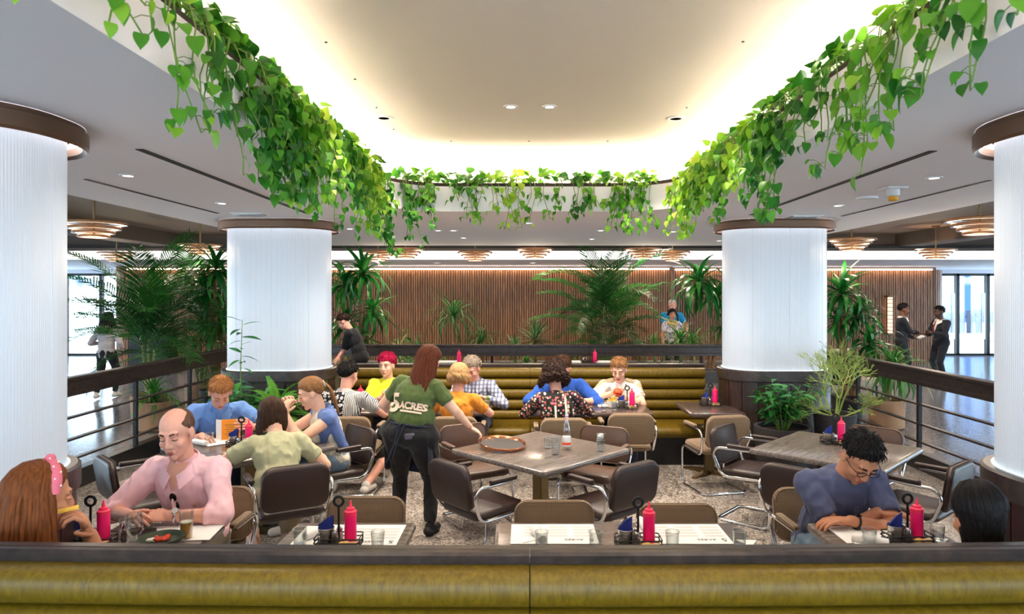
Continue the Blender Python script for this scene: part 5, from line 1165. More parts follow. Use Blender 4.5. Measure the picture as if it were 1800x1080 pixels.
def flush_jobs():
    tmp = []
    for mb, voxel, smooth, *_ in JOBS:
        me = bpy.data.meshes.new('tmp'); me.from_pydata(mb.v, [], mb.f); o = bpy.data.objects.new('tmp', me); COL.objects.link(o)
        r_ = o.modifiers.new('r', 'REMESH'); r_.mode = 'VOXEL'; r_.voxel_size = voxel; r_.use_smooth_shade = True
        if smooth: s_ = o.modifiers.new('s', 'SMOOTH'); s_.iterations = smooth; s_.factor = 0.5
        tmp.append(o)
    dg = bpy.context.evaluated_depsgraph_get(); dg.update(); out = []
    for o in tmp: out.append(bpy.data.meshes.new_from_object(o.evaluated_get(dg)))
    for o in tmp: me = o.data; bpy.data.objects.remove(o); bpy.data.meshes.remove(me)
    for me, (mb, voxel, smooth, name, mat, parent, folds, after, label, ident) in zip(out, JOBS):
        me.name = name
        if folds:
            n = len(me.vertices); co = np.empty(n * 3, 'f'); me.vertices.foreach_get('co', co); co = co.reshape(-1, 3); no = np.empty(n * 3, 'f'); me.vertex_normals.foreach_get('vector', no); no = no.reshape(-1, 3); off = Vector((ident * 3.1, 0, 0))
            d = np.array([noise.noise(Vector((c[0] * 9, c[1] * 9, c[2] * 6)) + off) + 0.5 * noise.noise(Vector((c[0] * 22, c[1] * 22, c[2] * 13)) + off) for c in co]); d = -np.abs(d) * 1.6 + 0.4
            co = co + no * (d * folds)[:, None]; me.vertices.foreach_set('co', co.astype('f').ravel()); me.update()
        if after: after(me)
        me.polygons.foreach_set('use_smooth', [True] * len(me.polygons)); obj(name, me, mat, parent, label=label)
    JOBS.clear()
def append_mesh(me, mb):
    bm = bmesh.new(); bm.from_mesh(me); vs = [bm.verts.new(v) for v in mb.v]; bm.verts.index_update()
    for f in mb.f:
        try: bm.faces.new([vs[i] for i in f])
        except ValueError: pass
    bm.to_mesh(me); bm.free()
def ik(a, c, l1, l2, pole):
    d = c - a; L = min(d.length, (l1 + l2) * 0.998); d.normalize(); c = a + d * L; x = (l1 * l1 - l2 * l2 + L * L) / (2 * L); h = math.sqrt(max(1e-8, l1 * l1 - x * x))
    p = Vector(pole); p = p - d * p.dot(d); p = p.normalized() if p.length > 1e-5 else d.orthogonal().normalized(); return a + d * x + p * h, c
NP = [0]; DEBUG = False
def person(label, loc, face, seated=True, s=1.04, b=1.0, female=False, lean=(5, 8), side=0, twist=0, head=(10, 0, 0), hs=1.08, skin='skin_fair', hair=None, top='white_tee', sleeve='short', pants='dark_jeans', pant_len=1.0, shoes='shoe_black', wrist=(None, None), elbow=(None, None), hand=(None, None), palm=(None, None), curl=(0.35, 0.35), feet=(None, None), vox=0.010, eyes='down', brow='hair_darkbrown', lips='lip', seat=0.44, neckline=0.0, extras=None, group=None, hip_scale=1.0, tuck=False, leg=1.0):
    NP[0] += 1; ident = NP[0]; rz = yaw(*face); loc = Vector(loc); t = thing('person', label, 'person', loc, rz, group); Mi = (Matrix.Translation(loc) @ Matrix.Rotation(rz, 4, 'Z')).inverted()
    W2L = lambda p: Mi @ Vector(p); D2L = lambda d: Mi.to_3x3() @ Vector(d)
    hz = (seat + 0.085 * s) if seated else 0.90 * s; Pv = Vector((0, 0, hz)); sl = R(side)
    up = lambda a: Vector((math.sin(sl), math.sin(R(a)) * math.cos(sl), math.cos(R(a)) * math.cos(sl)))
    u1, u2 = up(lean[0]), up(lean[1]); sp = 0.91 if seated else 1.0; mid = Pv + u1 * 0.23 * s * sp; N = mid + u2 * 0.27 * s * sp
    rx0 = Vector((1, 0, 0)); rx = Matrix.Rotation(R(twist), 3, 'Z') @ rx0; rx = (rx - u2 * rx.dot(u2)).normalized(); f2 = u2.cross(rx); f1 = u1.cross(rx0).normalized(); r1 = f1.cross(u1).normalized()
    M1 = Matrix((r1, f1, u1)).transposed(); M2 = Matrix((rx, f2, u2)).transposed()
    shw = (0.158 if female else 0.178) * s * (0.9 + 0.1 * b); S = [N - u2 * 0.055 * s + rx * shw * k for k in (1, -1)]      # right, left
    Hm = Matrix.Rotation(R(head[1]), 3, 'Z') @ Matrix.Rotation(R(-head[0]), 3, 'X') @ Matrix.Rotation(R(head[2]), 3, 'Y'); uh = Hm @ Vector((0, 0, 1)); fh = Hm @ Vector((0, 1, 0)); k = s * hs
    Hc = N + (u2 * 0.6 + uh * 0.5).normalized() * 0.075 * s + uh * 0.10 * k + fh * 0.022 * k
    HM = Matrix.Translation(Hc) @ (Hm * k).to_4x4(); hp = lambda x, y, z: HM @ Vector((x, y, z))
    if DEBUG: q_ = Matrix.Translation(loc) @ Matrix.Rotation(rz, 4, 'Z') @ Hc; print('HEAD %2d px %.0f %.0f  z %.2f  Y %.2f  %s' % (ident, 921 + 1200 * q_.x / q_.y, 517 - 1200 * (q_.z - H) / q_.y, q_.z, q_.y, label[:40]))
    # ---- limbs
    E = []; Wr = []; HD = []; HN = []
    for i, sg in enumerate((1, -1)):
        if wrist[i] is None: w = S[i] + Vector((sg * 0.06, 0.06, -0.50 * s)) if not seated else Vector((sg * 0.14, 0.30, hz + 0.14))
        else: w = W2L(wrist[i])
        pole = D2L(elbow[i]) if elbow[i] is not None else Vector((sg * 0.6, -0.6, -0.6)); e, w = ik(S[i], w, 0.285 * s, 0.255 * s, pole); E.append(e); Wr.append(w)
        hd = D2L(hand[i]).normalized() if hand[i] is not None else (w - e).normalized(); HD.append(hd)
        pn = D2L(palm[i]) if palm[i] is not None else Vector((0, 0, -1)); pn = pn - hd * pn.dot(hd); pn = pn.normalized() if pn.length > 1e-3 else hd.orthogonal().normalized(); HN.append(pn)
    hips = [Pv + r1 * 0.092 * s * sg * (0.9 + 0.1 * b) * hip_scale for sg in (1, -1)]; K = []; A = []
    for i, sg in enumerate((1, -1)):
        if feet[i] is not None: a = W2L(feet[i]); a.z = feet[i][2]
        else: a = Vector((sg * 0.13, 0.40 * s, 0.085)) if seated else Vector((sg * 0.095, 0, 0.085))
        kn, a = ik(hips[i], a, 0.43 * s, 0.42 * s, Vector((sg * 0.12, 1, 0.9 if seated else 0))); K.append(kn); A.append(a)
    # ---- body
    B = MB(); g = b
    def torso(m, e, hip=True):
        if hip: m.ellipsoid(Pv + u1 * 0.0, ((0.165 * g * hip_scale + e) * s, (0.125 * g + e) * s, (0.13 + e) * s), M1)
        m.ellipsoid(Pv.lerp(mid, 0.6 if hip else 0.62), ((0.148 * g + e) * s, (0.108 * g + e) * s, (0.17 + e) * s), M1)
        m.ellipsoid(mid + u2 * 0.10 * s, ((0.160 * (0.6 + 0.4 * g) + e) * s, (0.112 * g + e) * s, (0.175 + e) * s), M2); (sleeve == 'none' and e > 0) or m.capsule(S[0], (0.058 + e) * s, S[1], (0.058 + e) * s, squash=1.0)
        m.ellipsoid(N - u2 * 0.05 * s - f2 * 0.015 * s, ((0.115 + e) * s, (0.075 + e) * s, (0.055 + e) * s), M2)
        if female:
            for sg in (1, -1): m.ellipsoid(mid + u2 * 0.06 * s + rx * 0.07 * s * sg + f2 * (0.075 + 0.03 * g) * s, ((0.06 + e) * s, (0.05 + e) * s, (0.06 + e) * s), M2)
    torso(B, 0); B.capsule(N - u2 * 0.03 * s, 0.058 * s, hp(0, -0.018, -0.05), 0.052 * k, 14)
    E3 = lambda c, r, M=None: B.ellipsoid(hp(*c), tuple(x * k for x in r), Hm, 18, 12)
    E3((0, -0.012, 0.032), (0.075, 0.095, 0.085)); E3((0, 0.022, -0.035), (0.062, 0.068, 0.085)); E3((0, 0.028, -0.083), (0.046, 0.052, 0.036)); E3((0, 0.070, -0.102), (0.020, 0.018, 0.018))
    for sg in (1, -1): E3((sg * 0.038, 0.056, -0.032), (0.024, 0.026, 0.026)); E3((sg * 0.077, -0.004, -0.008), (0.010, 0.021, 0.034)); E3((sg * 0.012, 0.094, -0.034), (0.009, 0.011, 0.008))
    B.capsule(hp(-0.034, 0.074, 0.026), 0.014 * k, hp(0.034, 0.074, 0.026), 0.014 * k); B.capsule(hp(0, 0.084, 0.018), 0.0085 * k, hp(0, 0.104, -0.027), 0.0125 * k); B.capsule(hp(-0.016, 0.086, -0.066), 0.009 * k, hp(0.016, 0.086, -0.066), 0.009 * k)
    F = MB()
    for i, sg in enumerate((1, -1)):
        B.capsule(S[i], 0.056 * s * (0.8 + 0.2 * g), E[i], 0.043 * s * (0.8 + 0.2 * g)); B.capsule(E[i], 0.044 * s * (0.8 + 0.2 * g), Wr[i], 0.028 * s); B.ellipsoid(E[i].lerp(Wr[i], 0.28), (0.047 * s,) * 3)
        hd, pn = HD[i], HN[i]; lat = hd.cross(pn).normalized(); hM = Matrix((lat, hd, pn)).transposed(); q = s
        B.ellipsoid(Wr[i] + hd * 0.048 * q, (0.042 * q, 0.056 * q, 0.019 * q), hM); c_ = curl[i]
        for j in range(4):       # index finger first, next to the thumb
            o_ = (1.5 - j) * 0.0205 * q * sg; Ls = (0.040, 0.045, 0.042, 0.033)[j] * q; p = Wr[i] + hd * 0.085 * q + lat * o_; a = 0; pts = [p - hd * 0.03 * q, p]; rr = [0.010 * q, 0.0098 * q]
            for seg, f_ in ((1.0, 0.55), (0.72, 1.0), (0.55, 0.8)):
                a += c_ * f_ * 1.35; p = p + (hd * math.cos(a) + pn * math.sin(a) + lat * o_ * 4).normalized() * Ls * seg; pts.append(p); rr.append((0.0095, 0.0088, 0.0072)[len(pts) - 3] * q)
            pts.append(p + (pts[-1] - pts[-2]).normalized() * 0.004); rr.append(0.003); F.tube(pts, rr, 8)
        td = (hd * 0.75 + lat * sg * 0.75 + pn * (0.2 + 0.5 * c_)).normalized()
        p = Wr[i] + hd * 0.022 * q + lat * sg * 0.026 * q; p2 = p + td * 0.042 * q; td2 = (td + hd * 0.5 + pn * 0.35 * c_).normalized(); F.tube([p - td * 0.01, p, p2, p2 + td2 * 0.028 * q, p2 + td2 * 0.034 * q], [0.012 * q, 0.0125 * q, 0.0105 * q, 0.0085 * q, 0.003], 8)
        B.capsule(hips[i], 0.088 * s * g, K[i], 0.058 * s * (0.75 + 0.25 * g)); B.capsule(K[i], 0.057 * s * (0.75 + 0.25 * g), A[i], 0.036 * s); B.ellipsoid(K[i].lerp(A[i], 0.3), (0.058 * s,) * 3)
        fd = (Vector((sg * 0.2, 1, 0)).normalized()); B.capsule(A[i] + Vector((0, 0, -0.045)) - fd * 0.03, 0.033 * s, A[i] + fd * 0.13 * s + Vector((0, 0, -0.055)), 0.026 * s)
    remesh_job(B, vox, 3, 'body', skin, t, 0, lambda me, F=F: append_mesh(me, F))
    # ---- clothes
    if top:
        T = MB(); torso(T, 0.014, not tuck)
        if not tuck: T.ellipsoid(Pv + u1 * 0.02, ((0.178 * g * hip_scale + 0.006) * s, (0.14 * g) * s, 0.12 * s), M1)
        T.capsule(N - u2 * 0.06 * s, 0.080 * s, N + u2 * (0.0 + neckline) * s, 0.070 * s, flat=True)
        for i in range(2):
            if sleeve == 'none': continue
            e1 = E[i] if sleeve in ('long', 'three') else S[i].lerp(E[i], 0.66)
            T.capsule(S[i], 0.074 * s * (0.8 + 0.2 * g), e1, (0.060 if sleeve != 'long' else 0.054) * s * (0.8 + 0.2 * g) + (0.004 if sleeve == 'short' else 0), flat=(sleeve == 'short')); T.ellipsoid(S[i], (0.076 * s,) * 3)
            if sleeve == 'three': T.capsule(E[i], 0.058 * s, E[i].lerp(Wr[i], 0.32), 0.057 * s, flat=True)
            if sleeve == 'long': T.capsule(E[i], 0.054 * s, E[i].lerp(Wr[i], 0.92), 0.040 * s, flat=True)
        remesh_job(T, max(vox, 0.008), 4, 'shirt', top, t, 0.014, None, None, ident)
    if pants:
        Q = MB()
        if tuck: Q.ellipsoid(Pv + u1 * 0.07 * s, (0.148 * g * s, 0.116 * g * s, 0.15 * s), M1)
        Q.ellipsoid(Pv, ((0.172 * g * hip_scale + 0.01) * s, (0.132 * g + 0.01) * s, 0.135 * s), M1)
        for i in range(2):
            Q.capsule(hips[i], 0.100 * s * g * leg, K[i], 0.070 * s * (0.75 + 0.25 * g) * leg)
            if pant_len > 0.5: Q.capsule(K[i], 0.069 * s * (0.75 + 0.25 * g), K[i].lerp(A[i], min(1, pant_len) * 0.95), 0.052 * s * leg, flat=True); Q.ellipsoid(K[i].lerp(A[i], 0.3), (0.066 * s * leg,) * 3)
        remesh_job(Q, max(vox, 0.010), 4, 'trousers' if pant_len > 0.5 else 'shorts', pants, t, 0.008, None, None, ident + 40)
    for i, sg in enumerate((1, -1)):
        fd = Vector((sg * 0.2, 1, 0)).normalized(); Sh = MB(); a = A[i]; Sh.capsule(a + Vector((0, 0, -0.040)) - fd * 0.035, 0.042 * s, a + fd * 0.14 * s + Vector((0, 0, -0.05)), 0.036 * s); Sh.capsule(a + Vector((0, 0, 0.0)), 0.042 * s, a + Vector((0, 0, -0.04)), 0.044 * s)
        Sh.v = [(x, y, max(z, a.z - 0.082)) for x, y, z in Sh.v]; Sh.build('shoe', shoes, t, ang=60)
    # ---- face
    def hobj(m, name, mat, ang=60): o = m.build(name, mat, t, ang=ang); o.matrix_local = HM; return o
    for sg in (1, -1):
        m = MB()
        if eyes == 'open':
            m.ellipsoid((sg * 0.031, 0.0775, 0.004), (0.0135, 0.010, 0.0085)); hobj(m, 'eye', 'eye_white'); m = MB(); m.ellipsoid((sg * 0.031, 0.0845, 0.004), (0.0058, 0.005, 0.0062)); hobj(m, 'iris', 'eye_dark'); m = MB(); m.tube([(sg * 0.018, 0.086, 0.008), (sg * 0.031, 0.090, 0.0125), (sg * 0.045, 0.082, 0.008)], 0.0018, 5); hobj(m, 'lashes', 'eye_dark')
        else:
            m.ellipsoid((sg * 0.031, 0.0765, 0.003), (0.0135, 0.0105, 0.0095)); hobj(m, 'eyelid', skin); m = MB(); m.tube([(sg * 0.018, 0.084, -0.001), (sg * 0.031, 0.087, -0.0045), (sg * 0.045, 0.079, -0.001)], 0.0017, 5); hobj(m, 'lashes', 'eye_dark')
        m = MB(); m.tube([(sg * 0.014, 0.090, 0.026), (sg * 0.030, 0.089, 0.032), (sg * 0.050, 0.074, 0.026)], [0.0035, 0.004, 0.002], 6); hobj(m, 'eyebrow', brow)
    m = MB(); m.tube([(-0.022, 0.086, -0.067), (-0.008, 0.0945, -0.064), (0, 0.095, -0.0655), (0.008, 0.0945, -0.064), (0.022, 0.086, -0.067)], [0.002, 0.0045, 0.004, 0.0045, 0.002], 6); m.tube([(-0.018, 0.087, -0.072), (0, 0.094, -0.0755), (0.018, 0.087, -0.072)], [0.002, 0.005, 0.002], 6); hobj(m, 'lips', lips)
    # ---- hair
    if hair: hair(hobj, HM, ident)
    info = dict(t=t, HM=HM, hobj=hobj, S=S, E=E, W=Wr, N=N, mid=mid, u1=u1, u2=u2, f2=f2, rx=rx, P=Pv, HD=HD, HN=HN, s=s, M2=M2, hips=hips, K=K, A=A)
    if extras: extras(info)
    return info
def smoothstep(a, b, x): x = min(1, max(0, (x - a) / (b - a))); return x * x * (3 - 2 * x)
def hair_cap(mat, t=0.014, front=0.42, side=-0.12, back=-0.85, rough=0.05, bald=0, fuzz=18, strands=700, slen=0.03):
    def fn(hobj, HM, ident):
        m = MB(); V = []; F = []; nu, nw = 64, 44; R3 = (0.0772, 0.0968, 0.0870)
        for i in range(nw + 1):
            th = PI * i / nw
            for k in range(nu):
                a = 2 * PI * k / nu; d = Vector((math.sin(th) * math.sin(a), math.sin(th) * math.cos(a), math.cos(th)))
                hl = side + (front - side) * smoothstep(0.1, 0.85, d.y) if d.y > 0 else side + (back - side) * smoothstep(0.0, 0.75, -d.y)
                if abs(d.y - 0.12) < 0.16: hl -= 0.22 * (1 - abs(d.y - 0.12) / 0.16)          # sideburns before the ears
                hl += 0.05 * noise.noise(Vector((a * 3, ident, 0)))
                w1 = smoothstep(hl - 0.05, hl + 0.05, d.z); w2 = smoothstep(hl - 0.02, hl + 0.55, d.z)
                if bald: bl = bald * smoothstep(0.40, 0.74, d.z + 0.55 * max(0, d.y) + 0.12 * noise.noise(d * 4)) * smoothstep(-0.75, -0.2, d.y); w1 *= 1 - bl; w2 *= 1 - bl
                st = noise.noise(Vector((d.x * fuzz, d.y * fuzz * 0.35, d.z * fuzz * 0.35)) + Vector((ident, 0, 0))) + 0.6 * noise.noise(d * fuzz * 2.1)
                f = 0.945 + 0.058 * w1 + (t / 0.085) * (0.15 * w1 + 0.85 * w2) + rough * st * (0.25 * w1 + 0.75 * w2); V.append((d.x * R3[0] * f, d.y * R3[1] * f - 0.012, d.z * R3[2] * f + 0.032))
        for i in range(nw):
            for k in range(nu): F.append((i * nu + k, (i + 1) * nu + k, (i + 1) * nu + (k + 1) % nu, i * nu + (k + 1) % nu))
        m.add(V, F); rr = random.Random(ident); crown = Vector((0, -0.35, 0.94)); cnt = 0
        while strands and cnt < strands and not bald:
            cnt += 1; i = rr.randrange(2, nw - 2); k = rr.randrange(nu); p = Vector(V[i * nu + k]); d = (p - Vector((0, -0.012, 0.032))).normalized()
            e = Vector((p.x / R3[0], (p.y + 0.012) / R3[1], (p.z - 0.032) / R3[2])).length
            if e < 1.0 + 0.3 * t / 0.085: continue
            tg = d - crown * d.dot(crown); tg = tg - d * tg.dot(d)
            if tg.length < 1e-3: continue
            tg = (tg.normalized() + Vector((rr.uniform(-.5, .5), rr.uniform(-.5, .5), rr.uniform(-.5, .5)))).normalized(); L = slen * rr.uniform(0.6, 1.2); m.tube([p - d * 0.002, p + tg * L * 0.5 + d * 0.0035, p + tg * L - d * 0.001], [0.0032, 0.0028, 0.0006], 4)
        hobj(m, 'hair', mat)
    return fn
def hair_long(mat, L=0.3, az=(75, 285), n=90, wave=0.0, wfreq=20, fall=(0, 0, -1), r=0.0105, pinch=0.0, flare=0.02, cap=0.014, front=0.5, seed=3, side=-0.35, mid_az=180, tuck=0.0):
    def fn(hobj, HM, ident):
        hair_cap(mat, cap, front, side, -0.95, 0.03 if wave < 0.012 else 0.12, strands=0 if wave < 0.012 else 1500, slen=0.045)(hobj, HM, ident); rr = random.Random(seed + ident); m = MB(); inv = HM.to_3x3().inverted(); sc = HM.to_3x3().col[0].length; dn = (inv @ Vector(fall)).normalized()
        for i in range(n):
            a = R(az[0] + (az[1] - az[0]) * (i + rr.random()) / n); lay = rr.uniform(0.98, 1.12); pts = []
            for ph in (8, 30, 52, 74, 92):
                p = R(ph); pts.append(Vector((0.078 * math.sin(p) * math.sin(a), 0.098 * math.sin(p) * math.cos(a) - 0.012, 0.088 * math.cos(p) + 0.032)) * 1.0 * lay + Vector((0, 0, 0.004)))
            out = Vector((math.sin(a), math.cos(a), 0)); e = pts[-1]; l = L * rr.uniform(0.85, 1.05) / sc; K = 10; pw = rr.uniform(0, 6.3)
            for k in range(1, K + 1):
                s_ = k / K; tgt = e + dn * l * s_ + out * flare * math.sin(s_ * PI * 0.7); cen = Vector((0, -0.07, e.z)) + dn * l * s_
                q = tgt.lerp(cen, pinch * s_ ** 0.7 if pinch > 0 else 0) - out * tuck * s_ * s_
                q += Vector((math.cos(pw + wfreq * s_), math.sin(pw + wfreq * s_ * 0.9), 0.3 * math.sin(pw * 2 + wfreq * s_))) * wave; pts.append(q)
            n_ = len(pts); m.tube(pts, [r * rr.uniform(0.8, 1.2) * (0.5 if j == 0 else 1) * (1 if j < n_ - 3 else (n_ - j) / 3.5) for j in range(n_)], 6)
        hobj(m, 'hair_strands', mat)
    return fn
def hair_pony(mat, band='grey_shirt', L=0.22):
    def fn(hobj, HM, ident):
        hair_cap(mat, 0.012, 0.42, -0.2, -0.9, 0.04, strands=0)(hobj, HM, ident); rr = random.Random(5); m = MB()
        for i in range(34):
            a = rr.uniform(0, 6.28); q = rr.uniform(0, 0.026); o_ = Vector((q * math.cos(a), 0.3 * q * math.sin(a), q * math.sin(a)))
            m.tube([Vector((0, -0.095, 0.03)) + o_ * 0.5, Vector((0, -0.125, 0.03)) + o_ * 0.7, Vector((0, -0.15, -0.02)) + o_, Vector((0, -0.15, -0.10)) + o_ * 1.2, Vector((0, -0.14, -0.02 - L)) + o_ * 0.6], [0.008, 0.009, 0.010, 0.009, 0.002], 6)
        hobj(m, 'ponytail', mat); m = MB(); m.tube([(0.024 * math.cos(a), -0.118, 0.03 + 0.024 * math.sin(a)) for a in np.linspace(0, 2 * PI, 16, endpoint=False)], 0.009, 7, True); hobj(m, 'hair_tie', band)
    return fn
def glasses(hobj, mat='black_metal', frame=0.0018, up=(0, 0, 0)):
    for sg in (1, -1):
        m = MB(); m.tube([(sg * 0.032 + 0.023 * math.cos(a) + up[0], 0.101 - 0.003 * abs(math.cos(a)) + up[1], 0.002 + 0.016 * math.sin(a) + up[2]) for a in np.linspace(0, 2 * PI, 20, endpoint=False)], frame, 5, True); m.tube([(sg * 0.055 + up[0], 0.097 + up[1], 0.008 + up[2]), (sg * 0.076 + up[0], 0.06 + up[1], 0.008 + up[2]), (sg * 0.080 + up[0], -0.005 + up[1], 0.004 + up[2])], frame, 5); hobj(m, 'glasses_frame', mat)
    m = MB(); m.tube([(-0.009, 0.101, 0.006), (0, 0.104, 0.009), (0.009, 0.101, 0.006)], frame, 5); hobj(m, 'glasses_bridge', mat)
def part(info, m, name, mat, ang=60): return m.build(name, mat, info['t'], ang=ang)
def ring_pts(c, ax, r, n=16, sq=1.0, up=None):
    ax = Vector(ax).normalized(); x = (Vector(up) - ax * Vector(up).dot(ax)).normalized() if up is not None else ax.orthogonal().normalized(); y = ax.cross(x); return [Vector(c) + x * r * math.cos(a) + y * r * sq * math.sin(a) for a in np.linspace(0, 2 * PI, n, endpoint=False)]
def collar(info, mat, spread=0.05):
    N, u, f, rx, s = (info[k] for k in ('N', 'u2', 'f2', 'rx', 's'))
    for sg in (1, -1):
        m = MB(); V = []; K = 9
        for k in range(K):
            a = PI * k / (K - 1); d = rx * math.sin(a) * sg * 0.072 * s - f * math.cos(a) * 0.070 * s; fr = k / (K - 1); top_ = N + d * (1 + 0.30 * fr ** 3) + u * (0.040 - 0.075 * fr ** 2) * s + f * 0.020 * s * fr + rx * sg * spread * 0.35 * fr ** 2; low = N + d * (1.30 + 0.35 * fr ** 3) + u * (0.0 - 0.095 * fr ** 2) * s + f * 0.03 * s * fr + rx * sg * spread * 0.9 * fr ** 2
            V += [top_, low, low + (low - N).normalized() * 0.004, top_ + d.normalized() * 0.005 + u * 0.004]
        m.add(V, [(4 * k + j, 4 * k + (j + 1) % 4, 4 * k + 4 + (j + 1) % 4, 4 * k + 4 + j) for k in range(K - 1) for j in range(4)] + [(0, 1, 2, 3), (4 * K - 1, 4 * K - 2, 4 * K - 3, 4 * K - 4)]); part(info, m, 'collar', mat, 50)
def watch(info, i, mat='steel'):
    w, e = info['W'][i], info['E'][i]; ax = (w - e).normalized(); c = w - ax * 0.035; m = MB(); m.tube(ring_pts(c, ax, 0.033 * info['s'], 18), 0.007, 6, True); o = part(info, m, 'watch_band', mat); m = MB(); nrm = -info['HN'][i]; nrm = (nrm - ax * nrm.dot(ax)).normalized(); m.tube([c + nrm * 0.030, c + nrm * 0.043], 0.019, 14); part(info, m, 'watch_face', mat if mat == 'steel' else 'lens_dark', 30)
# ---------------------------------------------------------------- the diners and staff
V3 = Vector
# woman with the pink headband, on the near bench
def x1(i):
    h = i['hobj']; m = MB(); pts = []
    for k in range(17):
        a = PI * (k / 16) ; pts.append((0.092 * math.cos(a), 0.012, 0.045 + 0.092 * math.sin(a)) if 0.02 < math.sin(a) else (0.092 * math.cos(a), 0.012, 0.03))
    m.tube(pts, [0.012] + [0.018] * 15 + [0.012], 8, squash=0.45); o = h(m, 'headband', 'pink_band_cloth'); m = MB(); m.ellipsoid((0, 0.012, 0.142), (0.022, 0.018, 0.016)); h(m, 'headband_knot', 'pink_band_cloth')
    for k in range(13):
        a = PI * (0.05 + 0.9 * k / 12); m = MB(); m.ellipsoid((0.103 * math.cos(a), 0.012 + 0.010 * (-1) ** k, 0.045 + 0.103 * math.sin(a)), (0.0035,) * 3, u=8, w=6); h(m, 'pearl', 'pearl')
    m = MB(); m.tube(ring_pts((0.084, -0.005, -0.052), (0, 1, 0.2), 0.016), 0.0016, 5, True); h(m, 'earring', 'steel')
person('woman with long auburn hair and a pearl-studded pink headband eating a fry', (-2.03, 2.72, 0), (0.42, 1), lean=(4, 6), head=(8, -14, 0), s=1.06, female=True, skin='skin_tan', hair=hair_long('hair_auburn', 0.38, (78, 285), 170, 0.004, 5, (0, -0.05, -1), 0.0085, 0.0, 0.03, 0.016, 0.5), top='black_cloth', sleeve='short', pants='dark_jeans', vox=0.006, eyes='down',
       wrist=((-1.83, 2.88, 1.03), (-1.85, 3.14, 0.80)), elbow=((0.4, 0.3, -1), (-0.5, 0, -0.6)), hand=((-0.15, -0.35, 0.95), (0.9, 0.3, 0)), palm=((-0.8, -0.6, -0.1), None), curl=(0.75, 0.4), seat=0.45, extras=x1)
m = MB(); m.box((0, 0, 0), (0.085, 0.016, 0.016)); o = m.build('french_fry', 'fries', ang=0, bevel=0.003, label='single golden fry held by the headband woman', cat='fry'); o.location = (-1.875, 2.80, 1.165); o.rotation_euler = (0.1, -0.1, R(35))
# man in pink
def x2(i):
    collar(i, 'pink_linen'); watch(i, 1); N, u, f, rx, mid = (i[k] for k in ('N', 'u2', 'f2', 'rx', 'mid'))
    m = MB(); p0 = N + f * 0.075 - u * 0.04; p1 = mid + f * 0.165 - u * 0.02; m.tube([p0, p0.lerp(p1, .3) + f * 0.035, p0.lerp(p1, .6) + f * 0.03, p1], [0.006, 0.009, 0.009, 0.009], 6, squash=2.0); part(i, m, 'placket', 'pink_linen')
    def worn(me):        # open neck and hanging sunglasses lie on the shirt front
        bvh = BVHTree.FromPolygons([v.co for v in me.vertices], [p.vertices for p in me.polygons])
        def on(x, z, off): q = N + rx * x - u * z + f * 0.6; h = bvh.ray_cast(q, -f, 1.0); return (h[0] if h[0] else q - f * 0.48) + f * off
        m = MB(); V = []; K = 8
        for k in range(K + 1):
            z = -0.02 + 0.155 * k / K; w = 0.066 * (1 - k / K) + 0.002; V += [on(-w, z, 0.009), on(0, z, 0.011), on(w, z, 0.009)]
        m.add(V, [(3 * k + j, 3 * k + 3 + j, 3 * k + 4 + j, 3 * k + 1 + j) for k in range(K) for j in (0, 1)]); part(i, m, 'open_neck', 'skin_rosy')
        for k in (0, 1): m = MB(); m.ellipsoid(on(0.0, 0.155 + 0.060 * k, 0.014), (0.022, 0.008, 0.027), i['M2']); part(i, m, 'sunglass_lens', 'lens_dark')
        m = MB(); m.tube([on(0, 0.115, 0.008), on(0.012, 0.185, 0.022), on(0, 0.245, 0.010)], 0.003, 5); part(i, m, 'sunglass_frame', 'lens_dark')
    i['letter'] = worn
w2 = person('man in a pale pink linen shirt with sunglasses hung at the neck', (-2.00, 4.16, 0), (-0.10, -1), seat=0.48, lean=(8, 12), side=2, head=(16, 6, 3), s=1.08, b=1.08, hs=1.08, skin='skin_rosy', hair=hair_cap('hair_stubble', 0.004, 0.62, -0.10, -0.8, 0.01, 0.92, 30), top='pink_linen', sleeve='three', pants='khaki', vox=0.0055, wrist=((-2.19, 3.80, 0.815), (-1.98, 3.80, 0.815)), elbow=((-0.9, 0.2, -0.5), (1.0, 0.05, -0.3)), hand=((0.5, -0.6, 0.1), (-0.95, -0.2, 0.05)), palm=((0.6, 0.2, -0.7), (0.1, 0.5, -0.8)), curl=(0.5, 0.55), eyes='down', brow='hair_brown', lips='lip', neckline=-0.03, extras=x2)
for k, jb in enumerate(JOBS):
    if jb[3] == 'shirt' and jb[5] == w2['t']: JOBS[k] = jb[:7] + (w2['letter'],) + jb[8:]
# man in blue polo
person('man with short ginger hair and a blue polo shirt reading the orange menu', (-2.88, 6.43, 0), (0.42, -0.9), seat=0.46, lean=(14, 20), head=(42, 6, 0), s=1.08, b=1.02, skin='skin_rosy', hair=hair_cap('hair_ginger', 0.009, 0.42, -0.05, -0.75, 0.03, 0.0, 22), top='blue_polo', sleeve='short', pants='dark_jeans', vox=0.008, wrist=((-2.84, 6.02, 0.80), (-2.42, 6.10, 0.86)), elbow=((-0.8, 0.2, -0.6), (0.9, 0.5, -0.6)), hand=((0.7, -0.6, -0.1), (-0.3, -0.8, 0.3)), palm=((0, 0, -1), (-0.7, -0.2, 0)), curl=(0.25, 0.5), brow='hair_ginger', extras=lambda i: collar(i, 'blue_polo'))
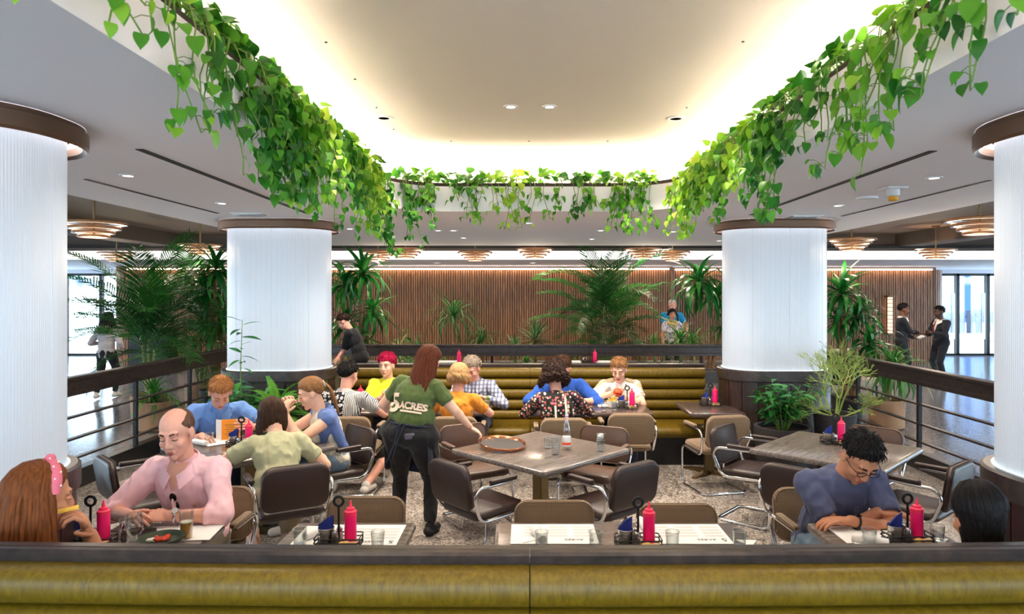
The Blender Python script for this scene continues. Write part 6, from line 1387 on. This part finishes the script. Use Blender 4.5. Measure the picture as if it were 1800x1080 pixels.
# woman in pale green knit, seen from behind
person('brown-haired woman in a pale green knit top seen from behind', (-1.85, 5.15, 0), (-0.42, 0.9), lean=(20, 36), head=(36, 10, 0), s=1.02, b=1.05, female=True, skin='skin_fair', hair=hair_long('hair_brown', 0.17, (50, 310), 140, 0.004, 4, (0, -0.12, -1), 0.012, 0.12, 0.02, 0.02, 0.5), top='sage_knit', sleeve='short', pants='beige_skirt', pant_len=0.4, shoes='shoe_white', vox=0.008, wrist=((-1.75, 5.62, 0.80), (-2.22, 5.46, 0.80)), elbow=((0.7, -0.3, -0.6), (-1, -0.4, -0.5)), hand=((-0.6, 0.4, 0), (0.3, 0.8, 0)), curl=(0.4, 0.4), feet=((-1.72, 5.02, 0.09), (-1.95, 5.05, 0.09)))
# woman with ponytail
def x5(i):
    N, u, f, rx, s = (i[k] for k in ('N', 'u2', 'f2', 'rx', 's')); S = i['S']
    m = MB(); m.capsule(S[0] + u * 0.012 - f * 0.01, 0.078, S[1] + u * 0.012 - f * 0.01, 0.078); m.ellipsoid(N - f * 0.07 - u * 0.10, (0.15, 0.05, 0.16), i['M2'])
    for k in (0, 1): m.capsule(S[k] + u * 0.01, 0.074, S[k].lerp(N, 0.45) + f * 0.10 - u * 0.24, 0.042); m.capsule(S[k] - f * 0.03, 0.055, S[k] - f * 0.06 - u * 0.28 * (1 if k == 1 else 0.6), 0.045)
    remesh_job(m, 0.009, 5, 'sweater', 'blue_sweater', i['t'], 0.012, None, 'blue sweater draped over the shoulders', 5)
    m = MB(); m.tube(ring_pts(N + f * 0.01 - u * 0.005, u + f * 0.45, 0.072, 22), 0.004, 6, True); part(i, m, 'bead_necklace', 'pearl')
person('young woman with a ponytail and a blue sweater over her shoulders', (-1.72, 6.18, 0), (-0.86, -0.5), seat=0.45, lean=(10, 18), head=(20, -10, 0), s=1.04, female=True, skin='skin_fair', hair=hair_pony('hair_lightbrown'), top='dotted_cream', sleeve='none', pants='jeans', pant_len=1.0, shoes='shoe_white', vox=0.008, wrist=((-2.12, 6.06, 1.02), (-2.05, 5.86, 1.02)), elbow=((-0.3, 0.5, -1), (-0.1, -0.6, -1)), hand=((0.1, -0.15, 1), (0.1, 0.25, 1)), palm=((0.5, -0.5, 0), (0.4, 0.6, 0)), curl=(0.7, 0.8), brow='hair_brown', lips='lip', extras=x5)
# man in the black and white print
person('man with cropped black hair in a black and white patterned shirt', (-1.90, 7.14, 0), (0.10, 1), lean=(6, 12), head=(14, -14, 0), s=1.06, b=1.05, skin='skin_rosy', hair=hair_cap('hair_black', 0.009, 0.42, -0.1, -0.85, 0.03, 0, 30), top='arch_print', sleeve='short', pants='black_cloth', pant_len=0.4, shoes='shoe_white', vox=0.009, wrist=((-1.58, 7.55, 0.81), (-1.95, 7.60, 0.81)), elbow=((0.9, -0.2, -0.7), (-1, -0.2, -0.7)), feet=((-1.62, 7.0, 0.09), (-1.98, 7.05, 0.09)), extras=lambda i: (collar(i, 'grey_shirt')))
# woman with crimson hair
person('woman with short crimson hair and a yellow top looking at the camera', (-1.66, 8.36, 0), (0.12, -1), lean=(4, 6), head=(6, -20, 0), s=1.04, female=True, b=1.06, skin='skin_fair', hair=hair_cap('hair_crimson', 0.022, 0.34, -0.1, -0.75, 0.12, 0, 12), top='yellow_tee', sleeve='short', pants='dark_jeans', vox=0.009, wrist=((-1.66, 8.08, 0.84), (-1.52, 8.10, 0.88)), elbow=((-1, 0.2, -0.6), (1, 0.2, -0.6)), hand=((0.5, -0.5, 0.3), (-0.6, -0.4, 0.3)), curl=(0.5, 0.5), eyes='open', brow='hair_brown', lips='lip')
# waitress
def x8(i):
    N, u1, u2, f, rx, s, mid, Pv = (i[k] for k in ('N', 'u1', 'u2', 'f2', 'rx', 's', 'mid', 'P'))
    m = MB(); m.tube(ring_pts(Pv + u1 * 0.085 * s, u1, 0.205 * s, 28, 0.80, rx), 0.016, 6, True, squash=0.5); part(i, m, 'apron_band', 'navy_apron')
    for k, (dx, L) in enumerate(((-0.03, 0.34), (0.02, 0.30), (0.0, 0.1))):
        p = Pv + u1 * 0.07 * s - f * 0.18 * s + rx * dx; m = MB(); m.tube([p, p - u1 * L * 0.5 - f * 0.035 - rx * 0.03 * k, p - u1 * L - f * 0.01 - rx * 0.06], 0.006, 5); part(i, m, 'apron_tie', 'navy_apron')
    m = MB(); V = []; K = 12      # apron skirt wrapping the hips at the front
    for k in range(K + 1):
        a = R(-115 + 230 * k / K)
        for zz, rr in ((0.08, 0.212), (-0.12, 0.232), (-0.34, 0.232)): V.append(Pv + rx * math.sin(a) * rr * s + f * math.cos(a) * rr * 0.85 * s + V3((0, 0, zz * s)))
    n0 = len(V); V += [v * 1.0 + (v - Pv).normalized() * 0.006 for v in V]; F = []
    for k in range(K):
        for j in range(2): a = 3 * k + j; F += [(a, a + 3, a + 4, a + 1), (n0 + a, n0 + a + 1, n0 + a + 4, n0 + a + 3)]
    m.add(V, F); part(i, m, 'apron', 'navy_apron')
    m = rbox((0.085, 0.05, 0.012), 0.008, 3); o = m.build('back_pocket_phone', 'phone', i['t']); o.location = Pv - f * 0.182 * s + rx * 0.075 - V3((0, 0, 0.03)); o.rotation_euler = (R(90), R(-6), R(14))
    w = i['W'][0]; m = MB(); m.tube(ring_pts(w - i['HD'][0] * 0.005, i['HD'][0], 0.034, 18), 0.004, 6, True); part(i, m, 'bracelet', 'copper')
    def lettering(me):
        bvh = BVHTree.FromPolygons([v.co for v in me.vertices], [p.vertices for p in me.polygons]); back = -f
        c0 = mid + u2 * 0.02 * s
        def lay(tm, name, dx, dz, sc):
            bm = bmesh.new(); bm.from_mesh(tm); bmesh.ops.triangulate(bm, faces=bm.faces)
            for _ in range(3): bmesh.ops.subdivide_edges(bm, edges=[e for e in bm.edges if e.calc_length() * sc > 0.012], cuts=1); bmesh.ops.triangulate(bm, faces=bm.faces)
            for v in bm.verts:
                q = c0 + rx * (dx + v.co.x * sc) + u2 * (dz + v.co.y * sc) + back * 0.5; h = bvh.ray_cast(q, -back, 1.0); v.co = (h[0] + back * 0.011) if h[0] else q - back * 0.3
            mm = bpy.data.meshes.new(name); bm.to_mesh(mm); bm.free(); obj(name, mm, 'print_cream', i['t'])
        lay(T5, 'printed_numeral', -0.125, -0.075, 1.1); lay(TA, 'printed_lettering', 0.040, -0.040, 1.08)
        bar = MB(); bar.v = [(-0.085 + 0.17 * k / 10, y, 0) for k in range(11) for y in (-0.007, 0.007)]; bar.f = [(2 * k, 2 * k + 2, 2 * k + 3, 2 * k + 1) for k in range(10)]; bme = bar.mesh('underline', 0); lay(bme, 'printed_underline', 0.040, -0.062, 1.08)
    i['letter'] = lettering
T5 = textmesh('5', 0.20, 0, 0.0, 0.006); TA = textmesh('ACRES', 0.072, 0, 0.15, 0.0035)
w8 = person('waitress in an olive green staff T-shirt, black trousers and navy apron', (-0.98, 5.86, 0), (0.16, 1), seated=False, s=0.945, b=1.40, female=True, lean=(8, 16), side=6, twist=-6, head=(30, -34, 6), hs=1.12, skin='skin_fair', hair=hair_long('hair_redbrown', 0.50, (80, 285), 170, 0.010, 5, (-0.10, -0.34, -1), 0.010, 0.18, 0.03, 0.018, 0.45), top='olive_tee', sleeve='short', pants='black_cloth', pant_len=1.0, vox=0.0075, wrist=((-0.47, 6.02, 0.87), (-1.12, 6.18, 0.92)), elbow=((0.5, -0.4, -0.5), (-0.9, -0.2, -0.2)), hand=((0.75, 0.1, -0.45), (0.6, 0.6, -0.2)), palm=((-0.35, 0, -0.9), (0.5, 0, -0.7)), curl=(0.55, 0.5), feet=((-0.80, 5.80, 0.085), (-1.10, 6.0, 0.085)), hip_scale=1.16, leg=1.12, tuck=True, extras=x8)
for k, jb in enumerate(JOBS):
    if jb[3] == 'shirt' and jb[5] == w8['t']: JOBS[k] = jb[:7] + (w8['letter'],) + jb[8:]
# woman in orange
person('woman with a blonde bob in an orange top seen from behind', (-0.71, 7.16, 0), (0.08, 1), lean=(6, 12), head=(12, -8, 0), s=1.02, b=1.12, female=True, skin='skin_rosy', hair=hair_long('hair_blonde', 0.115, (55, 305), 90, 0.006, 6, (0, 0, -1), 0.012, 0.0, 0.03, 0.024, 0.55, tuck=0.02), top='orange_top', sleeve='short', pants='khaki', vox=0.009, wrist=((-0.50, 7.58, 0.81), (-0.92, 7.58, 0.81)), elbow=((0.9, -0.3, -0.6), (-0.9, -0.3, -0.6)))
person('grey-haired man in a blue plaid shirt looking down at his drink', (-0.58, 8.36, 0), (-0.10, -1), lean=(12, 16), head=(28, -12, 0), s=1.06, b=1.05, skin='skin_rosy', hair=hair_cap('hair_grey', 0.014, 0.42, -0.05, -0.75, 0.05, 0, 14), top='plaid_blue', sleeve='long', pants='dark_jeans', vox=0.009, wrist=((-0.72, 8.05, 0.82), (-0.45, 7.98, 0.83)), elbow=((-0.9, 0.3, -0.6), (1, 0.3, -0.6)), brow='hair_grey', extras=lambda i: collar(i, 'plaid_blue'))
# woman in floral black top and man opposite
def x11(i):
    N, f, rx, u, mid = (i[k] for k in ('N', 'f2', 'rx', 'u2', 'mid'))
    for dx in (-0.035, 0.075):
        m = MB(); m.tube([N - f * 0.085 + rx * dx - u * 0.02, mid - f * 0.145 + rx * dx + u * 0.1, mid - f * 0.145 + rx * dx - u * 0.12], 0.011, 6, squash=0.5); part(i, m, 'ribbon_stripe', 'dotted_cream')
    m = MB(); m.tube([N - rx * 0.1 - f * 0.09 - u * 0.03, mid - f * 0.16, i['P'] + rx * 0.2 - f * 0.10], 0.006, 5); part(i, m, 'bag_strap', 'shoe_black')
person('woman with dark curly hair in a floral black top seen from behind', (0.37, 7.10, 0), (-0.05, 1), lean=(6, 12), side=-3, head=(22, 10, 0), s=1.06, b=1.12, female=True, skin='skin_rosy', hair=hair_long('hair_darkbrown', 0.15, (55, 305), 110, 0.016, 14, (0, -0.05, -1), 0.011, 0.0, 0.05, 0.028, 0.55), top='floral_print', sleeve='long', pants='black_cloth', vox=0.009, wrist=((0.55, 7.55, 0.81), (0.16, 7.55, 0.81)), elbow=((1, -0.3, -0.6), (-1, -0.3, -0.6)), extras=x11)
person('diner in a royal blue shirt leaning on the table behind the floral top', (0.47, 8.34, 0), (-0.05, -1), lean=(14, 20), head=(34, 0, 0), s=1.10, b=1.15, skin='skin_rosy', hair=hair_cap('hair_brown', 0.012, 0.42, -0.08, -0.75, 0.05), top='royal_blue', sleeve='three', pants='dark_jeans', vox=0.010, wrist=((0.30, 7.94, 0.80), (0.62, 7.94, 0.80)), elbow=((-1, 0.1, -0.3), (1, 0.1, -0.3)), hand=((0.9, -0.3, 0), (-0.9, -0.3, 0)))
# boy eating a burger
def x13(i):
    S, E, u, N = i['S'], i['E'], i['u2'], i['N']
    for k in (0, 1):
        m = MB(); e = S[k].lerp(E[k], 0.60); o_ = (S[k] - i['mid']).normalized() * 0.026; m.capsule(N.lerp(S[k], 0.45) + u * 0.045, 0.035, S[k] + o_ * 1.1, 0.052); m.capsule(S[k] + o_ * 1.1, 0.052, e + o_, 0.046, flat=True); remesh_job(m, 0.009, 3, 'sleeve_trim', 'check_tan', i['t'], 0.004, None, 'tan checked sleeve stripe', 3)
    m = MB(); f = i['f2']; rx = i['rx']; mid = i['mid']; m.tube([N - rx * 0.07 + f * 0.06, N - rx * 0.01 + f * 0.135 - u * 0.10, mid + f * 0.160 + rx * 0.08, i['P'] + rx * 0.17 + f * 0.13 + u * 0.06], 0.013, 6, squash=0.4); part(i, m, 'bag_strap', 'shoe_black')
person('boy in a white T-shirt with checked sleeves eating a burger', (1.17, 8.38, 0), (-0.08, -1), lean=(12, 18), head=(26, -12, 0), s=1.04, b=0.98, skin='skin_fair', hair=hair_cap('hair_lightbrown', 0.014, 0.40, -0.08, -0.75, 0.05, 0, 14), top='white_tee', sleeve='short', pants='dark_jeans', vox=0.008, wrist=((1.02, 8.02, 0.88), (1.16, 7.99, 0.86)), elbow=((-1, 0.1, -0.5), (1, 0.1, -0.5)), hand=((0.6, -0.4, 0.35), (-0.6, -0.4, 0.4)), palm=((0.6, 0.2, -0.3), (-0.7, 0.2, -0.3)), curl=(0.7, 0.7), lips='lip_bright', extras=x13)
t = thing('burger', 'half-eaten saucy burger held in both hands by the boy', 'burger', (1.09, 7.945, 0.90)); m = MB(); m.ellipsoid((0, 0, 0.022), (0.055, 0.05, 0.028)); m.build('bun_top', 'burger', t); m = MB(); m.lathe([(0.052, -0.012), (0.056, -0.004), (0.052, 0.004)], 16); m.build('patty', 'tomato', t); m = MB(); m.ellipsoid((0, 0, -0.014), (0.058, 0.052, 0.008)); m.build('lettuce', 'lettuce', t); m = MB(); m.ellipsoid((0, 0, -0.028), (0.05, 0.046, 0.016)); m.build('bun_base', 'burger', t); t.rotation_euler = (R(25), R(12), 0)
# man in glasses
def x14(i):
    glasses(i['hobj']); watch(i, 1, 'shoe_black')
T14 = textmesh('CELLAR', 0.034, 0, 0, 0.0012); pmat('print_grey', srgb(120, 124, 140), 0.9)
def x14b(i):
    x14(i); f, u, rx, mid, N = (i[k] for k in ('f2', 'u2', 'rx', 'mid', 'N'))
    def letter(me):
        bvh = BVHTree.FromPolygons([v.co for v in me.vertices], [p.vertices for p in me.polygons]); bm = bmesh.new(); bm.from_mesh(T14); bmesh.ops.triangulate(bm, faces=bm.faces)
        for v in bm.verts:       # runs down the chest
            q = mid + u * (0.10 - v.co.x) + rx * (-0.045 + v.co.y) + f * 0.5; h = bvh.ray_cast(q, -f, 1.0); v.co = (h[0] + f * 0.004) if h[0] else q - f * 0.35
        mm = bpy.data.meshes.new('chest_print'); bm.to_mesh(mm); bm.free(); obj('chest_print', mm, 'print_grey', i['t'])
    i['letter'] = letter
w14 = person('man in glasses and a slate blue T-shirt reading with folded arms', (1.85, 4.16, 0), (0.08, -1), lean=(16, 26), side=0, head=(44, -4, -8), s=1.10, b=1.08, hs=1.06, skin='skin_tan', hair=hair_cap('hair_black', 0.013, 0.48, -0.1, -0.75, 0.07, 0, 18), top='slate_tee', sleeve='short', pants='jeans', vox=0.0055, wrist=((2.00, 3.86, 0.815), (1.80, 3.76, 0.80)), elbow=((-1, -0.1, -0.4), (1, 0.0, -0.4)), hand=((0.95, -0.15, -0.02), (-0.95, 0.05, 0.0)), palm=((0, 0, -1), (0, 0, -1)), curl=(0.2, 0.35), brow='hair_black', lips='lip', extras=x14b)
for k, jb in enumerate(JOBS):
    if jb[3] == 'shirt' and jb[5] == w14['t']: JOBS[k] = jb[:7] + (w14['letter'],) + jb[8:]
# dark-haired diner, near bench
person('dark-haired diner on the near bench seen from behind', (1.84, 2.68, 0), (-0.10, 1), lean=(2, 4), head=(16, -6, 0), s=0.98, female=True, skin='skin_tan', hair=hair_long('hair_black', 0.18, (80, 280), 110, 0.002, 4, (0, 0, -1), 0.0095, 0.35, 0.0, 0.012, 0.5), top='black_cloth', sleeve='short', pants='dark_jeans', vox=0.007, seat=0.45, wrist=((1.90, 3.22, 0.82), (1.68, 3.22, 0.82)))
# waiter
person('waiter in a black shirt bending over a terrace table', (-2.64, 11.02, ZF), (-1, 0.10), seated=False, s=0.95, b=1.0, lean=(14, 26), head=(34, 8, 0), skin='skin_rosy', hair=hair_cap('hair_darkbrown', 0.012, 0.42, -0.08, -0.75, 0.04), top='black_cloth', sleeve='three', pants='black_cloth', vox=0.012, wrist=((-2.98, 10.9, 1.02), (-2.98, 11.15, 1.02)), elbow=((0.2, 0.2, -1), (0.2, 0.2, -1)), brow='hair_darkbrown', extras=lambda i: glasses(i['hobj']))
# hall visitors
person('woman in a grey jacket with long dark hair walking away in the hall', (-7.52, 12.3, ZF), (-0.1, 1), seated=False, s=0.90, b=1.0, female=True, lean=(2, 3), head=(4, -12, 0), skin='skin_tan', hair=hair_long('hair_black', 0.30, (70, 290), 60, 0.004, 5, (0.0, -0.1, -1), 0.016, 0.0, 0.05, 0.02, 0.5), top='grey_shirt', sleeve='long', pants='black_cloth', shoes='shoe_white', vox=0.013, wrist=((-7.26, 12.35, 0.95), (-7.74, 12.5, 1.15)), feet=((-7.44, 12.42, 0.085), (-7.60, 12.12, 0.10)))
def suit(i, tie=True):
    N, f, rx, u, mid = (i[k] for k in ('N', 'f2', 'rx', 'u2', 'mid')); m = MB(); V = [N + f * 0.075 + u * 0.02 + rx * 0.055, N + f * 0.075 + u * 0.02 - rx * 0.055, mid + f * 0.155 + u * 0.02]; m.add(V + [v + f * 0.02 for v in V], [(0, 2, 1), (3, 4, 5), (0, 1, 4, 3), (1, 2, 5, 4), (2, 0, 3, 5)]); part(i, m, 'shirt_front', 'white_tee', 0)
    collar(i, 'white_tee')
    if tie: m = MB(); m.tube([N + f * 0.11, mid + f * 0.178 + u * 0.12, mid + f * 0.182 + u * 0.02], [0.010, 0.018, 0.02], 6, squash=0.4); part(i, m, 'tie', 'tie_red')
pmat('tie_red', srgb(120, 30, 44), 0.6)
person('man in a dark suit gesturing beside the wall lantern', (8.02, 14.5, ZF), (0.9, -0.35), seated=False, s=0.98, lean=(0, 2), head=(4, 0, 0), skin='skin_brown', hair=hair_cap('hair_black', 0.008, 0.42, 0.0, -0.65, 0.02), top='navy_suit', sleeve='long', pants='navy_suit', vox=0.013, wrist=((8.36, 14.42, 1.22), (8.36, 14.62, 1.10)), hand=((1, -0.2, -0.1), (0.8, -0.3, 0.2)), elbow=((-0.3, 0, -1), (-0.3, 0, -1)), lips='lip_dark', extras=lambda i: suit(i, False))
person('bearded man in a dark suit with folded arms before the entrance', (8.74, 14.3, ZF), (-0.95, -0.15), seated=False, s=0.95, b=1.08, lean=(0, 2), head=(6, 0, 0), skin='skin_dark', hair=hair_cap('hair_black', 0.010, 0.42, 0.0, -0.65, 0.02), top='navy_suit', sleeve='long', pants='navy_suit', vox=0.013, wrist=((8.44, 14.30, 1.28), (8.44, 14.16, 1.24)), hand=((-0.1, -1, 0), (-0.1, 1, 0)), elbow=((0.2, 0.6, -1), (0.2, -0.6, -1)), lips='lip_dark', extras=suit)
m = MB(); m.box((0, 0, 0), (0.14, 0.1, 0.01)); o = m.build('paper_sheet', 'paper', ang=0, label='white paper sheet in the hand of the gesturing suited man', cat='paper'); o.location = (8.46, 14.55, 1.13); o.rotation_euler = (0.3, -0.4, 0.2)
person('white-haired man in a bright blue shirt standing behind the scarfed woman', (3.38, 15.6, ZF), (-0.05, -1), seated=False, s=1.03, b=1.08, lean=(0, 2), head=(8, 4, 0), skin='skin_rosy', hair=hair_cap('hair_white', 0.006, 0.66, 0.0, -0.6, 0.02, 0.4), top='sky_shirt', sleeve='short', pants='khaki', vox=0.013, brow='hair_white', wrist=((3.20, 15.4, 1.0), (3.66, 15.36, 1.22)), extras=lambda i: (part(i, (lambda m: (m.tube([i['S'][1] * 0.6 + i['N'] * 0.4 - i['f2'] * 0.09 + i['u2'] * 0.02, i['S'][1] * 0.6 + i['N'] * 0.4 + i['u2'] * 0.065, i['S'][1] * 0.6 + i['N'] * 0.4 + i['f2'] * 0.11 - i['u2'] * 0.05, i['mid'] + i['f2'] * 0.15 - i['rx'] * 0.12], 0.02, 6, squash=0.5), m)[1])(MB()), 'backpack_strap', 'hair_brown')))
def x21(i):
    N, f, rx, u, mid = (i[k] for k in ('N', 'f2', 'rx', 'u2', 'mid')); m = MB(); m.tube(ring_pts(N + f * 0.03 - u * 0.01, u + f * 0.5, 0.085, 20), 0.030, 8, True); m.tube([N + f * 0.11 - u * 0.02 - rx * 0.05, mid + f * 0.17 - rx * 0.06, mid + f * 0.16 - rx * 0.07 - u * 0.2], [0.03, 0.035, 0.03], 8, squash=0.5); part(i, m, 'scarf', 'scarf_yellow')
    for sg in (1, -1): m = MB(); m.ellipsoid((sg * 0.034, 0.088, 0.075), (0.026, 0.010, 0.018)); i['hobj'](m, 'sunglasses', 'lens_dark')
pmat('scarf_yellow', srgb(206, 188, 104), 0.9)
person('woman with sunglasses on her head and a yellow scarf raising two fingers', (3.27, 15.1, ZF), (-0.05, -1), seated=False, s=0.90, b=1.0, female=True, lean=(0, 2), head=(4, 6, 0), skin='skin_tan', hair=hair_long('hair_black', 0.05, (70, 290), 50, 0.006, 5, (0, 0, -1), 0.013, 0, 0.02, 0.022, 0.55), top='white_floral', sleeve='short', pants='black_cloth', vox=0.012, wrist=((3.06, 14.95, 0.95), (3.50, 14.84, 1.32)), hand=((0, -0.4, -1), (0.1, -0.2, 1)), palm=((0, 0, -1), (0, -1, 0)), elbow=((-0.5, 0.2, -1), (0.6, 0.1, -1)), curl=(0.4, 0.45), eyes='open', extras=x21)
flush_jobs()
# ---------------------------------------------------------------- last small things
t = thing('lounge_chair', 'pale beige lounge chair in the hall behind the railing', 'chair', (5.6, 11.6, ZF), R(-150))
m = rbox((0.6, 0.6, 0.14), 0.06, 4); o = m.build('seat', 'beige_skirt', t); o.location = (0, 0, 0.40); m = rbox((0.6, 0.5, 0.12), 0.08, 5); o = m.build('backrest', 'beige_skirt', t); o.location = (0, -0.28, 0.68); o.rotation_euler = (R(80), 0, 0)
for sx in (-1, 1):
    m = rbox((0.08, 0.56, 0.24), 0.03, 3); o = m.build('armrest', 'black_metal', t); o.location = (sx * 0.32, 0, 0.50)
    for sy in (-1, 1): m = MB(); m.tube([(sx * 0.26, sy * 0.25, 0), (sx * 0.26, sy * 0.25, 0.36)], 0.018); m.build('leg', 'black_metal', t)
t = thing('host_stand', 'black host stand against the slatted wall behind the walking woman', 'stand', (-8.9, 16.4, ZF)); m = MB(); m.box((0, 0, 0.5), (0.9, 0.5, 1.0)); m.build('body', 'black_metal', t, ang=0, bevel=0.01); m = MB(); m.box((0, -0.04, 1.02), (1.0, 0.62, 0.04)); m.build('top', 'rail_wood', t, ang=0, bevel=0.005)
